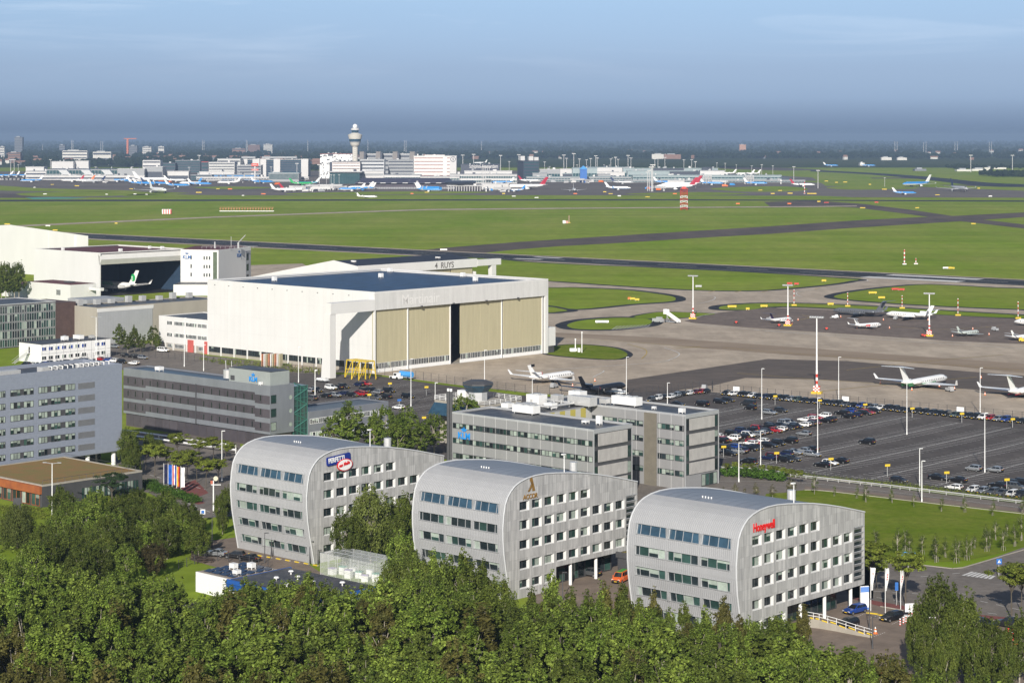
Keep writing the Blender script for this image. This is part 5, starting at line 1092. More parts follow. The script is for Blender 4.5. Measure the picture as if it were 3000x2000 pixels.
for i, (x, y, c, k) in enumerate(((648, 716, 'black', 'saloon'), (768, 716, 'black', 'tall city car'))):
    car(gp('R6', x, y + 5), HLU, c, k, f'{c} {k} parked apart behind the grey office roof', 'cars behind the grey office')
SL = [(400, 1030, 'white'), (440, 1026, 'black'), (487, 1022, 'black'), (590, 1008, 'dark blue'), (640, 1002, 'red'), (250, 1052, 'silver'), (300, 1048, 'black'), (362, 1085, 'black'), (432, 1080, 'silver'), (482, 1068, 'dark blue'), (545, 1078, 'black'), (590, 1062, 'dark red'), (628, 1050, 'black'), (612, 1074, 'red'), (685, 1044, 'black'), (720, 1060, 'silver'), (800, 1050, 'black'), (780, 1092, 'black'), (930, 1090, 'black'), (865, 1166, 'white'), (700, 1100, 'grey'), (262, 1104, 'grey')]
for i, (x, y, c) in enumerate(SL):
    k = 'off-roader' if x == 930 else RC.choice(KINDS_)
    lb = {930: 'black off-roader alone among the empty bays of the staff car park', 865: 'white hatchback alone nearest the trees in the staff car park'}.get(x, f'{c} {k} in the staff car park, {nth(i)} from left')
    if x == 865: k = 'hatchback'
    car(gp('R5', x, y + 8), HU + (PI if i % 2 else 0), c, k, lb, 'cars in the staff car park')
HY = [(700, 978, 'red'), (745, 984, 'blue'), (785, 990, 'white'), (842, 996, 'black'), (922, 1005, 'white'), (560, 984, 'dark blue'), (605, 988, 'dark blue'), (520, 992, 'black'), (300, 1010, 'blue'), (350, 1003, 'silver'), (400, 998, 'white'), (450, 996, 'black'), (640, 992, 'white'), (180, 1014, 'black'), (230, 1012, 'white'), (865, 952, 'black'), (910, 956, 'black'), (948, 962, 'black'), (985, 966, 'silver')]
for i, (x, y, c) in enumerate(HY):
    k = RC.choice(KINDS_); car(gp('R4', x, y + 3), HU + (PI if i % 3 else 0) + .1, c, k, f'{c} {k} in the yard by the white modular office, {nth(i)} in line', 'cars by the modular office')
car(gp('R4', 790, 892), HU, 'silver', 'saloon', 'silver saloon half hidden beside the trees at the concrete workshop')
car(gp('R4', 1125, 920), HU + .2, 'white', 'van', 'white van in front of the hangar office')
# cars near the rounded blocks
car(gp('A', 1305, 802), HU + .35 + PI, 'silver', 'saloon', 'silver saloon in the bay left of the farthest rounded block')
car(gp('A', 1418, 815), HU + .5 + PI, 'black', 'hatchback', 'black hatchback between a silver saloon and a low sports car')
car(gp('A', 1505, 832), HU + .15 + PI, 'black', 'saloon', 'low black sports car beside the ribbed front of the farthest block')
car(gp('C', 1365, 1310), HU + .15 + PI, 'grey', 'tall city car', 'grey people carrier by the dark entrance between two blocks')
v_ = car(gp('C', 1572, 1350), HV + PI + .3, 'orange', 'van', 'van with green roof and orange lower half at the nearest block')
gr_ = MB(); Lc, W, H, hb, g0, g1, t0, t1 = KIND['van']
gr_.add([(t0 - .01, -W*.36, H - .045), (t1 + .01, -W*.36, H - .035), (t1 + .01, W*.36, H - .035), (t0 - .01, W*.36, H - .045), (g0 - .02, -W*.462, hb + .05), (g1 + .02, -W*.45, hb), (g1 + .02, W*.45, hb), (g0 - .02, W*.462, hb + .05)], [(0, 1, 2, 3), (4, 0, 3, 7)])
gr_.box(t0 + .1, t1 - .1, -W*.25, W*.25, H - .02, H + .02); gr_.build('green_roof', mat('van_green', (.05, .33, .05), .35, var=.1), v_)
car(gp('F', 372, 840), HV + PI - .12, 'blue', 'estate car', 'bright blue estate car by the white column of the nearest block')
car(gp('F', 755, 915), HV + PI - .12, 'black', 'estate car', 'black estate car left of the red and white posts')
car(gp('F', 290, 985), HV + PI - .12, 'black', 'estate car', 'black estate car at the top of the railed ramp')
car(gp('F', 1730, 985), HU, 'black', 'estate car', 'black car half hidden behind the drooping birches')
car(gp('F', 1975, 985), HU + PI, 'dark grey', 'off-roader', 'dark off-roader half hidden right of the drooping birches')
car(gp('F', 770, 1500), HV, 'blue', 'hatchback', 'blue hatchback glimpsed between crowns at the lower right')
car(gp('A', 1100, 1152), HU, 'white', 'hatchback', 'white car glimpsed through a gap in the dense tree belt')
# ================================================================== AIRCRAFT
whiteair = mat('aircraft_white', (.80, .80, .79), .25, var=.05, scale=.3, spec=.6); greyair = mat('aircraft_grey', (.52, .53, .54), .3, .1, var=.08, scale=.3); blackair = mat('aircraft_black', (.014, .015, .02), .2, var=.1, scale=.3, spec=.7)
greyblue = mat('aircraft_steel_grey', (.16, .17, .19), .3, .3, var=.1, scale=.3); klb = mat('aircraft_sky_blue', (.03, .25, .62), .3, var=.06, scale=.1); navyair = mat('aircraft_navy', (.015, .03, .10), .3, var=.1, scale=.2)
redair = mat('aircraft_crimson', (.42, .015, .04), .3, var=.15, scale=.3); greenair = mat('aircraft_green', (.02, .38, .10), .3, var=.08, scale=.2); tealair = mat('aircraft_teal', (.02, .30, .38), .3, var=.08, scale=.2); coverred = mat('engine_cover_red', (.5, .02, .02), .6, var=.1)
JM = {}
def foil(b, root, tip, cr, ct, th, axis='y', sweepm=0):
    """tapered slab with a rounded nose: root and tip are leading edge points, chord runs to -x"""
    def ring(p, c):
        t = c*th; prof = [(0, 0), (-.08, .42), (-.35, .5), (-1, .04), (-1, -.04), (-.35, -.4), (-.08, -.35)]
        return [(p[0] + q*c, p[1], p[2] + r*t) if axis == 'y' else (p[0] + q*c, p[1] + r*t, p[2]) for q, r in prof]
    b.loft([ring(root, cr), ring(tip, ct)])
def jetmesh(key, Lc, r, span, low=-.55, tail='T', eng='rear', tri=False, winglet=1.6, sweep=.5, cr=None, wx=.52):
    if key in JM: return JM[key]
    D = {}; cr = cr or Lc*.22; n = 16; b = MB(); secs = []
    st_ = [(0, .06, -.25), (.012, .22, -.22), (.035, .45, -.15), (.07, .72, -.06), (.11, .9, 0), (.16, 1, 0), (.45, 1, 0), (.62, 1, 0), (.74, .86, .12), (.85, .6, .34), (.94, .33, .56), (1.0, .10, .72)]
    for t, k, dz in st_: secs.append([(Lc*(.5 - t), r*k*math.cos(2*PI*(i + .5)/n), r*dz + r*k*math.sin(2*PI*(i + .5)/n)) for i in range(n)])
    def fm(k, i):
        if k == 3 and i in (2, 3, 4, 5): return 2
        return 1 if i in (9, 10, 11, 12, 13, 14) and k < 9 else 0
    b.loft(secs, fm=fm); D['fuselage'] = b.mesh('jet_fuselage', [whiteair, greyair, carglass], True)
    for s in (-1, 1):
        b = MB(); x0 = Lc*(.5 - wx) + cr*.5; tip = (x0 - span*.5*sweep, s*span*.5, low*r + span*.035); foil(b, (x0, s*r*.3, low*r), tip, cr, cr*.28, .11)
        if winglet: foil(b, tip, (tip[0] - winglet*.9, tip[1] + s*winglet*.35, tip[2] + winglet), cr*.28, cr*.13, .09, 'z')
        D['wing%d' % s] = b.mesh('jet_wing', [whiteair], False)
    fh = Lc*.17 if tail != 'low' else Lc*.19; b = MB(); fx = -Lc*(.5 - .155); foil(b, (fx + Lc*.03, 0, r*.55), (fx - fh*.72, 0, r*.6 + fh), Lc*.135, Lc*.075, .10, 'z'); D['tail_fin'] = b.mesh('jet_fin', [whiteair, redair])
    b = MB(); tz = {'T': r*.6 + fh, 'mid': r*.6 + fh*.42, 'low': r*.55}[tail]; tx = fx - fh*.72 if tail == 'T' else fx - Lc*.045; hs = span*.5*(.40 if tail != 'low' else .38)
    for s in (-1, 1): foil(b, (tx, s*.05, tz), (tx - hs*.5, s*hs, tz + (.1 if tail == 'T' else hs*.06)), Lc*.075, Lc*.035, .10)
    D['tailplane'] = b.mesh('jet_tailplane', [whiteair])
    def nac(l, q):
        b = MB(); b.lathe([(q*.85, 0), (q, l*.08), (q*1.02, l*.4), (q*.8, l*.8), (q*.55, l)], 14); 
        b.v = [(-z, x, y) for x, y, z in b.v]; m = MB(); m.v, m.f, m.m = b.v, b.f, b.m
        m.tube((.02, 0, 0), (.03, 0, 0), q*.82, q*.82, 14, 1); return m
    pos = []
    if eng == 'rear':
        for s in (-1, 1): pos.append((-Lc*.19, s*(r + .75*r*.62), r*.38))
        D['engine'] = nac(Lc*.16, r*.52).mesh('jet_engine', [whiteair, blackair], True)
    else:
        q = r*.56; 
        for s in (-1, 1): pos.append((Lc*(.5 - wx) + cr*.62 - span*.15*sweep, s*span*.17, low*r - q*.95))
        D['engine'] = nac(Lc*.105, q).mesh('jet_engine', [whiteair, blackair], True)
    D['pos'] = pos; D['tri'] = (-Lc*.24, 0, r*1.28) if tri else None
    if tri: D['centre'] = nac(Lc*.17, r*.45).mesh('jet_centre_engine', [whiteair, blackair], True)
    b = MB(); m = int(Lc*.55/1.15) if eng == 'rear' else int(Lc*.66/1.0)
    for s in (-1, 1):
        for i in range(m):
            x = Lc*.34 - i*(1.15 if eng == 'rear' else 1.0); y = r*.985; b.bx((x, s*y, r*.18), (.34, .06, .42 if eng == 'rear' else .36))
    D['cabin_windows'] = b.mesh('jet_windows', [carglass])
    gh_ = r*(1.45 if eng == 'rear' else 1.75)
    def gear(k):
        b = MB(); b.tube((0, 0, 0), (0, 0, -gh_ + .3), .09*k, .09*k, 8)
        for s in (-1, 1): b.tube((0, s*.12*k, -gh_ + .36*k), (0, s*.34*k, -gh_ + .36*k), .36*k, .36*k, 12, 1)
        return b.mesh('jet_gear', [steel, tyre])
    D['gear'] = gear(1 if eng == 'rear' else 1.5); D['h'] = gh_; D['L'] = Lc; D['r'] = r; JM[key] = D; return D
def aircraft(D, p, heading, label, top=whiteair, belly=None, fin=None, wing=None, eng=None, group=None, cat='business jet', nose=False, z=.1, windows=True, name='business_jet'):
    """nose: p is the ground point of the nose wheel, otherwise the ground point under the middle"""
    Lc, r = D['L'], D['r']; hx, hy = math.cos(heading), math.sin(heading)
    if nose: p = (p[0] - hx*Lc*.38, p[1] - hy*Lc*.38)
    t = thing(name, label, cat, (p[0], p[1], z + D['h']), heading, group); belly = belly or top; fin = fin or top; wing = wing or belly; eng = eng or top
    put(D['fuselage'], 'fuselage', t, mats={0: top, 1: belly})
    for s in (-1, 1): put(D['wing%d' % s], 'wing', t, mats={0: wing})
    put(D['tail_fin'], 'tail_fin', t, mats={0: fin}); put(D['tailplane'], 'tailplane', t, mats={0: fin if D['tri'] is None and cat == 'business jet' else wing})
    for q in D['pos']: put(D['engine'], 'engine', t, q, mats={0: eng})
    if D['tri']: put(D['centre'], 'engine', t, D['tri'], mats={0: eng})
    if windows: put(D['cabin_windows'], 'cabin_windows', t)
    for x, y in ((Lc*.38, 0), (-Lc*.06, r*1.15), (-Lc*.06, -r*1.15)): put(D['gear'], 'landing_gear', t, (x, y, 0))
    return t
tri = jetmesh('tri', 23.5, 1.2, 26, tail='mid', tri=True); gul = jetmesh('gul', 29.0, 1.28, 28.5); sml = jetmesh('sml', 15.5, .9, 16, winglet=.8); smt = jetmesh('smt', 14.5, .85, 15.5, winglet=0, sweep=.2, tail='mid'); glo = jetmesh('glo', 27, 1.3, 27)
BJ = 'business jets on the apron'
j = aircraft(tri, gp('R5', 2040, 968), HV + .05, 'white three engined business jet with dark fin tip nearest the hangar', group=BJ, nose=True)
b = MB(); b.box(-10.9, -9.2, -.16, .16, 4.0, 4.85); b.build('fin_tip', blackair, j)
for q in tri['pos'] + [tri['tri']]: MB().tube((q[0] + .03, q[1], q[2]), (q[0] + .12, q[1], q[2]), .55, .5, 12).build('engine_cover', coverred, j)
j = aircraft(tri, gp('R6', 366, 648), HV + .05, 'black three engined business jet behind the grey office roofs', blackair, group=BJ, nose=True)
for q in tri['pos']: MB().tube((q[0] + .03, q[1], q[2]), (q[0] + .12, q[1], q[2]), .55, .5, 12).build('engine_cover', coverred, j)
j = aircraft(gul, gp('R6', 1948, 612), HV + .03, 'large white business jet with green belly line and high tailplane', group=BJ, nose=True)
b = MB()
for s in (-1, 1): b.bx((-3.5, s*1.2, -.42), (17, .1, .34)); b.bx((-10.2, s*.85, .05), (5.5, .12, .4))
b.build('green_stripe', mat('stripe_green', (.02, .22, .07), .3, var=.1), j)
j = aircraft(gul, gp('R6', 2466, 655), HV + .03, 'large white business jet with red line, cut by the right border', group=BJ, nose=True)
b = MB()
for s in (-1, 1): b.bx((-4, s*1.2, -.3), (17, .1, .2))
b.build('red_stripe', redair, j)
aircraft(sml, gp('R6', 1196, 308), HV, 'small white jet with dark purple fin beside the floodlight mast', fin=mat('fin_purple', (.03, .015, .06), .3, var=.1), group=BJ, nose=True)
aircraft(glo, gp('R6', 1442, 272), HU + PI, 'dark grey business jet with nose to the left on the brown apron', greyblue, group=BJ, nose=True)
aircraft(tri, gp('R6', 1700, 287), HU + PI, 'plain white three engined jet with nose to the left', group=BJ, nose=True)
j = aircraft(sml, gp('R6', 1634, 336), HV - .2, 'small white jet with red flank patch, centre of the brown apron', group=BJ, nose=True)
b = MB()
for s in (-1, 1): b.bx((-1.5, s*.88, .05), (3.5, .1, .6))
b.build('red_patch', coverred, j)
aircraft(smt, gp('R6', 2118, 372), HV - .1, 'small pale grey green straight winged jet right of the mast', mat('aircraft_pale_green', (.50, .55, .52), .3, var=.08), group=BJ, nose=True)
aircraft(smt, gp('R6', 2384, 392), HV - .1, 'small white jet cut off by the right border', group=BJ, nose=True)
aircraft(tri, gp('R6', 2332, 326), HU + PI, 'white business jet nose showing at the right border', group=BJ, nose=True)
# airliners
nar = jetmesh('nar', 38, 1.95, 35, low=-.6, tail='low', eng='wing', winglet=2.2); wid = jetmesh('wid', 62, 2.95, 60, low=-.6, tail='low', eng='wing', winglet=2.0); reg = jetmesh('reg', 32, 1.55, 27, low=-.6, tail='low', eng='wing', winglet=1.5)
bizf = jetmesh('bizf', 27, 1.4, 24)
R8 = math.radians
BLUE = dict(top=klb, belly=whiteair, fin=whiteair, eng=whiteair, wing=greyair)
AL_ = [
    # crop, x, y of the ground under the middle, type, heading in degrees, scheme, label
    ('G1', 432, 444, 'nar', 195, BLUE, 'blue airliner with white tail to the right, far left apron'), ('G1', 50, 372, 'nar', 170, BLUE, 'leftmost blue airliner behind the red barrier row'), ('G1', 150, 372, 'nar', 160, BLUE, 'second blue airliner behind the red barrier row'), ('G1', 250, 372, 'nar', 165, BLUE, 'third blue airliner behind the red barrier row'), ('G1', 335, 372, 'nar', 175, BLUE, 'rightmost blue airliner behind the red barrier row'),
    ('G1', 1290, 452, 'nar', 195, dict(top=greyair, fin=navyair), 'grey airliner with navy tail below the glass pier'), ('G1', 1625, 440, 'nar', 180, BLUE, 'blue airliner below the grey end of the glass pier'), ('G1', 1930, 478, 'nar', 15, BLUE, 'blue airliner with white tail to the left of the taxiing jet'), ('G1', 2000, 486, 'nar', 15, BLUE, 'blue airliner behind the taxiing white jet'),
    ('G1', 2110, 480, 'nar', 10, dict(top=klb, belly=whiteair, fin=navyair, wing=greyair), 'blue airliner with dark blue tail behind the taxiing jet'), ('G1', 2190, 484, 'nar', 10, BLUE, 'blue airliner nose out right of the dark blue tail'), ('G1', 2090, 440, 'wid', 20, dict(top=whiteair), 'long white airliner at the gate behind blue jets'), ('G1', 1000, 440, 'nar', 185, dict(top=whiteair, fin=redair), 'white airliner with red tail at the glass pier'), ('G1', 1150, 440, 'nar', 185, dict(top=whiteair, fin=orangep), 'white airliner with orange tail at the glass pier'),
    ('G1', 2175, 592, 'wid', -58, dict(top=whiteair, belly=greyair, fin=whiteair), 'white wide bodied airliner taxiing on the near taxiway'),
    ('G2', 330, 512, 'nar', 10, BLUE, 'blue airliner just right of the taxiing white jet'), ('G2', 640, 490, 'nar', 5, BLUE, 'blue airliner below the dark pier canopy'), ('G2', 505, 480, 'nar', 170, dict(top=whiteair, fin=klb), 'white airliner with pale blue tail among the blue ones'), ('G2', 1035, 470, 'nar', 190, dict(top=whiteair), 'white airliner with its tail before the long white pier'), ('G2', 300, 440, 'nar', 10, dict(top=whiteair), 'white airliner at the gates left of centre'),
    ('G2', 1500, 462, 'nar', 15, BLUE, 'blue airliner under the white pier, left of the red sign'), ('G2', 2040, 486, 'nar', 10, dict(top=greenair, belly=whiteair, fin=greenair), 'green tailed airliner behind the white pier head'), ('G2', 2120, 480, 'nar', 185, dict(top=tealair, belly=whiteair, fin=whiteair), 'teal airliner left of the pier head'),
    ('G2', 1800, 576, 'nar', 12, dict(top=whiteair), 'white airliner, tail left, nose towards the pier head'), ('G2', 1920, 570, 'nar', 12, dict(top=whiteair, fin=redair), 'white airliner with red striped tail at the pier head'),
    ('G3', 610, 990, 'nar', 190, BLUE, 'blue airliner parked left of the dark central pier'), ('G3', 730, 965, 'nar', 190, dict(top=whiteair), 'white airliner tail in front of the dark central pier'), ('G3', 760, 980, 'nar', 190, dict(top=klb, belly=whiteair, fin=whiteair, wing=greyair), 'blue airliner with outermost white tail at the central pier'),
    ('G3', 1690, 958, 'nar', -8, BLUE, 'hindmost of four blue airliners parked side by side'), ('G3', 1690, 972, 'nar', -8, BLUE, 'third of four blue airliners parked side by side'), ('G3', 1685, 985, 'nar', -8, BLUE, 'second of four blue airliners parked side by side'), ('G3', 1680, 998, 'nar', -8, BLUE, 'foremost of four blue airliners parked side by side'),
    ('G3', 825, 1086, 'bizf', 8, dict(top=whiteair), 'small white jet taking off beyond the grass'), ('G3', 1200, 775, 'nar', 0, BLUE, 'blue airliner parked high behind the dark central pier'),
    ('G4', 570, 470, 'nar', 180, BLUE, 'blue airliner with white tail behind the comb of gates'), ('G4', 900, 542, 'wid', 188, dict(top=whiteair, fin=redair, belly=whiteair), 'large white airliner with crimson and navy tail'), ('G4', 730, 575, 'reg', 188, dict(top=whiteair, belly=klb, fin=klb), 'small blue and white airliner before the large white one'), ('G4', 950, 445, 'nar', 5, dict(top=whiteair, fin=redair), 'white airliner with maroon tail to the left'), ('G4', 160, 420, 'nar', 185, dict(top=greyair, fin=whiteair), 'grey airliner with tall white tail behind the pier head'),
    ('G4', 1562, 575, 'nar', -88, dict(top=whiteair, belly=greyair), 'airliner seen head on between two piers'), ('G4', 2170, 550, 'nar', -6, dict(top=whiteair, belly=klb, fin=whiteair), 'white and blue airliner with tall white tail left of the steel mast group'), ('G4', 2230, 470, 'nar', -5, dict(top=greyair, fin=navyair), 'grey airliner with navy tail behind the white and blue one'), ('G4', 270, 190, 'nar', 185, dict(top=whiteair), 'white airliner behind the dark sign building'),
    ('G5', 585, 388, 'nar', 0, BLUE, 'blue airliner behind the large white jet at the right pier'), ('G5', 700, 456, 'wid', 176, dict(top=whiteair, fin=redair), 'large white airliner with crimson tail in front of the right pier'), ('G5', 760, 430, 'wid', 176, dict(top=whiteair, fin=redair), 'second large white airliner with crimson tail, hidden behind the first'), ('G5', 1120, 402, 'nar', -10, BLUE, 'blue airliner at the left gate frame of the right pier'), ('G5', 1625, 402, 'nar', -10, BLUE, 'blue airliner at the right gate frame of the right pier'),
    ('G5', 2165, 420, 'nar', -5, dict(top=whiteair, belly=navyair, fin=redair), 'white airliner with navy belly at the end of the right pier'), ('G5', 1290, 284, 'nar', 180, dict(top=whiteair), 'white airliner tail rising behind the right pier, left one'), ('G5', 1500, 288, 'nar', 180, dict(top=whiteair), 'white airliner tail rising behind the right pier, middle one'), ('G5', 1570, 288, 'nar', 180, dict(top=whiteair), 'white airliner tail rising behind the right pier, right one'),
    ('T3', 1022, 302, 'nar', -5, BLUE, 'pale blue airliner on the far taxiway, left one'), ('T3', 1280, 302, 'nar', -5, BLUE, 'pale blue airliner on the far taxiway, beside a white box'), ('T3', 1610, 440, 'wid', 215, BLUE, 'blue wide bodied airliner taxiing with wings spread'), ('T3', 1530, 495, 'reg', -3, BLUE, 'small blue airliner with white tail on the right taxiway'), ('T3', 1905, 474, 'wid', -80, dict(top=greyair, fin=navyair), 'grey airliner seen head on at the right taxiway')]
for r, x, y, ty, hd, sc, lb in AL_:
    aircraft({'nar': nar, 'wid': wid, 'reg': reg, 'bizf': bizf}[ty], gp(r, x, y), R8(hd), lb, group='airliners at the terminal', cat='airliner', name='airliner' if ty != 'bizf' else 'jet', windows=ty == 'wid', **sc)
# airliner parked in the open hangar: white and green
ha = aircraft(nar, (H4[0] - 13*UX + 24*VX - UX*8, H4[1] - 13*UY + 24*VY - UY*8), HU + PI, 'white airliner with green emblem on its fin inside the open hangar', fin=whiteair, cat='airliner', name='airliner', z=.2)
b = MB()
for s in (-1, 1): b.add([(-15.7 - 1.7*math.cos(2*PI*i/20) - .9, s*.36, 4.6 + 1.9*math.sin(2*PI*i/20)) for i in range(20)], [tuple(range(20) if s < 0 else range(19, -1, -1))])
b.build('fin_emblem', greenair, ha)
text('t', 3.4, whiteair, ha, (-15.4, .42, 3.5), (PI/2, 0, PI), 'fin_lettering', .02, .06); text('transavia', 3.0, greenair, ha, (9.0, 1.97, .2), (PI/2, 0, PI), 'fuselage_lettering', .02, .03)
# ground equipment on the near apron
st1 = thing('boarding_stairs', 'white mobile boarding stairs on the grass island by the mast', 'boarding stairs', gp('R6', 620, 312), HU)
b = MB()
for i in range(14): b.box(4.2 - .55*i, 4.8 - .55*i, -1.1, 1.1, .5 + .3*i, .62 + .3*i)
for s in (-1.15, 1.1): b.add([(4.9, s, .5), (-3.4, s, 4.7), (-3.4, s, 5.9), (4.9, s, 1.7), (4.9, s + .06, .5), (-3.4, s + .06, 4.7), (-3.4, s + .06, 5.9), (4.9, s + .06, 1.7)], [(0, 1, 2, 3), (7, 6, 5, 4), (0, 4, 5, 1), (2, 6, 7, 3)])
b.box(-5, -3, -1.3, 1.3, 4.6, 4.8); b.box(-5, -4.9, -1.3, 1.3, 4.8, 7.2); b.box(-5, -3, 1.25, 1.35, 4.8, 7.0); b.build('staircase', whitep, st1)
b = MB(); b.box(-5, 4.5, -.9, .9, .45, .75); b.bar((-3.5, 0, .7), (-3.5, 0, 4.6), .3); b.bar((-1, -.8, .7), (-3.2, -.8, 4.4), .15); b.build('chassis', greyp, st1)
for x in (-3.8, 3): 
    for s in (-1, 1): MB().tube((x, s*.85, .42), (x, s*1.1, .42), .42, .42, 12).build('wheel', tyre, st1)
st1.scale = (.8, .8, .8)
st2 = thing('ground_power_cart', 'low grey ground power cart beside the boarding stairs', 'cart', gp('R6', 552, 312), HU); b = MB(); b.box(-2.6, 2.2, -1, 1, .5, 1.9); b.box(-.5, 1.6, -.9, .9, 1.9, 2.6); b.box(2.2, 3.4, -.1, .1, .6, .7); b.build('housing', lgrey, st2)
for x in (-1.8, 1.4):
    for s in (-1, 1): MB().tube((x, s*.8, .4), (x, s*1.02, .4), .4, .4, 12).build('wheel', tyre, st2)
tg = thing('apron_tug', 'white apron tug in front of the big beige doors', 'tug', gp('R5', 848, 966), HU + PI); b = MB(); b.loft([[(-2.2, -1, .4), (-2.2, 1, .4), (-2.2, 1, 1.2), (-2.2, -1, 1.2)], [(2.2, -1, .4), (2.2, 1, .4), (2.2, 1, 1.1), (2.2, -1, 1.1)]]); b.box(-1.2, .4, -.9, .9, 1.15, 2.2); b.build('body', whitep, tg); b = MB(); b.box(.4, .44, -.8, .8, 1.3, 2.1); b.box(-1.0, .2, .9, .93, 1.35, 2.05); b.box(-1.0, .2, -.93, -.9, 1.35, 2.05); b.build('windows', carglass, tg)
for x in (-1.4, 1.4):
    for s in (-1, 1): MB().tube((x, s*.85, .5), (x, s*1.08, .5), .5, .5, 12).build('wheel', tyre, tg)
tk = thing('tank_trailer', 'blue tank trailer coupled behind the white tug', 'trailer', gp('R5', 918, 966), HU + PI); b = MB(); b.tube((-2.6, 0, 1.7), (2.6, 0, 1.7), 1.0, 1.0, 16); b.build('tank', skyblue, tk); b = MB(); b.box(-2.7, 3.2, -.7, .7, .6, .85); b.build('chassis', greyp, tk)
for x in (-1.6, 1.6):
    for s in (-1, 1): MB().tube((x, s*.8, .45), (x, s*1.02, .45), .45, .45, 12).build('wheel', tyre, tk)
gy_ = thing('yellow_dock_frame', 'yellow steel maintenance dock frame by the hangar pillar', 'dock frame', gp('R5', 602, 966), HU)
b = MB()
for x in (-5, -1.7, 1.7, 5):
    for y in (-2.4, 2.4): b.bar((x, y, 0), (x*.9, y*.8, 6.2), .28)
    b.bar((x*.9, -1.95, 6.2), (x*.9, 1.95, 6.2), .24)
for y in (-1.95, 1.95):
    b.bar((-4.6, y, 6.2), (4.6, y, 6.2), .28); b.bar((-4.8, y*1.1, 3.2), (4.8, y*1.1, 3.2), .2)
    for x in (-5, -1.7, 1.7): b.bar((x, y*1.2, .2), (x + 3.1, y, 6.1), .18)
b.box(-4.6, 4.6, -1.9, 1.9, 6.25, 6.35); b.build('frame', yel, gy_)
for x in (-5, 5):
    for y in (-2.4, 2.4): MB().tube((x, y - .15, .3), (x, y + .15, .3), .3, .3, 10).build('wheel', tyre, gy_)
for i in range(9):
    c = ('orangep', 'whitep', 'beige')[i % 3]; q = gp('R4', 1815 + 15*i, 1022)
    o = thing('upright_panel_rack', ('orange', 'white', 'beige')[i % 3] + f' upright panel leaning in the stack behind the plant room, {nth(i)} from left', 'panel', q, HU + .3, 'upright panels behind the plant room')
    MB().box(-.12, .12, -1.1, 1.1, .2, 4.6).build('board', {'orangep': mat('faded_orange', (.52, .22, .12), .7, var=.2), 'whitep': whitep, 'beige': beige}[c], o); MB().box(-.5, .5, -1.2, 1.2, 0, .2).build('foot', greyp, o)
bt = thing('small_work_float', 'small open trailer loaded with white gear at the pillar foot', 'trailer', gp('R5', 340, 985), HU); MB().box(-2.6, 2.6, -1, 1, .5, .75).build('bed', greyp, bt); MB().box(-2, .6, -.8, .8, .76, 1.3).box(.9, 2.2, -.7, .7, .76, 1.15).build('load', whitep, bt)
for x in (-1.4, 1.4):
    for s in (-1, 1): MB().tube((x, s*.85, .35), (x, s*1.05, .35), .35, .35, 10).build('wheel', tyre, bt)

cone_mesh = MB().lathe([(.3, 0), (.26, .35), (.16, .6), (.05, .95)], 10, mats=[0, 1, 0]).mesh('cone_mesh', [orangep, whitep]); cart_mesh = MB().box(-1.5, 1.3, -.7, .7, .35, 1.2).box(-1.3, -.2, -.65, .65, 1.2, 1.7).box(1.3, 2.2, -.05, .05, .4, .5).tube((-1, -.75, .3), (-1, .75, .3), .3, .3, 10, 1).tube((.9, -.75, .3), (.9, .75, .3), .3, .3, 10, 1).mesh('cart_mesh', [lgrey, tyre])
for i, (x, y) in enumerate(((1935, 628), (2010, 640), (1645, 612), (1800, 645), (2140, 585), (2420, 672), (2160, 668), (240, 600), (130, 625), (60, 618), (1210, 318), (1240, 300), (1450, 285), (1660, 300), (1690, 340), (1880, 300), (2000, 380), (2180, 372), (2100, 345), (1530, 340))):
    o = bpy.data.objects.new('apron_cone', cone_mesh); COL.objects.link(o); p = gp('R6', x, y); o.location = (p[0], p[1], .1); tag(o, 'small orange and white cone set out round a parked jet', 'cone', 'cones round the parked jets')
for i, (x, y) in enumerate(((345, 662), (372, 664), (780, 640), (1100, 300), (1420, 290), (1720, 296), (2210, 352), (2345, 405), (40, 632), (1985, 650))):
    t = thing('equipment_cart', ('grey cart behind the black jet', 'second grey cart behind the black jet', 'grey cart left of the fence row', 'grey cart by the small purple finned jet', 'grey cart under the dark grey jet', 'grey cart under the plain white jet', 'grey cart right of the pale green jet', 'orange cart at the right border', 'grey cart by the white jet nearest the hangar', 'grey cart by the large white jet')[i] + ' on the apron', 'cart', gp('R6', x, y), HU + i, 'carts on the apron'); put(cart_mesh, 'body', t, mats={0: yel if i == 7 else [lgrey, whitep, greyp][i % 3]})
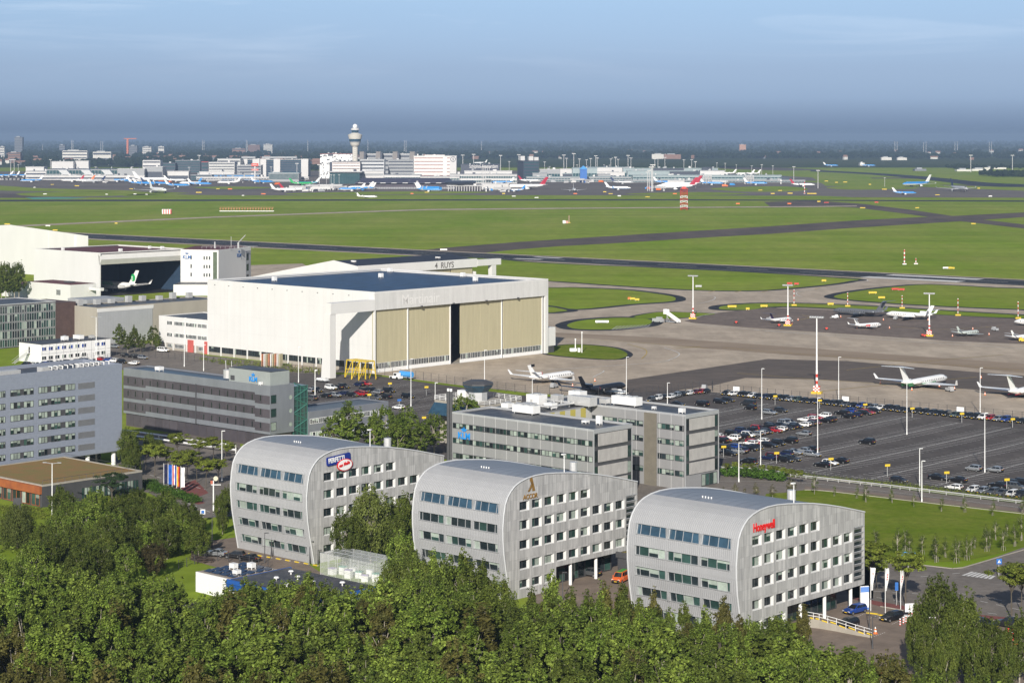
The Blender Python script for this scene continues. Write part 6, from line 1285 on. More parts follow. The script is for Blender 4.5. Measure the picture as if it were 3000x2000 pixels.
# ================================================================== TREES
lf_pop = leafmat('poplar_leaves', (.062, .102, .012), (.122, .154, .026), .65, .16); lf_bir = leafmat('birch_leaves', (.052, .078, .012), (.098, .118, .020)); lf_lime = leafmat('lime_leaves', (.105, .140, .016), (.165, .185, .028))
lf_olive = leafmat('olive_leaves', (.070, .074, .016), (.110, .098, .026)); lf_brown = leafmat('bronze_leaves', (.050, .038, .016), (.070, .062, .022)); lf_pine = leafmat('pine_needles', (.020, .040, .015), (.035, .06, .02)); lf_wil = leafmat('willow_leaves', (.080, .105, .020), (.120, .140, .034)); lf_hedge = leafmat('hedge_leaves', (.045, .10, .012), (.08, .15, .02))
def leafcloud(rs, C, rad, per, leaf, out, droop=0.0, flat=0.0):
    """leaf faces scattered round clump centres; each leaf is its own small face"""
    n = len(C)*per; c = np.repeat(C, per, 0); rr_ = np.repeat(rad, per); o = np.repeat(out, per, 0)
    d_ = rs.normal(size=(n, 3)); d_ /= np.linalg.norm(d_, axis=1)[:, None]; q = rs.uniform(.25, 1, n)**.5
    p = c + d_*(rr_*q)[:, None]*np.array([1, 1, .8 if not flat else .35])
    if droop: p[:, 2] -= np.abs(rs.normal(size=n))*droop
    nrm = d_*.7 + o*.5 + rs.normal(size=(n, 3))*.55 + np.array([0, 0, .35 + flat]); nrm /= np.linalg.norm(nrm, axis=1)[:, None]
    t = np.cross(nrm, rs.normal(size=(n, 3))); t /= np.linalg.norm(t, axis=1)[:, None]; b = np.cross(nrm, t)
    s = (leaf*rs.uniform(.65, 1.35, n))[:, None]
    if droop: t = t*.5 + np.array([0, 0, -1.0]); t /= np.linalg.norm(t, axis=1)[:, None]
    V = np.stack([p - t*s*.62, p + b*s*.42, p + t*s*.62, p - b*s*.42], 1).reshape(-1, 3); return V
def leafmesh(name, V, m):
    n = len(V)//4; me = bpy.data.meshes.new(name); me.vertices.add(len(V)); me.vertices.foreach_set('co', V.astype(np.float32).ravel())
    me.loops.add(len(V)); me.loops.foreach_set('vertex_index', np.arange(len(V), dtype=np.int32)); me.polygons.add(n)
    me.polygons.foreach_set('loop_start', np.arange(0, len(V), 4, dtype=np.int32)); me.update(calc_edges=True); me.materials.append(m); return me
def treemesh(seed, Hh, Rr, base, ncl, per, leaf, m, shape='oval', droop=0.0, flat=0.0, clr=(.7, 1.25), barkm=brown, limbs=9, r0=.22, surf=.55):
    rs = np.random.RandomState(seed); C = []; 
    while len(C) < ncl:
        u = rs.uniform(-1, 1, 3); l = np.linalg.norm(u)
        if l > 1 or l < .15: continue
        if rs.uniform() < surf: u = u/l*rs.uniform(.75, 1)
        t = (u[2] + 1)/2
        k = {'oval': 1, 'spire': 1.15 - .75*t, 'column': 1, 'dome': 1 - .2*t, 'vase': .55 + .6*t, 'umbrella': 1}[shape]
        z = base + (Hh - base)*t
        if shape == 'umbrella': z = base + (Hh - base)*(.35 + .65*t**.7)
        lobes = 1 + .22*math.sin(3*math.atan2(u[1], u[0]) + seed) + .16*math.sin(5*math.atan2(u[1], u[0]) + 2.3*t*6 + seed*2)
        C.append((u[0]*Rr*k*lobes, u[1]*Rr*k*lobes, z))
    C = np.array(C); ctr = np.array([0, 0, (Hh + base)/2]); out = C - ctr; out /= np.linalg.norm(out, axis=1)[:, None] + 1e-6
    rad = rs.uniform(*clr, len(C)); V = leafcloud(rs, C, rad, per, leaf, out, droop, flat)
    if shape in ('oval', 'spire', 'column'):                     # upright leafy shoots on top
        ns = max(6, ncl//6); top_ = np.where(C[:, 2] > base + (Hh - base)*.5)[0]; idx = rs.choice(top_, ns); S_ = C[idx]*np.array([.85, .85, 1]) + np.array([0, 0, .3]); E_ = np.concatenate([S_ + np.array([0, 0, .42*k]) + rs.normal(size=(ns, 3))*.1 for k in range(5)])
        V = np.concatenate([V, leafcloud(rs, E_, np.full(len(E_), .32), max(4, per//7), leaf*.9, np.tile([0, 0, 1.], (len(E_), 1)))])
    V[:, 2] *= Hh/np.percentile(V[:, 2], 99.6)
    cm = leafmesh('crown', V, m); b = MB(); x = rs.uniform(-.3, .3, 2)
    b.tube((0, 0, 0), (x[0]*.4, x[1]*.4, base + .3), r0, r0*.72, 8); b.tube((x[0]*.4, x[1]*.4, base + .3), (x[0], x[1], base + (Hh - base)*.6), r0*.72, r0*.25, 7)
    for i in rs.choice(len(C), min(limbs, len(C)), replace=False):
        q = C[i]; z0 = base*.8 + (q[2] - base)*.45; f = min(1, z0/(base + (Hh - base)*.6)); mid_ = (q[0]*.45, q[1]*.45, z0 + (q[2] - z0)*.5 + .3)
        b.tube((x[0]*f, x[1]*f, z0), mid_, r0*.42, r0*.3, 5); b.tube(mid_, tuple(q*np.array([1.04, 1.04, 1.02])), r0*.3, r0*.12, 5)
    return cm, b.mesh('trunk', barkm)
TM = {}
for i in range(8): TM['poplar%d' % i] = treemesh(10 + i, 13.0 + .3*(i % 3), 3.3 + .15*(i % 4), 3.0, 130, 88, .265, lf_pop, ('oval', 'spire', 'oval', 'column')[i % 4], clr=(.3, .75), limbs=16, barkm=bark if i % 3 else brown, r0=.24)
for i in range(4): TM['birch%d' % i] = treemesh(40 + i, 12.0, 2.9, 2.6, 120, 80, .26, lf_bir, ('column', 'oval')[i % 2], droop=.8, clr=(.3, .7), limbs=14, barkm=bark, r0=.17)
for i in range(3): TM['lime%d' % i] = treemesh(60 + i, 8.5, 3.3, 3.2, 46, 95, .27, lf_lime, 'umbrella', flat=.6, clr=(.6, 1.1), limbs=14, r0=.14, surf=.3)
for i in range(3): TM['sapling%d' % i] = treemesh(70 + i, 6.2, .85, 1.9, 20, 26, .19, lf_bir, 'column', droop=.2, clr=(.3, .6), limbs=12, barkm=bark, r0=.06)
for i in range(2): TM['bush%d' % i] = treemesh(80 + i, 2.3, 1.15, .15, 26, 60, .20, lf_hedge, 'dome', clr=(.4, .6), limbs=5, r0=.08)
TM['willow'] = treemesh(90, 9.5, 4.2, 2.0, 110, 150, .24, lf_wil, 'dome', droop=1.8, clr=(.5, 1.0), limbs=10)
TM['pine'] = treemesh(91, 6.8, 3.4, 1.6, 42, 150, .20, lf_pine, 'umbrella', flat=.5, clr=(.6, 1.0), limbs=14)
for i in range(3): TM['cone%d' % i] = treemesh(30 + i, 11.0, 1.75, 1.5, 60, 70, .26, lf_bir, 'spire', droop=.3, clr=(.3, .65), limbs=12, barkm=bark, r0=.15)
RT = random.Random(21)
def tree(kd, p, h, label, group=None, leaf=None, name='tree', wid=1.0, z=.03):
    cm, tm = TM[kd]; h0 = {'poplar': 13.3, 'birch': 12, 'cone': 11, 'lime': 8.5, 'sapling': 6.2, 'bush': 2.4, 'willow': 9.5, 'pine': 6.8}[kd.rstrip('0123456789')]; s = h/h0
    t = thing(name, label, 'shrub' if kd[:4] == 'bush' else 'tree', (p[0], p[1], z), RT.uniform(0, 6.28), group); t.scale = (s*wid, s*wid, s)
    put(cm, 'crown', t, mats={0: leaf} if leaf else None); put(tm, 'trunk', t); return t
# the belt of tall trees at the bottom
SKY_ = [(-100, 1285), (0, 1290), (60, 1285), (130, 1300), (200, 1300), (300, 1330), (380, 1300), (450, 1395), (540, 1340), (600, 1345), (640, 1352), (700, 1346), (780, 1372), (850, 1370), (900, 1300), (960, 1275), (1060, 1300), (1120, 1350), (1180, 1400), (1230, 1385), (1290, 1350), (1340, 1400), (1400, 1362), (1450, 1365), (1500, 1400), (1560, 1430), (1620, 1428), (1700, 1432), (1760, 1405), (1800, 1430), (1840, 1410), (1890, 1475), (1960, 1490), (2050, 1505), (2120, 1545), (2460, 1570)]
def skyline(px):
    o = px/1.2755
    for (a, ya), (b_, yb) in zip(SKY_, SKY_[1:]):
        if a <= o <= b_: return (ya + (yb - ya)*(o - a)/(b_ - a))*1.2755
    return 1900
def inblock(p, org, x0, x1, y0, y1):
    dx, dy = p[0]-org[0], p[1]-org[1]; u = dx*UX + dy*UY; v = dx*VX + dy*VY; return x0 <= u <= x1 and y0 <= v <= y1
def blocked(p, m=2.6):
    if any(inblock(p, (b.location.x, b.location.y), -22 - m, m, -m, 37 + m) for b in (b1, b2, b3)): return True
    if inblock(p, (bb.location.x, bb.location.y), -23 - m, m, -14 - m, m) or inblock(p, (ss.location.x, ss.location.y), -10 - m, m, -m, 11 + m) or inblock(p, (gh.location.x, gh.location.y), -14 - m, m, -m, 6 + m): return True
    return False
rows = []; Yr = 238.0; ri = 0
while Yr < 345:
    row = []; X = -.29*Yr + RT.uniform(0, 5)
    while X < .29*Yr:
        p = (X + RT.uniform(-1.4, 1.4), Yr + RT.uniform(-1.8, 1.8)); X += RT.uniform(5.4, 7.4)
        px = 1500 + p[0]*FP/p[1]
        if blocked(p): continue
        sl = max(skyline(px - 40), skyline(px + 40), skyline(px)) if RT.random() < .75 else skyline(px)
        hm_ = CH - (sl - EYE)*p[1]/FP
        h = min(RT.uniform(10.6, 15.6), hm_)
        if h < 7.5 or (1500 + p[0]*FP/p[1] > 2690 and Yr > 262): continue
        row.append((p, h))
    if row: rows.append(row)
    Yr += 5.6
nt_ = 0
vis_rows = rows
for ri, row in enumerate(vis_rows):
    for ci, (p, h) in enumerate(row):
        px = 1500 + p[0]*FP/p[1]; kd = RT.choice([0, 1, 2, 3, 4, 5, 6, 7]); lf = None; what = 'green'
        if px < 1000 and ri < 4 and RT.random() < .75: lf = lf_olive; what = 'yellowing'
        elif px < 560 and ri > 10: lf = lf_pop
        elif RT.random() < .14: lf = lf_bir; what = 'dark green'
        elif RT.random() < .12: lf = lf_olive; what = 'yellowing'
        cn_ = RT.random() < .28
        tree('cone%d' % (kd % 3) if cn_ else 'poplar%d' % kd, p, h, f'{what} poplar in the dense belt, {nth(ri)} row from front, {nth(ci)} from left', 'poplars of the dense tree belt', lf or (lf_pop if cn_ else None), 'poplar_tree', RT.uniform(1.35, 1.7) if cn_ else RT.uniform(.85, 1.15)); nt_ += 1
for i, (x, yt) in enumerate(((560, 1400), (650, 1420), (720, 1375), (850, 1340), (960, 1410), (1060, 1440), (1180, 1450), (1290, 1435), (1370, 1410), (420, 1420), (330, 1390), (200, 1420))):
    px, py = sp('B', x, yt); tree('cone%d' % (i % 3), ((px - 1500)*326/FP, 326), CH - (py - EYE)*326/FP, f'slender green tree screening the blue eaved shed, {nth(sorted([560, 650, 720, 850, 960, 1060, 1180, 1290, 1370, 420, 330, 200]).index(x))} from left', 'trees screening the shed', lf_pop, 'broadleaf_tree', 1.5)
# birches and other trees standing left of the rounded blocks
def at(px, Y): return ((px - 1500)*Y/FP, Y)
LT = [(390, 430, 420, 0), (520, 470, 400, 1), (640, 560, 392, 2), (580, 480, 425, 1), (720, 490, 418, 3), (830, 465, 425, 0), (900, 520, 405, 1), (1000, 445, 424, 2), (1060, 500, 396, 3), (1130, 520, 410, 1), (1180, 600, 398, 0), (780, 600, 388, 2), (690, 700, 382, 1), (450, 600, 385, 3), (350, 560, 400, 2), (550, 680, 378, 0), (320, 650, 378, 3), (950, 640, 392, 3), (420, 500, 412, 3), (760, 520, 402, 1), (1200, 640, 388, 2), (200, 720, 362, 0), (600, 760, 364, 2), (760, 790, 366, 0), (480, 760, 360, 3), (360, 470, 428, 2), (480, 520, 408, 0), (680, 530, 396, 1), (870, 590, 390, 2), (930, 480, 416, 0), (1090, 570, 392, 3), (560, 620, 384, 1), (640, 660, 376, 2), (820, 560, 408, 3), (400, 680, 372, 1), (300, 700, 366, 0), (520, 720, 366, 2), (270, 620, 388, 1), (1010, 590, 388, 0), (1040, 520, 404, 2)]
for i, (x, yt, Y, k) in enumerate(sorted(LT)):
    px, py = sp('A', x, yt); h = CH - (py - EYE)*Y/FP
    tree('birch%d' % k, at(px, Y), max(7, h), f'dark green birch in the grove right of the willow, {nth(i)} from the left', 'grove left of the rounded blocks', lf_bir if i % 4 else lf_pop, 'birch_tree', 1.5)
px, py = sp('A', 930, 715); tree('birch1', at(px, 372), CH - (py - EYE)*372/FP, 'bronze brown tree at the front of the birch grove', leaf=lf_brown, name='broadleaf_tree', wid=1.7)
px, py = sp('A', 105, 500); tree('willow', at(px, 398), CH - (py - EYE)*398/FP, 'pale weeping willow below the rust brown pavilion', name='willow_tree', wid=1.05)
px, py = sp('A', 680, 300); tree('pine', at(px, 446), CH - (py - EYE)*446/FP, 'dark spreading pine in front of the dark pavilion wall', name='pine_tree')
for i, (x, yt, Y, k) in enumerate(((1330, 430, 424, 0), (1372, 380, 430, 1), (1345, 520, 412, 2))):
    px, py = sp('A', x, yt); tree('birch%d' % k, at(px, Y), CH - (py - EYE)*Y/FP, f'slim birch hugging the left edge of the farthest rounded block, {nth(i)} from back', 'birches at the farthest block', name='birch_tree')
for i, (x, yt, Y, k, wd) in enumerate(((1360, 630, 384, 0, 1.05), (1150, 820, 379, 1, 1.0), (1255, 900, 380, 2, .9), (1600, 700, 392, 3, 1.05), (1650, 660, 402, 1, 1), (1580, 850, 384, 0, 1.0), (1450, 900, 390, 2, .8))):
    px, py = sp('B', x, yt); tree('birch%d' % k, at(px, Y), CH - (py - EYE)*Y/FP, f'weeping birch between the farthest and middle rounded blocks, {("tallest one", "leftmost one", "beside the tallest", "behind the middle block edge", "rear one by the middle block", "low one by the middle block", "small one in the gap")[i]}', 'birches between the blocks', lf_wil if i == 0 else lf_bir, 'birch_tree', wd)
for i, (x, yt, Y, k) in enumerate(((280, 1135, 328, 0), (180, 1195, 326, 2), (490, 1140, 326, 1), (400, 1185, 322, 3), (620, 1205, 322, 0), (740, 1310, 318, 2), (330, 1210, 320, 1), (560, 1230, 318, 3), (240, 1230, 318, 1), (60, 1010, 352, 3), (120, 1100, 342, 1), (20, 1180, 330, 0), (1090, 1290, 322, 1), (960, 1395, 318, 3), (1230, 1400, 316, 0), (1460, 1365, 314, 2), (1590, 1375, 313, 1), (1350, 1420, 312, 3))):
    px, py = sp('C', x, yt); Y2 = Y if x < 900 else Y - 8; h = CH - (py - EYE)*Y2/FP
    tree(('birch%d' if x < 900 and i % 2 else 'cone%d') % (k % 3), at(px, Y2), h, f'slender tree in the line before the middle rounded block, {nth(sorted([280, 180, 490, 400, 620, 740, 330, 560, 240, 60, 120, 20, 1090, 960, 1230, 1460, 1590, 1350]).index(x))} from left', 'trees in front of the middle block', lf_bir if i % 3 else lf_pop, 'birch_tree', 1.0)
for i, (x, yt, k, lf) in enumerate(((60, 835, 0, lf_olive), (190, 850, 1, lf_olive), (420, 880, 2, lf_olive), (640, 975, 3, lf_bir), (940, 940, 0, lf_olive), (800, 1015, 1, lf_pop), (1150, 1095, 2, lf_pop), (1290, 1120, 0, lf_pop), (1520, 1000, 3, lf_olive), (310, 950, 3, lf_bir), (540, 1020, 0, lf_pop), (1050, 1070, 1, lf_olive), (1420, 1100, 2, lf_pop))):
    px, py = sp('D', x, yt); Y2 = 306 if x < 700 else (297 if x < 1250 else 303); h = CH - (py - EYE)*Y2/FP
    tree('cone%d' % (k % 3), at(px, Y2), h, f'tall tree reaching up before the nearest rounded block, {nth(sorted([60, 190, 420, 640, 940, 800, 1150, 1290, 1520, 310, 540, 1050, 1420]).index(x))} from left', 'trees in front of the nearest block', lf, 'birch_tree', .95)
for i, (x, yt, Y, k, lb) in enumerate(((520, 1115, 506, 0, 'big bushy tree before the low office wing'), (440, 1190, 500, 3, 'bushy tree at the left of the low office wing trees'), (690, 1195, 512, 1, 'small tree between two big ones at the office wing'), (770, 1160, 522, 2, 'narrow tree behind the big tree pair'), (930, 1162, 505, 4, 'big round tree left of the chimney pair'), (860, 1215, 498, 5, 'round tree in front of the big round tree'), (1000, 1255, 500, 6, 'dark tree edge at the staff car park'), (1110, 1205, 512, 7, 'small tree just left of the chimney pair'), (1320, 1085, 524, 2, 'tree in front of the octagonal lookout'))):
    px, py = sp('R5', x, yt); tree('poplar%d' % k, at(px, Y), CH - (py - EYE)*Y/FP, lb, None, lf_pop, 'broadleaf_tree', 1.15)
for i, (x, yt, Y) in enumerate(((825, 725, 765), (925, 740, 760), (1050, 745, 768), (970, 795, 758), (880, 800, 756), (1085, 800, 765))):
    px, py = sp('R4', x, yt); tree('poplar%d' % i, at(px, Y), CH - (py - EYE)*Y/FP, f'tree in the clump before the concrete workshop, {("leftmost", "tallest in the middle", "tall one at the right", "low one in the middle", "low one second from left", "rightmost low one")[i]}', 'trees at the workshop', lf_bir, 'broadleaf_tree', 1.0)
for i, x in enumerate((-30, 10, 40, 68, 100, 130)):
    px, py = sp('R4', x, 318 + 8*(i % 3)); tree('poplar%d' % i, at(px, 1000), 18, f'tall dark tree in the row beside the open hangar, {nth(i)} from left', 'trees by the open hangar', lf_bir, 'poplar_tree', .8)
for i, (x, yt, Y, k) in enumerate(((880, 130, 492, 0), (935, 125, 482, 1), (1010, 150, 488, 2), (1075, 55, 505, 0), (1085, 185, 470, 1), (1205, 88, 500, 2), (1245, 222, 466, 0), (1190, 240, 474, 1), (1365, 105, 498, 2), (1130, 160, 480, 0), (1320, 250, 470, 1), (790, 50, 505, 2), (1290, 90, 505, 1))):
    px, py = sp('A', x, yt); tree('lime%d' % k, at(px, Y), max(6, CH - (py - EYE)*Y/FP), f'yellow green street tree near the flags, {nth(sorted([880, 935, 1010, 1075, 1085, 1205, 1245, 1190, 1365, 1130, 1320, 790, 1290]).index(x))} from the left', 'street trees near the flags', name='street_tree')
for i, (x, yt, Y) in enumerate(((762, 30, 500), (800, 100, 488), (820, 180, 482), (770, 200, 478), (900, 60, 515), (960, 90, 510))):
    px, py = sp('A', x, yt); tree('birch%d' % (i % 4), at(px, Y), CH - (py - EYE)*Y/FP, f'dark tree in the shade beside the hotel, {nth(i)} one from its corner', 'dark trees beside the hotel', name='broadleaf_tree', wid=1.2)
for i, (x, yt, Y, lb) in enumerate(((530, 105, 357, 'bright green street tree right behind the nearest block'), (900, 205, 349, 'bright green street tree behind the white banners'), (600, 300, 362, 'small bright green tree beside the nearest block end'), (2010, 312, 340, 'large bright green street tree by the crossing'), (2110, 380, 345, 'bright green street tree at the right border'))):
    px, py = sp('F', x, yt); tree('lime%d' % (i % 3), at(px, Y), CH - (py - EYE)*Y/FP, lb, None, None, 'street_tree', .9 if i >= 3 else 1.0)
for i, (x, yt, Y, wd, lb) in enumerate(((1265, 455, 303, 1.05, 'tallest drooping birch at the lower right'), (1535, 620, 301, 1.05, 'drooping birch right of the tallest one'), (1400, 720, 299, .95, 'drooping birch between the two tall ones'), (1030, 700, 304, .8, 'drooping birch leaning left of the tallest one'), (1790, 900, 297, 1.1, 'lower drooping birch near the red sign'), (2090, 830, 300, 1.1, 'drooping birch at the right border'), (1110, 900, 297, .9, 'low birch in front of the tallest one'), (1650, 1000, 292, 1.0, 'low drooping birch right of centre in the group'), (1950, 1050, 290, .9, 'low birch beside the red round sign'), (1320, 1050, 291, .9, 'low birch before the white trunks'))):
    px, py = sp('F', x, yt); tree('birch%d' % (i % 4), at(px, Y), CH - (py - EYE)*Y/FP, lb, 'drooping birches at the lower right', lf_bir, 'birch_tree', wd*.84)
SAP = [(908, 770, 620), (1045, 785, 700), (1200, 800, 700), (1262, 825, 690), (1443, 830, 710), (1593, 858, 760), (1783, 890, 770), (1945, 897, 770), (2137, 920, 800), (2340, 905, 780), (1330, 1145, 1000), (1482, 1190, 1000), (1533, 1160, 990), (1565, 1165, 1040), (1652, 1185, 1035), (1750, 1240, 1040), (1810, 1205, 1060), (1887, 1245, 1060), (1960, 1225, 1050), (1990, 1190, 1060), (2012, 1145, 1040), (2097, 1165, 980), (2117, 1140, 1000), (2157, 1085, 940), (2210, 1160, 1000), (2235, 1060, 950), (2290, 1130, 960), (2335, 1090, 900), (1735, 1215, 1080), (1905, 1200, 1075)]
for i, (x, y, yt) in enumerate(sorted(SAP)):
    p = gp('E', x, y); h = CH - (sp('E', x, yt)[1] - EYE)*p[1]/FP
    rowt = y < 950
    t = tree('sapling%d' % (i % 3), p, h, f'slim young tree {"along the lawn path" if rowt else "in the lawn group"}, {nth(sorted(q[0] for q in SAP if (q[1] < 950) == rowt).index(x))} from the left', 'young trees on the park lawn', None, 'young_tree', 1.0 if rowt else 1.35, .05)
    b = MB()
    for s in (-1, 1): b.tube((s*.45, 0, 0), (s*.35, 0, 1.2), .04, .04, 6)
    b.bar((-.35, 0, 1.1), (.35, 0, 1.1), .05)
    if i == 0: STK = b.mesh('stake', mat('grey_stake', (.22, .20, .17), .8, var=.2))
    put(STK, 'support_stake', t)
for i, (x, y) in enumerate(((310, 645), (360, 650), (437, 655), (500, 660), (552, 668), (618, 674), (680, 682))):
    tree('bush%d' % (i % 2), gp('E', x, y), 2.6, f'round clipped bush in the hedge line by the grey office, {nth(i)} from left', 'clipped bushes in the hedge line', None, 'clipped_bush', 1.3)
for i, (x, y, yt) in enumerate(((300, 650, 560), (360, 640, 570), (430, 650, 565), (480, 650, 570), (545, 660, 585), (600, 665, 590), (640, 670, 590), (690, 680, 592), (730, 690, 600), (770, 700, 600), (815, 705, 605))):
    p = gp('E', x, y); tree('lime%d' % (i % 3), p, max(3.2, CH - (sp('E', x, yt)[1] - EYE)*p[1]/FP), f'small bright tree above the clipped bushes, {nth(i)} from left', 'bright trees by the car park corner', None, 'street_tree', .75)
for i, (x, y, yt) in enumerate(((365, 770, 690), (425, 765, 720), (505, 790, 690), (620, 795, 700), (760, 800, 690), (280, 760, 715), (745, 770, 650))):
    p = gp('E', x, y); tree('sapling%d' % (i % 3), p, CH - (sp('E', x, yt)[1] - EYE)*p[1]/FP, f'thin young tree behind the nearest block roof, {nth(sorted([365, 425, 505, 620, 760, 280, 745]).index(x))} from left', 'young trees behind the nearest block', lf_olive, 'young_tree', 1.8)
hd = thing('garden_hedge', 'green clipped hedge strip curving below the row of flags', 'hedge', (0, 0, 0)); rs = np.random.RandomState(5); hp_ = curve(region('A', [(890, 375), (960, 410), (1060, 440), (1180, 480)]), 12)
C = np.array([(p[0] + rs.normal()*.8, p[1] + rs.normal()*.8, .3 + rs.uniform(0, 1.0)) for p in hp_ for _ in range(14)]); V = leafcloud(rs, C, np.full(len(C), .6), 26, .22, np.tile([0, 0, 1.], (len(C), 1)))
o = bpy.data.objects.new('foliage', leafmesh('hedge_foliage', V, lf_hedge)); COL.objects.link(o); o.parent = hd
# rough ground cover under the near trees and along the pavilion
def cover(name, pts, n, m, hgt=.5, leaf=.3, seed=1):
    rs = np.random.RandomState(seed); xs_ = [p[0] for p in pts]; ys_ = [p[1] for p in pts]; C = []
    def inside(x, y):
        c = False; j = len(pts) - 1
        for i in range(len(pts)):
            if (pts[i][1] > y) != (pts[j][1] > y) and x < (pts[j][0]-pts[i][0])*(y-pts[i][1])/(pts[j][1]-pts[i][1]) + pts[i][0]: c = not c
            j = i
        return c
    while len(C) < n:
        x, y = rs.uniform(min(xs_), max(xs_)), rs.uniform(min(ys_), max(ys_))
        if inside(x, y) and not blocked((x, y), .3): C.append((x, y, rs.uniform(.05, hgt)))
    V = leafcloud(rs, np.array(C), np.full(n, .7), 16, leaf, np.tile([0, 0, 1.], (n, 1)))
    return kind(leafobj(name, V, m), 'stuff')
def leafobj(name, V, m):
    o = bpy.data.objects.new(name, leafmesh(name, V, m)); COL.objects.link(o); return o
cover('undergrowth', [(-130, 300), (0, 345), (-25, 360), (-62, 348), (-80, 398), (-120, 415), (-130, 380)], 1500, lf_pop, .9, .34, 3)
cover('undergrowth', [(36, 312), (12, 332), (-2, 350), (-22, 362), (-40, 335), (20, 292), (45, 295)], 700, lf_olive, .9, .32, 4)
cover('ground_cover', region('A', [(-30, 500), (300, 515), (440, 480), (760, 420), (900, 470), (500, 560), (-30, 600)]), 700, lf_lime, .4, .26, 6)
cover('rough_grass', region('R4', [(1330, 960), (1700, 985), (2210, 1040), (2210, 1075), (1900, 1050), (1500, 1000)]), 420, lf_lime, .3, .3, 7)
cover('roadside_verge', region('E', [(220, 588), (560, 600), (850, 640), (1400, 690), (1700, 722), (2400, 800), (2400, 825), (1700, 745), (1300, 705), (850, 658), (560, 622), (220, 600)]), 900, lf_lime, .25, .2, 8)
# ================================================================== LAMPS, MASTS, FLAGS, FENCES, SIGNS
def lamp(r, x, yb, yt, label, arms=1, m=whitep, grp='lamp posts', rt=None, rad=.09):
    p = gp(r, x, yb); h = CH - (sp(rt or r, 0, yt)[1] - EYE)*p[1]/FP
    t = thing('lamp_post', label, 'lamp post', p, RT.uniform(-.3, .3), grp)
    MB().tube((0, 0, 0), (0, 0, h), rad*1.5, rad*.8, 8).tube((0, 0, 0), (0, 0, .8), rad*2, rad*1.8, 8).build('pole', m, t)
    b = MB()
    for s in ((1,) if arms == 1 else (-1, 1)):
        if arms == 2: b.bar((0, 0, h - .1), (s*1.5, 0, h + .15), .09)
        b.bx((s*(1.6 if arms == 2 else .35), 0, h + (.15 if arms == 2 else .02)), (.8, .34, .12))
    b.build('lamp_head', m if arms == 1 else lgrey, t); return t
for r, x, yb, yt, rt, lb in (
    ('E', 545, 255, 537, 'R6', 'tall white lamp post at the upper left of the main car park'), ('E', 930, 495, 105, 'E', 'tall white lamp post right of the crowded car rows'), ('E', 1075, 135, 480, 'R6', 'tall white lamp post behind the fence row, left of centre'),
    ('E', 1545, 360, 598, 'R6', 'tall white lamp post amid the empty bays'), ('E', 2050, 220, 533, 'R6', 'tall white lamp post behind the fence row at the right'), ('E', 2082, 620, 210, 'E', 'tall white lamp post between two silver cars'), ('E', 1633, 720, 455, 'E', 'white lamp post at the near car park edge'),
    ('E', 1648, 825, 540, 'E', 'white lamp post standing by the lawn path'), ('E', 537, 590, 335, 'E', 'white lamp post amid the crowded car rows'), ('E', 387, 685, 415, 'E', 'white lamp post at the hedge by the grey office'), ('R5', 950, 1155, 825, 'R5', 'white lamp post in front of the beige doors'),
    ('R5', 1117, 1350, 990, 'R5', 'white lamp post left of the chimney pair'), ('R5', 1457, 1010, 765, 'R5', 'white lamp post behind the octagonal lookout'), ('R5', 1786, 1125, 965, 'R5', 'white lamp post in front of the white business jet'), ('R6', 395, 697, 480, 'R6', 'white lamp post beside the black business jet'), ('R6', 597, 720, 607, 'R6', 'white lamp post behind the grey office, near the white cars'),
    ('R4', 1270, 1020, 685, 'R4', 'slim lamp post before the hangar office'), ('R4', 1403, 1050, 870, 'R4', 'slim lamp post at the red doors'), ('R4', 2057, 1130, 885, 'R4', 'slim lamp post before the white hangar wall'), ('R4', 2170, 1250, 1043, 'R4', 'white lamp post at the glass stair tower'), ('R5', 290, 1110, 905, 'R5', 'short white lamp post by the glass stair tower'),
    ('A', 1341, 350, 45, 'A', 'tall white lamp post left of the farthest rounded block'), ('B', 1567, 310, 170, 'B', 'white lamp post above the end of the farthest block')):
    lamp(r, x, yb, yt, lb, 1, whitep, 'white lamp posts', rt)
lamp('R4', 663, 1000, 680, 'tall double armed lamp post by the white modular office', 2, rad=.14); lamp('A', 315, 585, 240, 'double armed white lamp post before the rust brown pavilion', 2, rad=.1)
lamp('C', 1316, 640, 540, 'double armed lamp post at the end of the middle block', 2); lamp('A', 1566, 110, 72, 'double armed lamp post peeking over the farthest block', 2)
for r, x, yb, yt, lb in (('A', 1600, 842, 662, 'black lamp post before the ribbed front, left one'), ('A', 1640, 800, 695, 'black lamp post before the ribbed front, right one'), ('A', 1872, 850, 712, 'black lamp post at the corner of the farthest block'), ('A', 1922, 850, 765, 'short black lamp post at the clear storage cage'), ('F', 557, 1210, 880, 'dark lamp post at the foot of the railed ramp'), ('F', 523, 1020, 690, 'thin dark lamp post behind the railed ramp'), ('C', 1172, 1480, 1285, 'dark lamp post in the yard between two blocks'), ('A', 1282, 750, 560, 'dark lamp post by the parked silver saloon')):
    lamp(r, x, yb, yt, lb, 1, dgrey, 'dark lamp posts', rad=.07)
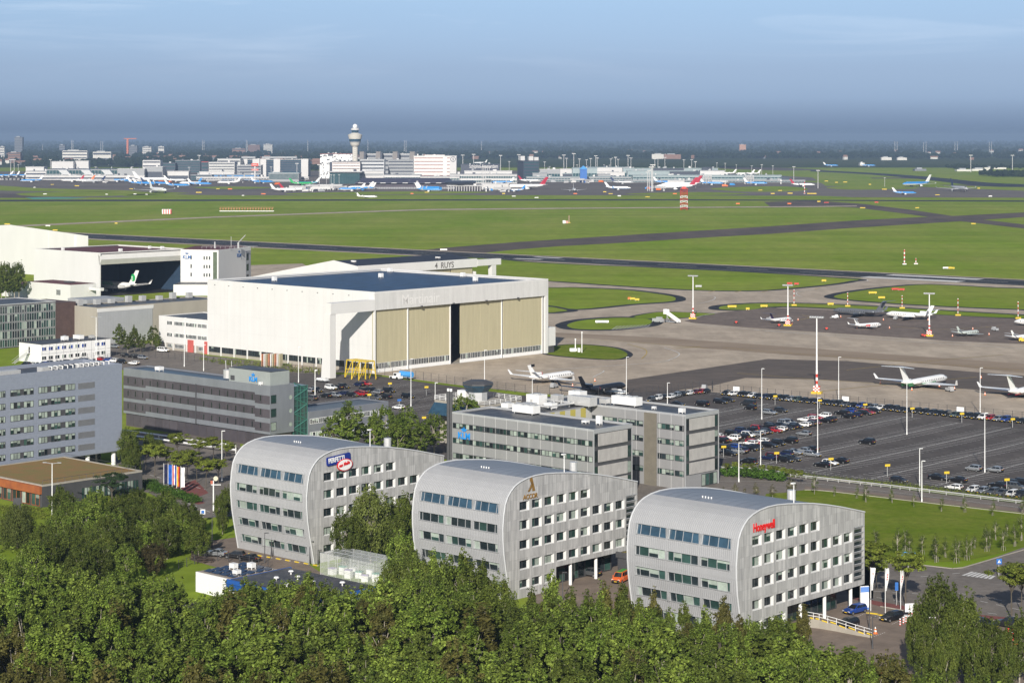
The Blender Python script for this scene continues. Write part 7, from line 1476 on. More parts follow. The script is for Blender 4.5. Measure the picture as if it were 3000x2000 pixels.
def fmast(r, x, yb, yt, label, grp='floodlight masts'):
    p = gp(r, x, yb); h = CH - (sp(r, 0, yt)[1] - EYE)*p[1]/FP; t = thing('floodlight_mast', label, 'floodlight mast', p, GR + .4, grp)
    MB().tube((0, 0, h*.3), (0, 0, h - .6), .28, .2, 10).build('pole', whitep, t); b = MB()
    for i in range(6): b.tube((0, 0, .9 + (h*.3 - .9)*i/6), (0, 0, .9 + (h*.3 - .9)*(i+1)/6), .34, .33, 10, i % 2)
    b.build('banded_pole', [redp, whitep], t); b = MB()
    for i in range(4):
        for j in range(4): b.bx((-.75 + .5*i, 0, .95 + .42*j), (.49, 1.7 - .12*j, .41), (i + j) % 2)
    b.build('checked_base', [mat('signal_red', (.6, .06, .03), .6), whitep], t); MB().box(-1.6, 1.6, -1.2, 1.2, .06, .7).build('plinth', yel, t)
    b = MB(); b.box(-2.1, 2.1, -.1, .1, h - .6, h - .35)
    for i in range(6):
        for s in (-1, 1): b.bx((-1.9 + .76*i, s*.4, h - .2), (.55, .5, .42))
    b.build('lamp_rack', lgrey, t); return t
fmast('R6', 723, 293, 78, 'red and white floodlight mast beside the boarding stairs'); fmast('R6', 1190, 327, 124, 'red and white floodlight mast beside the dark finned jet'); fmast('R6', 1886, 378, 164, 'red and white floodlight mast before the plain white jet'); fmast('R6', 1332, 660, 280, 'tallest red and white floodlight mast, behind the car park fence')
def smast(r, x, yb, yt, label, grp='small striped poles', wd=.16, n=7):
    p = gp(r, x, yb); h = CH - (sp(r, 0, yt)[1] - EYE)*p[1]/FP; b = MB()
    for i in range(n): b.tube((0, 0, h*i/n), (0, 0, h*(i+1)/n), wd, wd, 8, i % 2)
    t = thing('striped_pole', label, 'striped pole', p, 0, grp); b.build('pole', [redp, whitep], t); MB().box(-1.2, 1.2, -.5, .5, .05, .7).build('base', yel if wd < .3 else whitep, t); MB().bx((0, 0, h + .1), (.5, .3, .25)).build('lamp', whitep, t)
for r, x, yb, yt, lb in (('R6', 1220, 228, 150, 'striped pole behind the dark finned jet'), ('R6', 1484, 232, 165, 'striped pole behind the dark grey jet'), ('R6', 1752, 242, 180, 'striped pole behind the plain white jet'), ('R6', 2027, 277, 195, 'striped pole right of the plain white jet'), ('R6', 2323, 292, 210, 'striped pole at the right border')): smast(r, x, yb, yt, lb)
smast('T3', 1528, 976, 875, 'lone striped pole in the grass beyond the runway', None, .4); smast('G5', 2183, 500, 365, 'striped pole before the end of the right pier', None, .6)
smast('T2', 1569, 690, 640, 'thin orange pole beside a small cabin in the grass', None, .25); smast('T3', 1607, 974, 935, 'short striped pole near the lone striped pole', None, .3, 3)
# lattice radar tower in red and white
p = gp('G5', 798, 685); h = CH - (sp('G5', 0, 445)[1] - EYE)*p[1]/FP; lt = thing('lattice_tower', 'red and white lattice tower standing in the grass before the piers', 'lattice tower', p)
b = MB(); ns = 9; r_ = 3.6
for i in range(ns):
    z0, z1 = h*i/ns, h*(i+1)/ns; c = 0 if i >= ns - 2 or i % 2 == 0 else 1
    for a, c2 in (((-1, -1), (1, -1)), ((1, -1), (1, 1)), ((1, 1), (-1, 1)), ((-1, 1), (-1, -1))):
        A_ = lambda q, z: (q[0]*r_, q[1]*r_, z); b.bar(A_(a, z0), A_(a, z1), .36, c); b.bar(A_(a, z0), A_(c2, z1), .2, c); b.bar(A_(c2, z0), A_(a, z1), .2, c); b.bar(A_(a, z1), A_(c2, z1), .25, c)
b.build('lattice', [redp, whitep], lt); MB().box(-4.2, 4.2, -4.2, 4.2, h, h + .5).box(-2.4, 2.4, -2.4, 2.4, h + .5, h + 2.4).build('platform', redp, lt)
# flags
FLG = [('dark blue', [(.01, .015, .06)]*3), ('plain blue', [(.01, .10, .45)]*3), ('red white and blue', [(.01, .05, .35), (.8, .8, .8), (.5, .02, .03)]), ('black red and gold', [(.75, .45, .02), (.55, .02, .02), (.02, .02, .02)]), ('white', [(.8, .8, .8)]*3)]
for i, ((nm, cs), (x, yb, yt)) in enumerate(zip(FLG, ((990, 390, 248), (1016, 400, 250), (1041, 412, 253), (1068, 420, 262), (1093, 425, 266)))):
    p = gp('A', x, yb); h = CH - (sp('A', 0, yt)[1] - EYE)*p[1]/FP; t = thing('flagpole', f'flagpole with hanging {nm} flag by the clipped hedge', 'flagpole', p, .1, 'flags by the hedge')
    MB().tube((0, 0, 0), (0, 0, h + .3), .07, .05, 8).build('pole', whitep, t); b = MB()
    for k in range(3):
        for j in range(8):
            z0, z1 = h - .55*j, h - .55*(j + 1); f = lambda q, z: (.08 + .26*q, .14*math.sin(3*q + z*1.7 + i), z)
            b.quad(f(k, z0), f(k + 1, z0), f(k + 1, z1), f(k, z1), k)
    b.build('flag', [mat(f'flag_{i}_{k}', cs[2-k] if i == 2 else cs[k], .8, var=.1, scale=2) for k in range(3)], t)
for i, (x, yb, yt) in enumerate(((538, 815, 365), (690, 840, 372), (850, 800, 398))):
    p = gp('F', x, yb); h = CH - (sp('F', 0, yt)[1] - EYE)*p[1]/FP; t = thing('banner_pole', f'pole with tall white banner by the forecourt, {("left", "middle", "right")[i]} one of three', 'banner pole', p, .2 + .3*i, 'banner poles at the forecourt')
    MB().tube((0, 0, 0), (0, 0, h + .1), .06, .05, 8).build('pole', whitep, t); b = MB()
    for j in range(9):
        f = lambda q, z: (.05 + .75*q*(1 - .06*j), .15*math.sin(z*1.3 + q*2 + i), z); z0, z1 = h - .42*j, h - .42*(j+1)
        b.quad(f(0, z0), f(1, z0), f(1, z1), f(0, z1), 0)
        if j > 1 and j < 7: b.quad(*[(q[0], q[1] - .02, q[2]) for q in (f(.4, z0 - .05), f(.68, z0 - .05), f(.68, z1 + .08), f(.4, z1 + .08))], 1)
    b.build('banner', [whitep, mat('banner_red', (.55, .04, .04), .7, var=.1)], t)
# fences with posts
def fence(pts, hgt, label, step=3.0, m=dgrey, name='wire_fence', rails=4, cap=95):
    t = thing(name, label, 'fence', (pts[0][0], pts[0][1], 0)); o = pts[0]; Pq = [(p[0]-o[0], p[1]-o[1]) for p in pts]; b = MB(); pos = []; carry = 0
    for p, q in zip(Pq, Pq[1:]):
        l = math.hypot(q[0]-p[0], q[1]-p[1])
        for k in range(rails): b.bar((*p, hgt*(k + 1)/rails), (*q, hgt*(k + 1)/rails), .035)
        s = carry
        while s < l: pos.append((p[0]+(q[0]-p[0])*s/l, p[1]+(q[1]-p[1])*s/l)); s += step
        carry = s - l
    b.build('wire', m, t); pm = MB().bar((0, 0, 0), (0, 0, hgt + .15), .09).mesh('post', m)
    for q in pos[:cap]: put(pm, 'post', t, (*q, 0))
    return t
fence(region('R5', [(130, 905), (420, 915), (700, 928), (1000, 968), (1225, 1000), (1450, 1030), (1700, 1062)]) + [gp('R6', 400, 682)], 2.6, 'dark wire fence between the staff car park and the hangar apron', 4.0)
fence([gp('R6', 400, 682), gp('R6', 600, 655), gp('R6', 820, 634)] + [lot(-112, 104.6), lot(-60, 106), lot(0, 108), lot(55, 109.5)], 2.6, 'dark wire fence behind the long row of cars', 2.9)
fence(region('R4', [(560, 985), (840, 945), (1100, 965), (1500, 1000), (1800, 1035), (2210, 1075)]), 2.4, 'dark wire fence across the hangar yard', 3.2)
fence(region('E', [(830, 645), (1100, 672), (1400, 702), (1700, 735), (2100, 785), (2420, 825)]), 1.4, 'low dark fence between the car park and the road', 2.0, rails=5)
fence([(p[0], p[1]) for p in region('A', [(1080, 880), (1200, 842), (1330, 830), (1480, 850), (1640, 880)])], 1.6, 'low dark fence around the solar roofed shed', 2.5)
gl_ = thing('guard_rail', 'white guard rail between hedge line and car park road', 'guard rail', (0, 0, 0)); b = MB(); P = region('E', [(220, 600), (480, 612), (640, 630), (850, 665), (1300, 715), (1700, 762), (2420, 850)])
for p, q in zip(P, P[1:]): b.bar((*p, .75), (*q, .75), .2); b.bar((*p, .4), (*q, .4), .1)
b.build('rail', steel, gl_)
b = MB().bar((0, 0, 0), (0, 0, .8), .14).mesh('rail_post', steel)
for p, q in zip(P, P[1:]):
    for k in range(6): put(b, 'post', gl_, (p[0]+(q[0]-p[0])*k/6, p[1]+(q[1]-p[1])*k/6, 0))
gl2 = thing('double_rail', 'pair of long white rails in front of the banded office', 'rail', (0, 0, 0)); b = MB()
for dy in (0, 26): 
    P = region('A', [(745, 62 + dy), (960, 92 + dy), (1200, 128 + dy), (1425, 158 + dy)])
    for p, q in zip(P, P[1:]): b.bar((*p, 1.0), (*q, 1.0), .35)
    for p in P: b.bar((*p, 0), (*p, 1.0), .2)
b.build('rail', whitep, gl2)
# ramp with railing at the lower right
rp = thing('railed_ramp', 'concrete ramp wall with white railing and yellow kerb blocks', 'ramp', gp('F', 560, 1100), 0); o = rp.location; pts = [gp('F', 560, 1100), gp('F', 380, 1070), gp('F', 180, 1030), gp('F', 0, 1000), gp('F', -120, 985)]; Pq = [(p[0]-o.x, p[1]-o.y) for p in pts]; hts = [.35, .7, 1.1, 1.4, 1.5]; b = MB(); r_ = MB(); k_ = MB(); 
for i in range(4):
    p, q = Pq[i], Pq[i+1]; b.add([(*p, 0), (*q, 0), (*q, hts[i+1]), (*p, hts[i]), (p[0] - .2, p[1] + .4, 0), (q[0] - .2, q[1] + .4, 0), (q[0] - .2, q[1] + .4, hts[i+1]), (p[0] - .2, p[1] + .4, hts[i])], [(1, 0, 3, 2), (4, 5, 6, 7), (3, 7, 6, 2)])
    for hh in (.5, 1.0): r_.bar((*p, hts[i] + hh), (*q, hts[i+1] + hh), .07)
    for t_ in (0, .5): f = lambda k, t_=t_: (p[k] + (q[k]-p[k])*t_); r_.bar((f(0), f(1), hts[i]), (f(0), f(1), hts[i] + 1.05), .07)
    for t_ in (.1, .6): k_.bar((p[0]+(q[0]-p[0])*t_ + .2, p[1]+(q[1]-p[1])*t_ - .1, hts[i] + .12), (p[0]+(q[0]-p[0])*(t_ + .32) + .2, p[1]+(q[1]-p[1])*(t_ + .32) - .1, hts[i+1]*.5 + hts[i]*.5 + .12), .18)
b.build('ramp_wall', conc, rp); r_.build('railing', whitep, rp); k_.build('yellow_kerb', yel, rp)
cn = thing('traffic_cone', 'orange and white traffic cone at the foot of the ramp', 'traffic cone', gp('F', 586, 1052)); b = MB(); b.lathe([(.30, .05), (.24, .35), (.18, .6), (.12, .85), (.06, 1.1)], 12, mats=[0, 1, 0, 1]); b.build('cone', [orangep, whitep], cn); MB().box(-.4, .4, -.4, .4, 0, .06).build('base', orangep, cn)
for i, (x, y) in enumerate(((845, 968), (878, 950), (906, 938), (940, 905), (968, 898))):
    t = thing('banded_bollard', f'red and white bollard at the car park entrance, {nth(i)} from the left', 'bollard', gp('F', x, y), 0, 'bollards at the entrance'); b = MB()
    for k in range(6): b.tube((0, 0, .2*k), (0, 0, .2*(k+1)), .12, .12, 10, k % 2)
    b.build('post', [redp, whitep], t)
gt = thing('barrier_gate', 'white barrier arm with post at the car park entrance', 'barrier', gp('F', 905, 925), HU + .5); MB().box(-.3, .3, -.3, .3, 0, 1.1).build('post', lgrey, gt); MB().box(.3, 5.2, -.05, .05, .85, 1.0).build('arm', whitep, gt)
for i, (x, y, L_) in enumerate(((560, 848, 2.2), (690, 870, 2.4), (850, 900, 1.4))):
    t = thing('yellow_wheel_stop', f'yellow kerb block in the forecourt, {nth(i)} from the left', 'wheel stop', gp('F', x, y), HU + .25, 'yellow kerb blocks'); MB().box(-L_/2, L_/2, -.14, .14, .05, .22).build('block', yel, t); MB().box(-L_/2 + .1, -L_/2 + .2, -.16, .16, .05, .24).box(L_/2 - .2, L_/2 - .1, -.16, .16, .05, .24).build('end_strip', dgrey, t)
for i in range(9):
    t = thing('yellow_kerb_stone', f'yellow kerb stone along the ribbed front, {nth(i)} from the left', 'kerb stone', gp('A', 1460 + 56*i, 782 + 9.6*i), HU, 'yellow kerb stones'); MB().box(-.7, .7, -.15, .15, .03, .2).build('stone', yel, t); MB().box(-.72, -.6, -.16, .16, .03, .21).box(.6, .72, -.16, .16, .03, .21).build('end_cap', conc, t)
def board(r, x, yb, wd, h0, h1, label, m, name='sign_board', cat='sign', rot=0, post=True, extra=None, grp=None, th=.06):
    t = thing(name, label, cat, gp(r, x, yb), rot, grp); MB().box(-wd/2, wd/2, -th, th, h0, h1).build('panel', m, t)
    if post: MB().bar((0, th + .06, 0), (0, th + .06, h1), .1).build('post', steel, t)
    if extra: extra(t)
    return t
def ex_totem(t): MB().box(-.75, .75, -.20, -.165, 3.1, 4.0).box(-.75, .75, -.20, -.165, .15, .5).build('blue_field', mat('totem_blue', (.12, .25, .6), .5, var=.1), t)
board('F', 472, 808, 1.5, .1, 4.1, 'white information pillar with blue top by the blue estate car', whitep, 'sign_pillar', 'sign', .25, False, ex_totem, th=.16)
board('F', 950, 880, 1.8, .9, 2.3, 'blank white board on posts beside the bollards', whitep, rot=.15)
def walker(t):
    b = MB(); b.add([(-.3, -.075, 2.75), (.3, -.075, 2.75), (0, -.075, 3.3)], [(0, 1, 2)]); b.build('white_triangle', whitep, t); b = MB(); b.bx((.0, -.085, 3.1), (.07, .01, .07)); b.bar((0, -.085, 3.06), (.02, -.085, 2.93), .05); b.bar((.02, -.085, 2.93), (.09, -.085, 2.8), .04); b.bar((.02, -.085, 2.93), (-.08, -.085, 2.8), .04); b.build('walking_figure', dgrey, t)
board('F', 1878, 470, 1.0, 2.5, 3.5, 'blue crossing sign with walking figure by the zebra stripes', bluep, rot=.1, extra=walker)
board('F', 930, 372, 3.2, 2.4, 3.1, 'long pale blue street name sign at the lawn corner', skyblue, rot=0); board('F', 808, 760, .55, 2.6, 4.0, 'narrow blue sign on a post behind the banners', bluep)
board('A', 1226, 600, 1.0, 1.8, 2.8, 'small white and blue sign at the path by the birch grove', whitep, extra=lambda t: MB().box(-.32, .32, -.09, -.07, 1.95, 2.6).build('blue_symbol', bluep, t))
board('A', 104, 540, 1.7, .4, 3.2, 'dark upright banner sign before the rust brown pavilion', dgrey, rot=.4)
rd = board('F', 2008, 1165, 1.5, .6, 2.6, 'red sign with white lines among the lower right birches', redp, extra=lambda t: MB().box(-.5, .5, -.09, -.07, 1.9, 2.05).box(-.4, .4, -.09, -.07, 1.5, 1.62).box(-.45, .3, -.09, -.07, 1.15, 1.27).build('white_lines', whitep, t))
for i, (x, y) in enumerate(((1465, 1160), (1605, 1185), (1728, 1205), (2052, 1215))):
    board('F', x, y + 20, 1.1, .3, 1.2, f'orange and white road barrier among the birches, {nth(i)} from left', orangep, 'road_barrier', 'barrier', 0, False, lambda t: MB().box(-.5, .5, -.09, -.07, .6, .85).build('white_band', whitep, t), 'road barriers among the birches')
sg = thing('level_crossing_post', 'white signal post with round pale disc beside the farthest block', 'signal post', gp('A', 1290, 530)); MB().tube((0, 0, 0), (0, 0, 6.6), .16, .13, 10).build('post', whitep, sg); MB().box(-.5, 1.6, -.08, .08, 5.6, 5.75).build('arm', whitep, sg); MB().tube((.5, -.1, 7.0), (.5, .1, 7.0), .5, .5, 18).build('disc', mat('pale_disc', (.6, .55, .42), .6, var=.1), sg); MB().bx((-.35, 0, 6.2), (.5, .4, .7)).build('signal_box', mat('brick_red_box', (.4, .1, .05), .6, var=.1), sg)
for i, (x, y, yt) in enumerate(((283, 515, 435), (648, 560, 478), (1022, 605, 518), (1412, 650, 562), (1820, 695, 612), (2235, 745, 660), (638, 155, 88), (945, 180, 117), (1258, 212, 145), (1583, 243, 172), (1925, 278, 208), (2275, 312, 245))):
    p = gp('E', x, y); h = CH - (sp('E', 0, yt)[1] - EYE)*p[1]/FP
    board('E', x, y, 1.3, h - .55, h, f'small yellow row sign in the main car park, {nth(i % 6)} from left {"near" if i < 6 else "far"} line', yel, 'row_sign', 'sign', .3, True, None, 'yellow row signs')
for i, (x, y, yt) in enumerate(((805, 1035, 988), (1057, 1080, 1013), (1040, 1272, 1222), (663, 1110, 1065), (870, 1145, 1102))):
    p = gp('R5', x, y); h = CH - (sp('R5', 0, yt)[1] - EYE)*p[1]/FP; board('R5', x, y, 1.2, h - .6, h, f'small {"blue" if i == 4 else "yellow"} sign in the staff car park, {nth(sorted([805, 1057, 1040, 663, 870]).index(x))} from left', bluep if i == 4 else yel, 'row_sign', 'sign', .3, True, None, 'staff car park signs')
for i, (x, y) in enumerate(((370, 70), (1122, 140), (1913, 215))): board('E', x, y + 14, 2.2, 1.2, 2.5, f'pale information board on the apron fence, {("left", "middle", "right")[i]} one', whitep, 'fence_board', 'sign', -.6, True, None, 'boards on the fence')
# airfield signs and little cabins in the grass
AS = [('R6', 915, 238, 5, yel), ('R6', 1072, 236, 4, yel), ('R6', 1400, 226, 3.5, yel), ('R6', 1607, 170, 5, yel), ('R6', 1651, 194, 4, yel), ('R6', 1367, 110, 3, yel), ('R6', 425, 200, 3, yel), ('R6', 448, 204, 2.5, yel), ('R6', 410, 198, 2, orangep), ('R6', 1198, 124, 3.5, redp), ('R6', 1232, 126, 3, redp), ('R6', 1718, 152, 4.5, redp), ('R6', 1748, 154, 4, redp), ('R6', 1995, 48, 4.5, yel), ('R6', 1966, 47, 4, whitep), ('R6', 275, 314, 7, whitep), ('R6', 750, 138, 4, lgrey), ('R6', 992, 250, 2, yel),
      ('T3', 1834, 1006, 4, yel), ('T3', 1335, 552, 9, redp), ('T3', 735, 562, 9, orangep), ('T3', 380, 562, 9, orangep), ('T3', 990, 553, 7, redp), ('T3', 938, 547, 8, yel), ('T3', 1240, 590, 7, yel), ('T3', 2003, 700, 5, yel), ('T3', 1616, 590, 5, yel), ('T3', 620, 492, 11, yel), ('T3', 740, 490, 14, yel), ('T3', 890, 492, 26, yel), ('T3', 535, 467, 7, yel), ('T3', 670, 470, 7, yel), ('T3', 1390, 462, 14, yel), ('T3', 990, 405, 12, yel), ('T3', 1060, 414, 10, yel), ('T3', 1120, 412, 14, yel), ('T3', 1290, 428, 8, yel), ('T3', 1755, 500, 7, yel), ('T3', 2120, 510, 9, whitep), ('T3', 2040, 455, 8, yel),
      ('T2', 487, 492, 8, orangep), ('T2', 588, 482, 7, yel), ('T2', 1118, 492, 8, yel), ('T2', 1612, 492, 10, orangep), ('T2', 1815, 480, 9, yel), ('T2', 1855, 492, 7, yel), ('T2', 2298, 493, 11, orangep), ('T2', 2110, 514, 7, yel), ('T2', 1188, 509, 6, whitep), ('T2', 1345, 519, 6, whitep), ('T2', 1915, 508, 9, whitep), ('T2', 705, 880, 6, whitep),
      ('T1', 530, 438, 14, yel), ('T1', 360, 428, 6, yel), ('T1', 1585, 460, 13, orangep), ('T1', 1502, 458, 6, yel), ('T1', 1815, 494, 12, orangep), ('T1', 1370, 484, 16, yel), ('T1', 905, 458, 7, yel), ('T1', 238, 448, 4, whitep), ('T1', 380, 745, 5, yel), ('T1', 330, 714, 5, whitep), ('T1', 800, 697, 3, yel), ('T1', 50, 703, 6, yel), ('T1', 310, 494, 6, whitep), ('T1', 930, 494, 5, whitep), ('T1', 1010, 496, 4, whitep), ('T1', 735, 496, 4, whitep), ('T1', 1675, 504, 4, whitep)]
cname = {yel.name: 'yellow', redp.name: 'red', orangep.name: 'orange', whitep.name: 'white', lgrey.name: 'grey'}
cnt = {}
for r, x, y, wd, m in AS:
    zone = {'R6': 'in the grass islands near the apron', 'T3': 'on the right half of the far airfield', 'T2': 'in the middle of the far airfield', 'T1': 'on the left half of the far airfield'}[r]; k = (r, m.name); cnt[k] = cnt.get(k, 0) + 1
for k in cnt: cnt[k] = sorted(q[1] for q in AS if q[0] == k[0] and q[4].name == k[1])
for r, x, y, wd, m in AS:
    zone = {'R6': 'in the grass near the apron', 'T3': 'on the right part of the airfield', 'T2': 'in the middle of the airfield', 'T1': 'on the left part of the airfield'}[r]
    t = thing('airfield_sign', f'{cname[m.name]} box sign {zone}, {nth(cnt[(r, m.name)].index(x))} {cname[m.name]} one from the left', 'airfield sign', gp(r, x, y), 0, 'airfield box signs'); wd *= .82; hh = .9 if wd < 6 else 1.3; wd *= 1 if wd < 6 else .6
    MB().box(-wd/2, wd/2, -.25, .25, .35, .35 + hh).build('sign_face', m, t); MB().box(-wd*.4, -wd*.4 + .2, -.1, .1, 0, .35).box(wd*.4 - .2, wd*.4, -.1, .1, 0, .35).build('foot', steel, t)
rwp = thing('striped_hut_group', 'small hut painted in red and white stripes alone in the far grass', 'hut', gp('T1', 1150, 627)); b = MB()
for i in range(8): b.box(-4.8 + 1.2*i, -3.6 + 1.2*i, -1.5, 1.5, 0, 4.6, (i + 1) % 2)
b.build('hut_wall', [redp, whitep], rwp); MB().box(-5, 5, -1.7, 1.7, 4.61, 4.8).build('roof', whitep, rwp)
la = thing('antenna_array', 'long orange antenna array on a white beam in the far grass', 'antenna array', gp('T1', 1700, 612)); b = MB(); wl = 29
b.box(-wl, wl, -.3, .3, .3, 1.0, 1)
for i in range(20): x = -wl + 2.9*i + 1; b.bar((x, 0, 1), (x, 0, 4.3), .4); b.box(x - .9, x + .9, -.2, .2, 2.6, 3.4)
b.box(-wl, wl, -.15, .15, 4.3, 4.7); b.build('antenna', [mat('antenna_orange', (.42, .2, .08), .6, var=.2), whitep], la)
cb_ = thing('grass_cabin', 'small red and white cabin in the middle of the grass field', 'cabin', gp('T2', 1545, 692)); MB().box(-2.6, 0, -1.3, 1.3, 0, 2.6).build('cabin', whitep, cb_); MB().box(.1, 2.4, -1.2, 1.2, 0, 2.3).build('side_cabin', mat('pale_red', (.6, .3, .25), .6, var=.1), cb_)
for i, (x, y, h, wd) in enumerate(((2083, 775, 4.5, 1.0), (2068, 776, 1.3, 2.6), (2108, 780, 1.6, 1.0), (2128, 784, 7.5, .8))):
    t = thing('weather_station', ('thin white instrument mast', 'low white instrument cabinet', 'small pale instrument box', 'stout white upright pole')[i] + ' in the grass by the big hangar', 'instrument', gp('R5', x, y), 0); b = MB()
    if i in (0, 3): b.tube((0, 0, 0), (0, 0, h), wd*.18 + .05, wd*.18, 8); b.bx((0, 0, h + .1), (.5, .5, .4))
    else: b.box(-wd/2, wd/2, -.6, .6, .25, h); b.box(-wd*.4, wd*.4, -.5, .5, 0, .25)
    b.build('body', whitep, t)
for i, (r, x, y) in enumerate((('R6', 935, 316), ('R6', 1146, 330), ('R6', 1380, 347), ('R6', 1853, 380), ('R6', 1862, 382))):
    t = thing('fire_extinguisher_cart', f'small red extinguisher cart on the brown apron, {nth(i)} from the left', 'extinguisher', gp(r, x, y), 0, 'red extinguisher carts'); MB().box(-.5, .5, -.4, .4, .3, 1.1).build('cabinet', redp, t); MB().tube((-.5, -.6, .3), (-.5, .6, .3), .3, .3, 10).tube((.5, -.6, .3), (.5, .6, .3), .3, .3, 10).build('wheels', tyre, t); t.children[-1].name = 'wheel'
# picnic tables by the farthest block
for i, (x, y) in enumerate(((1180, 825), (1225, 828), (1260, 838), (1215, 842))):
    t = thing('picnic_table', f'brown picnic table on the grass by the parked silver saloon, {nth(i)} of four', 'picnic table', gp('A', x, y), HU + .3*i, 'picnic tables'); wd_ = mat('picnic_wood', (.08, .055, .04), .8, var=.3)
    MB().box(-1, 1, -.4, .4, .70, .76).build('table_top', wd_, t)
    for s in (-1, 1): MB().box(-1, 1, s*.75 - .13, s*.75 + .13, .42, .47).build('bench', wd_, t)
    for s in (-.7, .7): MB().bar((s, -.85, 0), (s, .3, .7), .09).bar((s, .85, 0), (s, -.3, .7), .09).build('leg', wd_, t)
# ================================================================== TERMINAL, FAR COUNTRY, AIR
tw_ = mat('terminal_white', (.58, .57, .56), .55, var=.08, scale=.03); tg_ = mat('terminal_grey', (.32, .33, .34), .55, var=.15, scale=.03); td_ = mat('terminal_dark', (.05, .06, .085), .4, var=.3, scale=.03); tt_ = mat('terminal_teal_roof', (.28, .34, .35), .5, .2, var=.15, scale=.02)
tn_ = mat('pier_navy_roof', (.06, .055, .085), .6, var=.25, scale=.02); tgl = glassmat('terminal_glass', (.04, .09, .10)); tbr = mat('pinkish_white', (.74, .68, .65), .6, var=.06, scale=.05)
TG = 'terminal buildings'
def blk(label, r, x0, x1, yt, Y, depth, wall=tw_, roof=None, bands=0, bm=glass, bz=(.0, 1.0), mull=0, z0=0.0, name='terminal_building', cat='terminal building', rot=0.0, cols=0, over=.6, fill=.5):
    xa, xb = xat(r, x0, Y), xat(r, x1, Y); h = hz(r, yt, Y); t = thing(name, label, cat, ((xa + xb)/2, Y, 0), rot, TG); w2 = (xb - xa)/2
    MB().box(-w2, w2, 0, depth, z0, h).build('wall', wall, t); MB().box(-w2 - over, w2 + over, -over, depth + over, h, h + .9).build('roof', roof or wall, t)
    rb_ = random.Random(len(label)*7 + int(x0)); b = MB()
    for i in range(int(w2/9)):
        x, y, s_ = rb_.uniform(-w2 + 3, w2 - 6), rb_.uniform(1, max(2, depth - 5)), rb_.uniform(1.5, 5); b.box(x, x + s_, y, y + 3, h + .9, h + rb_.uniform(2, 4.5), rb_.randrange(3))
    if b.v: b.build('rooftop_plant', [tg_, tw_, td_], t)
    if cols:
        for i in range(cols): MB().tube((-w2 + 2*w2*(i + .5)/cols, 1.2, 0), (-w2 + 2*w2*(i + .5)/cols, 1.2, max(z0, 1)), .6, .6, 8).build('column', tw_, t)
    if bands:
        a, c = z0 + (h - z0)*bz[0], z0 + (h - z0)*bz[1]; st_ = (c - a)/bands
        for k in range(bands):
            b = MB(); q0, q1 = a + st_*(k + .5 - fill/2), a + st_*(k + .5 + fill/2); b.box(-w2 + .8, w2 - .8, -.12, .02, q0, q1, 0)
            n = mull if mull > 0 else 0
            for i in range(1, n): x = -w2 + 2*w2*i/n; b.box(x - .3, x + .3, -.3, -.1, q0, q1, 1)
            b.build('window_band', [bm, wall], t)
    return t
# left pier and its neighbours
blk('grey glass walled pier with dark roof at the left', 'G1', 640, 1620, 266, 3760, 55, tg_, td_, 2, tgl, (.1, .95), 22, fill=.8)
t = blk('blank grey end of the glass pier at the left', 'G1', 1621, 1990, 264, 3750, 50, tg_, tw_, 1, td_, (0, .2), fill=.6)
for i, x in enumerate((810, 1120, 1400)):
    g = thing('slanted_gangway', f'grey slanted gangway hanging on the glass pier, {nth(i)} from left', 'gangway', (xat('G1', x, 3745), 3745, 0), 0, 'slanted gangways'); b = MB(); b.loft([[(0, -8, 19), (16, -8, 19), (16, 0, 20), (0, 0, 20)], [(10, -8, 9), (24, -8, 9), (24, 0, 10), (10, 0, 10)]]); b.box(8, 34, -8, 0, 8, 10); b.build('walkway', lgrey, g); MB().box(22, 23.5, -5, -3, 0, 8).box(6, 7.2, -5, -3, 0, 12).build('leg', tw_, g)
blk('low white lounge at the far left end of the piers', 'G1', 355, 635, 296, 3790, 40, tw_, tg_, 2, td_, (0, .95), fill=.4); blk('flat pale hall behind the left lounge', 'G1', 355, 605, 236, 3850, 30, tw_, None, 1, tg_, fill=.3)
blk('long white walkway under the glass pier', 'G1', 560, 1990, 354, 3690, 8, tw_, None, 1, td_, (0, .8), 0, 2, fill=.5); blk('grey box with dark doorway right of the glass pier', 'G1', 2000, 2240, 235, 3770, 40, tg_, tw_, 1, td_, (.1, .7), fill=.8)
blk('white office with long window strips behind the glass pier', 'G1', 1966, 2208, 138, 4150, 30, tw_, td_, 4, td_, fill=.35); blk('low pale shed on the field behind the glass pier, left', 'G1', 710, 1010, 160, 4600, 20, tw_, None); blk('low pale shed on the field behind the glass pier, right', 'G1', 1036, 1220, 152, 4620, 20, tw_, None)
blk('very dark glass office block, left of centre', 'G2', 300, 640, 145, 4500, 40, td_, tg_, 5, tgl, fill=.4); blk('low dark glass block beside the very dark one', 'G2', 92, 298, 182, 4480, 40, td_, None, 3, tgl, fill=.4); blk('small dark block with red edge beside the grey offices', 'G2', 660, 750, 165, 4450, 30, td_, redp, 3, tgl, fill=.4)
blk('light grey office complex with window strips, front part', 'G2', 760, 1115, 172, 3900, 45, mat('office_pale', (.55, .55, .53), .6, var=.08, scale=.03), tw_, 6, td_, fill=.38); blk('light grey office complex, taller rear part', 'G2', 880, 1195, 122, 4020, 40, mat('office_pale', (0, 0, 0)), tg_, 4, td_, fill=.3)
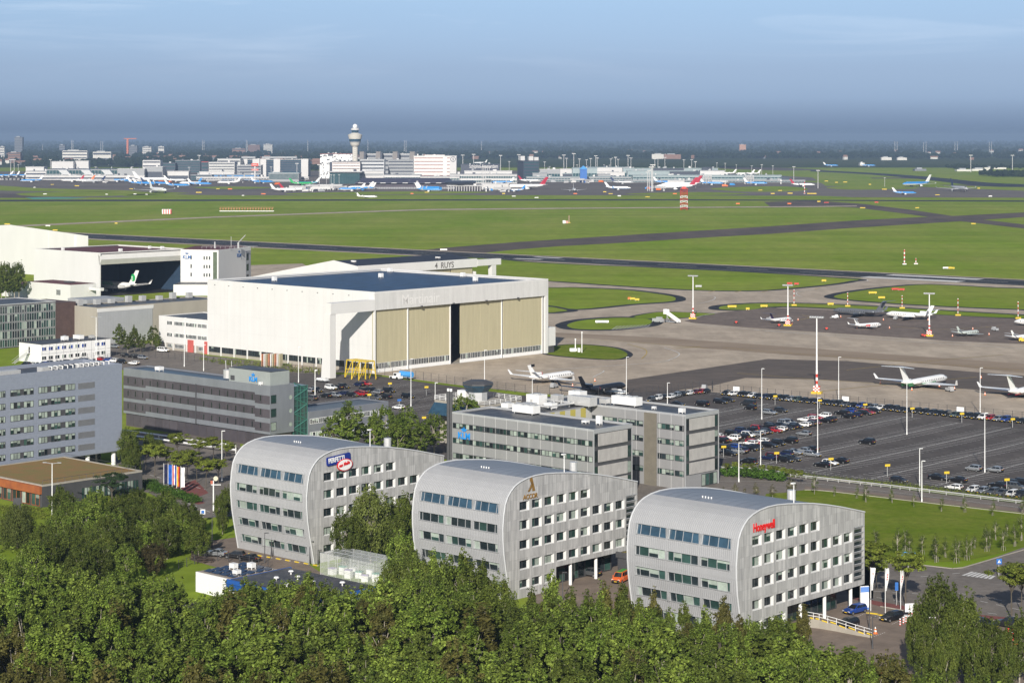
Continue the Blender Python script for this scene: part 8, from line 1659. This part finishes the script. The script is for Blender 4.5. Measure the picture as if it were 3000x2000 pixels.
for nm, x0, x1 in (('left wing', 1198, 1462), ('long right wing', 1470, 2132)):
    t = blk(f'dark blue glass office with white portal frame, {nm}', 'G2', x0, x1, 132, 4060, 45, td_, tw_, 8, glassb, fill=.5, over=1.2); w2 = (xat('G2', x1, 4060) - xat('G2', x0, 4060))/2; h = hz('G2', 120, 4060)
    for q in ((-w2, -w2 + 14), (w2 - 14, w2)) if nm[0] == 'l' and x0 < 1300 else ((-w2, -w2 + 12), (-w2/3 - 5, -w2/3 + 8), (w2 - 14, w2)): MB().box(q[0], q[1], -2.5, -.2, 0, h).build('portal_pier', tw_, t)
    MB().box(-w2*.95, w2*.5, 8, 30, h + 1, hz('G2', 90, 4060)).build('attic', tg_, t)
blk('white canopy roof on the apron side, left', 'G2', 138, 482, 296, 3800, 25, tw_, None, 1, td_, (0, .55), fill=.8); blk('white canopy roof on the apron side, right', 'G2', 632, 1113, 302, 3810, 25, tw_, None, 1, td_, (0, .5), fill=.8); blk('dark glazed pier section left of the blue wall', 'G2', 512, 790, 348, 3730, 30, td_, tg_, 2, tgl, fill=.5)
blk('long blue wall below the glass vault', 'G2', 800, 1450, 342, 3760, 25, mat('pier_blue', (.07, .22, .45), .5, var=.12, scale=.03), tg_); t = blk('glass vaulted hall with pale ribs', 'G2', 1585, 2000, 318, 3620, 45, tg_, tt_, 1, tgl, (.2, 1), 26, fill=.8)
blk('long white gate pier, left of the tower', 'G2', 590, 2135, 374, 3680, 14, tw_, None, 1, td_, (0, .75), 40, 2.5, fill=.55, cols=16); blk('grey open car deck behind the red billboard', 'G2', 1150, 1480, 212, 3850, 30, tg_, tw_, 5, td_, fill=.5)
rb = thing('billboard_pole', 'white pole carrying two red billboards', 'billboard', (xat('G2', 1396, 3500), 3500, 0)); MB().box(-1, 1, 0, 2, 0, hz('G2', 180, 3500)).build('pole', tw_, rb)
for a, c in ((182, 222), (260, 280)): MB().box(-6, 6, -.6, 0, hz('G2', c, 3500), hz('G2', a, 3500)).box(-4, 3.4, -.8, -.6, hz('G2', (a + c)/2 + 3, 3500), hz('G2', (a + c)/2 - 3, 3500), 1).build('billboard', [mat('billboard_red', (.6, .09, .06), .6, var=.1), tw_], rb)
# control tower
ct = thing('control_tower', 'tall slender air traffic control tower with white radar dome', 'control tower', (xat('G3', 660, 3800), 3800, 0)); K = .13464
zz = lambda y: CH - (350 + y*.21259 - EYE)*3800/FP
tp = lambda prof, nm, m, par=None: MB().lathe([(r*K, zz(y)) for r, y in prof], 24).build(nm, m, par or ct, smooth=False)
tp([(40, 700), (37, 560), (37, 376)], 'shaft', mat('tower_concrete', (.60, .57, .50), .7, var=.08, scale=.1)); tp([(44, 375), (62, 352), (74, 318)], 'lower_collar', mat('tower_concrete', (0, 0, 0))); tp([(76, 318), (80, 306)], 'gallery', tg_); tp([(80, 306), (82, 270)], 'window_ring', glassb)
tp([(86, 270), (97, 220), (99, 212), (60, 196), (46, 186)], 'upper_bowl', mat('tower_concrete', (0, 0, 0))); tp([(42, 188), (50, 150)], 'control_room', glassb); tp([(56, 148), (56, 126), (38, 120)], 'crown_ring', tw_); MB().ell((0, 0, zz(97)), (33*K, 33*K, 33*K), 16, 10).build('radar_dome', mat('dome_white', (.85, .85, .84), .5, var=.03), ct, smooth=True)
b = MB()
for y in (392, 420, 448, 476, 504, 532): b.bx((0, -37*K - .05, zz(y)), (1.0, .3, 1.5))
b.build('slot_window', td_, ct); b = MB()
for i in range(6): b.bar((5.5*math.cos(i), 5.5*math.sin(i), zz(126)), (5.5*math.cos(i), 5.5*math.sin(i), zz(126) + 5), .2)
b.build('aerial', tw_, ct)
pat = bpy.data.materials.new('patterned_facade'); pat.use_nodes = True; MATS['pf'] = pat; n_ = pat.node_tree; bs = n_.nodes['Principled BSDF']; vo = n_.nodes.new('ShaderNodeTexVoronoi'); vo.inputs['Scale'].default_value = .42; vo.distance = 'CHEBYCHEV'; tcx = n_.nodes.new('ShaderNodeTexCoord'); cr_ = n_.nodes.new('ShaderNodeValToRGB'); sc_ = n_.nodes.new('ShaderNodeSeparateColor')
n_.links.new(tcx.outputs['Object'], vo.inputs[0]); n_.links.new(vo.outputs['Color'], sc_.inputs[0]); n_.links.new(sc_.outputs[0], cr_.inputs[0]); cr_.color_ramp.interpolation = 'CONSTANT'; cr_.color_ramp.elements[0].color = (.03, .03, .04, 1); cr_.color_ramp.elements[1].position = .22; cr_.color_ramp.elements[1].color = (.8, .8, .79, 1); e_ = cr_.color_ramp.elements.new(.14); e_.color = (.25, .26, .28, 1); n_.links.new(cr_.outputs[0], bs.inputs['Base Color'])
t = blk('white building speckled with black patterns left of the tower', 'G3', 178, 622, 478, 3900, 50, pat, mat('roof_dark_red', (.2, .04, .04), .6, var=.1), name='patterned_building', cat='office building'); w2 = (xat('G3', 622, 3900) - xat('G3', 178, 3900))/2; b = MB(); b.box(-w2 + 15, -w2 + 25, -.4, .1, hz('G3', 505, 3900), hz('G3', 468, 3900)); b.box(-w2 + 18, -w2 + 23, -.4, .1, 0, hz('G3', 585, 3900)); b.build('dark_recess', td_, t)
blk('pinkish white office with five window strips at the tower foot', 'G3', 345, 727, 585, 3720, 35, tbr, td_, 5, mat('strip_brown', (.12, .09, .09), .5, var=.2), fill=.28, bz=(.25, 1)); blk('silver banded curved office right of the tower', 'G3', 735, 1060, 555, 3740, 40, lgrey, tg_, 6, td_, fill=.45); blk('second silver banded office farther right', 'G3', 1116, 1465, 560, 3800, 40, tg_, tg_, 6, td_, fill=.4)
for i, (x0, x1) in enumerate(((722, 780), (948, 1008), (1180, 1242), (1415, 1480))):
    blk(f'grey stair tower above the silver offices, {nth(i)} from left', 'G3', x0, x1, 450, 4080, 20, mat('stair_grey', (.24, .22, .21), .7, var=.15, scale=.05), None, name='stair_tower'); blk(f'dark lift shaft beside a grey stair tower, {nth(i)} from left', 'G3', x1 + 2, x1 + 24, 458, 4070, 20, td_, None, name='lift_shaft')
for i, (x0, x1) in enumerate(((806, 946), (1034, 1178), (1268, 1412))): blk(f'pale banded office between grey stair towers, {nth(i)} from left', 'G3', x0, x1, 478, 4090, 25, tg_, tw_, 5, td_, fill=.4)
t = blk('white hotel block with pink window strips and round emblem', 'G3', 1470, 2056, 508, 3700, 30, tbr, tw_, 7, mat('strip_pink', (.30, .16, .15), .5, var=.2), fill=.25, name='hotel_block', cat='hotel'); w2 = (xat('G3', 2056, 3700) - xat('G3', 1470, 3700))/2
MB().box(w2 - 24, w2 - 17, -.4, .2, 0, 42).box(-w2*.5, w2*.45, 6, 24, hz('G3', 508, 3700), hz('G3', 490, 3700)).build('stair_shaft', tbr, t); MB().box(w2 - 12, w2, -.3, .1, 0, hz('G3', 508, 3700) - .2).build('plain_end', tw_, t); b = MB(); zc = hz('G3', 548, 3700)
for k in range(24): a0, a1 = 2*PI*k/24, 2*PI*(k+1)/24; b.bar((w2 - 6 + 4.4*math.cos(a0), -.45, zc + 4.4*math.sin(a0)), (w2 - 6 + 4.4*math.cos(a1), -.45, zc + 4.4*math.sin(a1)), .6)
b.build('emblem_ring', td_, t); text('S', 6.5, td_, t, (w2 - 6, -.5, zc - 2.2), ONY, 'emblem_letter', .05, .1, align='CENTER')
blk('check in hall with white roof slab and green glass front', 'G3', 310, 722, 728, 3450, 60, tgl, tw_, 3, tgl, (0, .9), 14, fill=.8, over=4, cols=0); blk('pale gallery between tower and dark central pier', 'G3', 725, 1055, 720, 3500, 40, tw_, None, 2, tg_, fill=.4); blk('white arrivals hall behind the four blue airliners', 'G3', 1060, 1560, 770, 3380, 40, tw_, tg_, 2, tgl, (0, .9), 22, fill=.55)
blk('dark navy central pier with white roof notches', 'G3', 665, 2040, 880, 3120, 34, mat('pier_plum', (.06, .045, .06), .6, var=.3, scale=.03), tn_, 1, tg_, (0, .35), 60, fill=.9); t = thing('pier_roof', 'sloping purple navy roof of the central pier', 'roof', (xat('G3', 1352, 3130), 3130, 0)); w2 = (xat('G3', 2040, 3130) - xat('G3', 665, 3130))/2; b = MB(); z = hz('G3', 884, 3120); b.add([(-w2, -14, z + 1), (w2, -14, z + 1), (w2 - 10, 24, z + 8), (-w2 + 10, 24, z + 8)], [(0, 1, 2, 3)]); b.add([(-w2, -14, z + .6), (w2, -14, z + .6), (w2, -14, z + 1.4), (-w2, -14, z + 1.4)], [(0, 1, 2, 3)]); b.build('slope', tn_, t); b = MB()
for i in range(9): b.box(-w2 + 2*w2*(i + .3)/9, -w2 + 2*w2*(i + .78)/9, -14.6, -14.1, z + .5, z + 1.5)
b.build('white_notch', tw_, t)
blk('teal glazed link pier right of centre', 'G3', 1562, 2100, 790, 3360, 30, tw_, tg_, 2, tgl, (0, .95), 26, fill=.55); blk('white pier head with windows on stilts, left one', 'G3', -20, 152, 912, 3050, 26, tw_, None, 1, td_, (.2, .9), 8, 5, fill=.4, cols=8); blk('white stepped gate with jetways left of the blue airliners', 'G3', 155, 480, 905, 3060, 18, tw_, None, 1, tg_, (.2, .9), 10, 4, fill=.3, cols=9)
t = blk('white round pier head with windows on stilts, centre', 'G4', -190, 285, 492, 3000, 30, tw_, None, 1, td_, (.25, .9), 26, 7, fill=.5, cols=13); MB().lathe([(19, hz('G4', 488, 3000) + 1), (22, hz('G4', 465, 3000)), (24, hz('G4', 440, 3000)), (20, hz('G4', 425, 3000))], 24, (-6, 16, 0)).build('dark_lens', td_, t); blk('comb of white gate bridges right of the round pier head', 'G4', 288, 660, 470, 3080, 24, tw_, None, 2, mat('gate_beige', (.5, .47, .42), .6, var=.2, scale=.3), (0, .9), 24, fill=.4, cols=10)
# sign building, dark cube, right hand piers
t = blk('dark building with large white airport name on its front', 'G4', 0, 534, 200, 3650, 40, td_, None, name='sign_building'); w2 = (xat('G4', 534, 3650) - xat('G4', 0, 3650))/2; text('Schiphol Amsterdam', 9.2, tw_, t, (w2 - 3, -.3, hz('G4', 246, 3650)), ONY, 'roof_lettering', .1, .12, .66, align='RIGHT')
blk('white framed departure hall under the sign building', 'G4', 50, 705, 292, 3560, 40, tw_, None, 1, td_, (.3, .85), 16, fill=.7); blk('long pale pier with grey glazing below the sign building', 'G4', -150, 775, 338, 3480, 30, tw_, tg_, 2, tgl, (0, .95), 40, fill=.55); t = blk('dark glass cube office with white rooftop plant', 'G4', 860, 1082, 150, 3750, 45, td_, None, 6, tgl, fill=.35, rot=.25, name='cube_office', cat='office building')
for x, q in ((-14, 7), (2, 6), (12, 5)): MB().box(x - 4, x + 4, 8, 18, hz('G4', 150, 3750) + .9, hz('G4', 150, 3750) + q + 2).build('roof_plant', tw_, t)
PR = [('grey hall right of the dark cube', 'G4', 1090, 1370, 270, 3740, 40, tg_, tw_, 1), ('white rounded lounge right of the dark cube', 'G4', 1370, 1535, 264, 3730, 30, tw_, None, 0), ('pale gabled hall with blue gable behind the piers', 'G4', 1540, 1880, 250, 3640, 40, tt_, tt_, 1), ('grey block above the second pier, left one', 'G4', 990, 1190, 322, 3660, 30, tg_, None, 0), ('dark grey block with pale frame above the second pier', 'G4', 1410, 1562, 330, 3650, 30, td_, tt_, 0), ('grey block above the second pier, right one', 'G4', 1840, 2060, 336, 3650, 30, tg_, None, 0),
      ('long pale second pier', 'G4', 905, 2352, 372, 3610, 26, tg_, tt_, 2), ('thin far pier with pale roof', 'G4', 1690, 2352, 240, 3900, 30, tw_, tt_, 1), ('white mid pier behind the grey block', 'G4', 1740, 2260, 306, 3720, 26, tw_, None, 1),
      ('far grey green pier with black roof boxes', 'G5', 100, 1190, 212, 3760, 26, tt_, tt_, 1), ('middle grey green pier', 'G5', 150, 1010, 242, 3700, 26, tt_, tt_, 1), ('pale cargo gate with red door at the pier end', 'G5', 985, 1265, 238, 3620, 24, tw_, tg_, 1), ('nearest long grey green pier at the right', 'G5', 210, 1920, 292, 3600, 26, tt_, tt_, 2), ('white lower gallery of the nearest right pier', 'G5', 110, 2190, 348, 3560, 12, tg_, None, 1), ('dark box at the tip of the nearest right pier', 'G5', 1922, 2006, 308, 3595, 26, td_, None, 1), ('dark block on the middle pier roof', 'G5', 640, 1010, 252, 3690, 22, td_, None, 1), ('dark strip building on the far pier', 'G5', 450, 800, 214, 3740, 20, td_, None, 0), ('dark cabin at the far pier end', 'G5', 1012, 1122, 204, 3720, 20, td_, None, 0)]
for lb, r, x0, x1, yt, Y, dp, wl, rf, nb in PR: blk(lb, r, x0, x1, yt, Y, dp, wl, rf, nb, td_ if wl is tw_ else tgl, (0, .85), int((x1 - x0)/40), fill=.45)
bg_ = thing('blue_gable', 'bright blue gable block among the right piers', 'terminal building', (xat('G4', 1692, 3560), 3560, 0)); MB().prism([(-6, 0), (6, 0), (6, 24), (-6, 24)], 0, hz('G4', 262, 3560)).build('wall', bluep, bg_); w_ = hz('G4', 262, 3560); MB().add([(-7, -1, w_), (7, -1, w_), (0, -1, w_ + 6), (-7, 25, w_), (7, 25, w_), (0, 25, w_ + 6)], [(0, 1, 2), (3, 5, 4), (0, 2, 5, 3), (1, 4, 5, 2)]).build('roof', skyblue, bg_)
for i, (x0, x1) in enumerate(((1020, 1115), (1505, 1600))):
    g = thing('gate_frame', f'white lattice gate frame at the right pier, {("left", "right")[i]} one', 'gate frame', (xat('G5', x0, 3440), 3440, 0), 0, 'gate frames'); wd = xat('G5', x1, 3440) - xat('G5', x0, 3440); h = hz('G5', 295, 3440); b = MB()
    for x in (0, wd*.33, wd*.66, wd): b.bar((x, 0, 0), (x, 0, h), .9); b.bar((x, 14, 0), (x, 14, h), .9); b.bar((x, 0, h), (x, 14, h), .9)
    for q in (.3, .65, 1): b.bar((0, 0, h*q), (wd, 0, h*q), .8)
    for q in range(3): b.bar((wd*q/3, 0, h*.65), (wd*(q+1)/3, 0, h), .6)
    b.build('frame', tw_, g)
# jetways, trucks and carts between the aircraft: small things seen as specks
RJ = random.Random(31); jw = MB(); jw.box(-14, 14, -1.6, 1.6, 4, 7).box(-12, -10.5, -1, 1, 0, 4).box(10, 14.5, -2.2, 2.2, 3.6, 7.4); jwm = jw.mesh('jetway_bridge', tw_); bxm = MB().box(-4, 3, -1.3, 1.3, .5, 3.6).box(3.05, 5, -1.2, 1.2, .4, 2.5).mesh('service_truck', tw_)
for i in range(70):
    r, x, y = RJ.choice((('G1', RJ.uniform(520, 2300), RJ.uniform(400, 455)), ('G2', RJ.uniform(0, 2100), RJ.uniform(400, 480)), ('G3', RJ.uniform(0, 480), RJ.uniform(970, 1000)), ('G4', RJ.uniform(250, 640), RJ.uniform(540, 580)), ('G4', RJ.uniform(1200, 2000), RJ.uniform(440, 465)), ('G5', RJ.uniform(200, 2000), RJ.uniform(385, 430)), ('G2', RJ.uniform(1900, 2352), RJ.uniform(555, 578)), ('G5', RJ.uniform(380, 520), RJ.uniform(440, 470))))
    if i % 3 == 0:
        o = bpy.data.objects.new('jetway', jwm); tag(o, 'white covered boarding bridge among the gates of the terminal', 'boarding bridge', 'boarding bridges')
    else:
        o = bpy.data.objects.new('service_truck', bxm); tag(o, 'small airport service truck between the airliners at the gates', 'truck', 'service trucks at the gates'); o.material_slots[0].link = 'OBJECT'; o.material_slots[0].material = RJ.choice((tw_, tw_, lgrey, skyblue, orangep, td_))
    COL.objects.link(o); p = gp(r, x, y); o.location = (p[0], p[1], .1); o.rotation_euler = (0, 0, RJ.uniform(0, 6.28))
rbm = MB().box(-5, 5, -.6, .6, 0, 3.2).mesh('barrier_block', redp)
for i in range(14):
    o = bpy.data.objects.new('barrier_block', rbm); COL.objects.link(o); p = gp('G1', 10 + 27*i, 412); o.location = (p[0], p[1], 0); tag(o, f'{("red", "white")[i % 2]} barrier block in the far left row before the blue airliners', 'barrier', 'red and white barrier blocks' if i % 2 == 0 else 'white barrier blocks')
    if i % 2: o.material_slots[0].link = 'OBJECT'; o.material_slots[0].material = tw_
mm_ = MB().tube((0, 0, 0), (0, 0, 1), .018, .014, 6).box(-.10, .10, -.04, .04, .965, 1.0).mesh('far_mast', tw_)
FM = [('G1', 148, 350, 128), ('G1', 195, 350, 128), ('G1', 252, 340, 200), ('G1', 695, 250, 128), ('G1', 755, 400, 250), ('G1', 1068, 400, 250), ('G1', 1343, 400, 250), ('G1', 1665, 400, 250), ('G1', 1823, 380, 230), ('G1', 1983, 400, 238), ('G1', 1318, 380, 230), ('G2', 125, 400, 240), ('G2', 490, 400, 235), ('G2', 628, 240, 70), ('G2', 795, 420, 250), ('G2', 905, 400, 285), ('G2', 1180, 400, 300), ('G2', 1620, 390, 230), ('G2', 1975, 420, 180), ('G2', 2145, 330, 205), ('G3', 168, 900, 620), ('G3', 330, 910, 760), ('G3', 370, 900, 760), ('G3', 440, 900, 760), ('G3', 265, 900, 770), ('G3', 1955, 850, 710), ('G3', 1815, 830, 690), ('G3', 1775, 830, 690), ('G3', 1745, 830, 690),
      ('G4', 28, 200, 65), ('G4', 177, 200, 55), ('G4', 548, 250, 70), ('G4', 667, 270, 155), ('G4', 800, 250, 60), ('G4', 828, 250, 150), ('G4', 295, 470, 230), ('G4', 318, 470, 230), ('G4', 342, 470, 230), ('G4', 368, 460, 230), ('G4', 395, 460, 230), ('G4', 563, 460, 340), ('G4', 905, 400, 300), ('G4', 1155, 320, 160), ('G4', 1225, 340, 225), ('G4', 1420, 240, 65), ('G4', 1457, 250, 110), ('G4', 1557, 230, 45), ('G4', 1603, 340, 200), ('G4', 1634, 250, 120), ('G4', 1732, 250, 130), ('G4', 1790, 260, 115), ('G4', 1860, 250, 75), ('G4', 1880, 260, 105), ('G4', 2068, 250, 120), ('G4', 2132, 250, 95), ('G4', 2168, 260, 125), ('G4', 2305, 250, 70),
      ('G5', 190, 210, 88), ('G5', 380, 470, 250), ('G5', 400, 470, 230), ('G5', 425, 475, 190), ('G5', 440, 475, 165), ('G5', 465, 220, 100), ('G5', 500, 200, 95), ('G5', 580, 210, 82), ('G5', 798, 220, 108), ('G5', 888, 240, 108), ('G5', 930, 300, 130), ('G5', 1177, 230, 145), ('G5', 1272, 260, 150), ('G5', 1400, 240, 168), ('G5', 1577, 290, 180), ('G5', 1692, 290, 165), ('G5', 1820, 290, 178), ('G5', 2060, 360, 188), ('G5', 2338, 440, 230), ('T3', 1392, 440, 378), ('T3', 1985, 320, 222), ('T3', 2272, 310, 222), ('G4', 1975, 270, 200), ('G4', 2050, 300, 205)]
for r, x, yb, yt in FM:
    Y = min(4600, gp(r, x, yb)[1]); h = hz(r, yt, Y); o = bpy.data.objects.new('light_mast', mm_); COL.objects.link(o); o.location = (xat(r, x, Y), Y, 0); o.scale = (h, h, h); tag(o, 'thin pale light mast rising between the distant terminal piers', 'light mast', 'light masts at the terminal')
# far woods: many small crowns in belts that leave fields between them
rs = np.random.RandomState(8)
def woods(name, belts, m):
    U_ = np.array([(math.cos(a)*c, math.sin(a)*c, s) for s, c in ((-.7, .75), (.1, 1), (.75, .6)) for a in [2*PI*i/7 for i in range(7)]] + [(0, 0, 1.05)]); nV = len(U_)
    Fq = [(k*7 + i, k*7 + (i+1) % 7, (k+1)*7 + (i+1) % 7, (k+1)*7 + i) for k in range(2) for i in range(7)]; Ft = [(14 + i, 14 + (i+1) % 7, 21) for i in range(7)]
    P = []
    for Y0, dy, n, h0, h1, x0, x1, wv in belts:
        x = rs.uniform(x0, x1, n)*Y0/FP; y = Y0 + rs.uniform(-.5, .5, n)*dy + wv*np.sin(x/170.0 + Y0); hh = rs.uniform(h0, h1, n); keep = np.sin(x/97. + Y0*.7) + np.sin(x/41. + Y0) > (-3 if wv == 0 else -.75)
        P += [(a, b_, c) for a, b_, c, k in zip(x, y, hh, keep) if k]
    P = np.array(P); N_ = len(P); R_2 = P[:, 2]*rs.uniform(.38, .62, N_); J = 1 + rs.uniform(-.28, .28, (N_, nV))
    V = np.empty((N_, nV, 3)); V[:, :, 0] = P[:, 0:1] + U_[:, 0]*R_2[:, None]*J; V[:, :, 1] = P[:, 1:2] + U_[:, 1]*R_2[:, None]*J; V[:, :, 2] = P[:, 2:3]*.52 + U_[:, 2]*P[:, 2:3]*.46*J
    b = MB(); b.v = [tuple(q) for q in V.reshape(-1, 3)]
    for i in range(N_): b.f.extend([tuple(q + i*nV for q in f) for f in Fq + Ft])
    b.m = [0]*len(b.f); return kind(b.build(name, m), 'stuff')
wm2 = mat('far_foliage', (.010, .018, .009), .95, col2=(.022, .032, .014), scale=.03, spec=.05)
L0, L1 = -1700, 1700
woods('woods', [(7400, 160, 900, 15, 23, -1520, 1650, 0), (7900, 300, 900, 14, 24, L0, L1, 60), (9000, 500, 800, 14, 22, L0, L1, 150), (10500, 700, 800, 14, 22, L0, L1, 200), (12500, 1200, 900, 14, 24, L0, L1, 300), (15500, 2400, 1000, 15, 25, L0, L1, 300), (20000, 4500, 1300, 16, 28, L0, L1, 500), (26500, 6500, 1500, 18, 32, L0, L1, 300)], wm2)
woods('woods', [(5700, 500, 420, 10, 20, -1560, -780, 80), (6300, 400, 320, 12, 22, -1560, -500, 60), (5400, 250, 90, 12, 20, -1120, -900, 30), (4850, 120, 60, 10, 16, -700, -520, 20), (4100, 160, 120, 8, 14, 1390, 1560, 30), (5100, 150, 90, 8, 13, 1250, 1540, 30)], wm2)
# the town behind: houses and blocks among the trees
def block(label, r, x0, x1, yt, Y, m, grp='distant blocks', nb=0, dp=25, name='distant_building'):
    xa, xb = xat(r, x0, Y), xat(r, x1, Y); h = hz(r, yt, Y); t = thing(name, label, 'building', ((xa + xb)/2, Y, 0), 0, grp); w2 = (xb - xa)/2; MB().box(-w2, w2, 0, dp, 0, h).build('wall', m, t); MB().box(-w2*.6, w2*.3, 4, dp - 4, h, h + 3).build('roof', tg_, t)
    for k in range(nb): MB().box(-w2 + 1, w2 - 1, -.4, .1, h*(k + .45)/nb, h*(k + .8)/nb).build('window_band', td_, t)
town_w = mat('town_white', (.62, .60, .55), .7, var=.15, scale=.02); town_b = mat('town_brick', (.26, .15, .11), .85, var=.25, scale=.02); town_g = mat('town_grey', (.17, .18, .2), .7, var=.2, scale=.02)
for lb, x0, x1, yt, Y, m, nb in (('tall dark tower block on the far left skyline', 100, 154, 98, 8200, town_g, 12), ('pale grey slab far left of the dark tower', 0, 30, 165, 7200, town_w, 5), ('brick block below the dark tower', 55, 140, 205, 6200, town_b, 4), ('long white block among the far left trees', 430, 600, 192, 6200, town_w, 4), ('dark block with crane beside it', 890, 945, 158, 7600, town_g, 7), ('pale gridded block right of the crane', 982, 1042, 166, 7500, town_w, 6), ('white stepped block near the skyline', 1090, 1130, 165, 7900, town_w, 3), ('brown wide slab near the skyline', 1600, 1690, 178, 8300, town_b, 3), ('brown high slab on the skyline', 1710, 1790, 152, 9300, town_b, 8), ('pale high slab on the skyline right of the brown one', 1816, 1876, 148, 9200, town_w, 8), ('small dark block left of centre skyline', 408, 446, 152, 9000, town_g, 5), ('long low pale hall among the left trees', 640, 765, 200, 6300, town_w, 2)): block(lb, 'T1', x0, x1, yt, Y, m, 'town blocks on the skyline', nb)
for lb, r, x0, x1, yt, Y, m in (('white farm hall before the right woods', 'T3', 1370, 1440, 238, 6900, town_w), ('pale farm shed before the right woods', 'T3', 1480, 1545, 240, 6900, town_w), ('white cargo sheds at the far right, long one', 'T3', 1890, 1990, 322, 4700, town_w), ('white cargo sheds at the far right, rear one', 'T3', 1995, 2110, 318, 4750, town_w), ('low pale sheds at the far right edge', 'T3', 2080, 2230, 308, 5000, town_w), ('small pale block left of the white cargo sheds', 'T3', 1600, 1680, 318, 4750, town_g), ('orange brick block above the right woods', 'T3', 392, 436, 150, 10500, mat('town_orange', (.5, .28, .18), .8, var=.1)), ('long pale greenhouse on the far field', 'T2', 2140, 2240, 216, 7300, town_w), ('brown hangar row on the far field', 'T2', 2225, 2340, 218, 7250, town_b), ('white box beside the pale blue airliner', 'T3', 1222, 1254, 276, 5600, town_w)): block(lb, r, x0, x1, yt, Y, m, 'far sheds')
RH = random.Random(77); hm_ = MB(); hm_.box(-.5, .5, -.5, .5, 0, .6); hm_.add([(-.55, -.55, .6), (.55, -.55, .6), (.55, .55, .6), (-.55, .55, .6), (-.55, 0, 1), (.55, 0, 1)], [(0, 1, 5, 4), (2, 3, 4, 5), (1, 2, 5), (3, 0, 4)], 1); hmm = hm_.mesh('far_house', [town_w, town_b])
for i in range(230):
    left = RH.random() < .8; Y = RH.uniform(5700, 8600) if left else RH.uniform(7000, 11000); px = RH.uniform(-40, 1000 if RH.random() < .7 else 1400) if left else RH.uniform(1200, 3000)
    o = bpy.data.objects.new('distant_house', hmm); COL.objects.link(o); o.location = ((px - 1500)*Y/FP, Y, 0); s = RH.uniform(9, 26); o.scale = (s, RH.uniform(9, 14), RH.uniform(8, 17)); o.rotation_euler = (0, 0, RH.uniform(-.5, .5)); tag(o, 'small pale house or shed among the far trees', 'house', 'houses among the far trees'); o.material_slots[0].link = 'OBJECT'; o.material_slots[0].material = RH.choice((town_w, town_w, town_w, town_b, town_g))
cr2 = thing('tower_crane', 'red tower crane on the left skyline', 'crane', (xat('T1', 878, 7700), 7700, 0)); h = hz('T1', 112, 7700); MB().box(-3.5, 3.5, 0, 5, 0, h).build('mast', mat('crane_red', (.5, .14, .07), .6, var=.1), cr2); MB().box(-14, 34, 0, 4, h, h + 3).build('jib', mat('crane_red', (0, 0, 0)), cr2)
pm_ = MB().tube((0, 0, 0), (0, 0, 1), .02, .012, 5).mesh('pylon', tw_)
for r, x, yt in (('T1', 292, 150), ('T1', 493, 118), ('T1', 503, 120), ('T1', 695, 125), ('T1', 708, 128), ('T1', 1395, 118), ('T1', 1406, 120), ('T1', 1697, 118), ('T1', 1704, 124), ('T1', 2121, 118), ('T2', 183, 118), ('T2', 434, 122), ('T2', 446, 120), ('T2', 965, 128), ('T2', 836, 218), ('T3', 1462, 128), ('T3', 1478, 130), ('T3', 1660, 135), ('T3', 1677, 130), ('T3', 1876, 130), ('T3', 1893, 128), ('T3', 2113, 130), ('T3', 2128, 130)):
    Y = 9500; o = bpy.data.objects.new('power_pylon', pm_); COL.objects.link(o); h = hz(r, yt, Y); o.location = (xat(r, x, Y), Y, 0); o.scale = (h, h, h); tag(o, 'thin white pylon pole on the hazy skyline', 'pylon', 'pylons on the skyline')
# the air itself
hz_ = bpy.data.materials.new('haze'); hz_.use_nodes = True; q = hz_.node_tree; q.nodes.remove(q.nodes['Principled BSDF']); vp = q.nodes.new('ShaderNodeVolumePrincipled'); vp.inputs['Color'].default_value = (.345, .48, .69, 1); vp.inputs['Density'].default_value = HAZE; vp.inputs['Anisotropy'].default_value = 0.0
q.links.new(vp.outputs[0], q.nodes['Material Output'].inputs['Volume']); hb = MB().box(-16000, 16000, -300, 32000, -1, 112).build('haze', hz_); kind(hb, 'stuff')
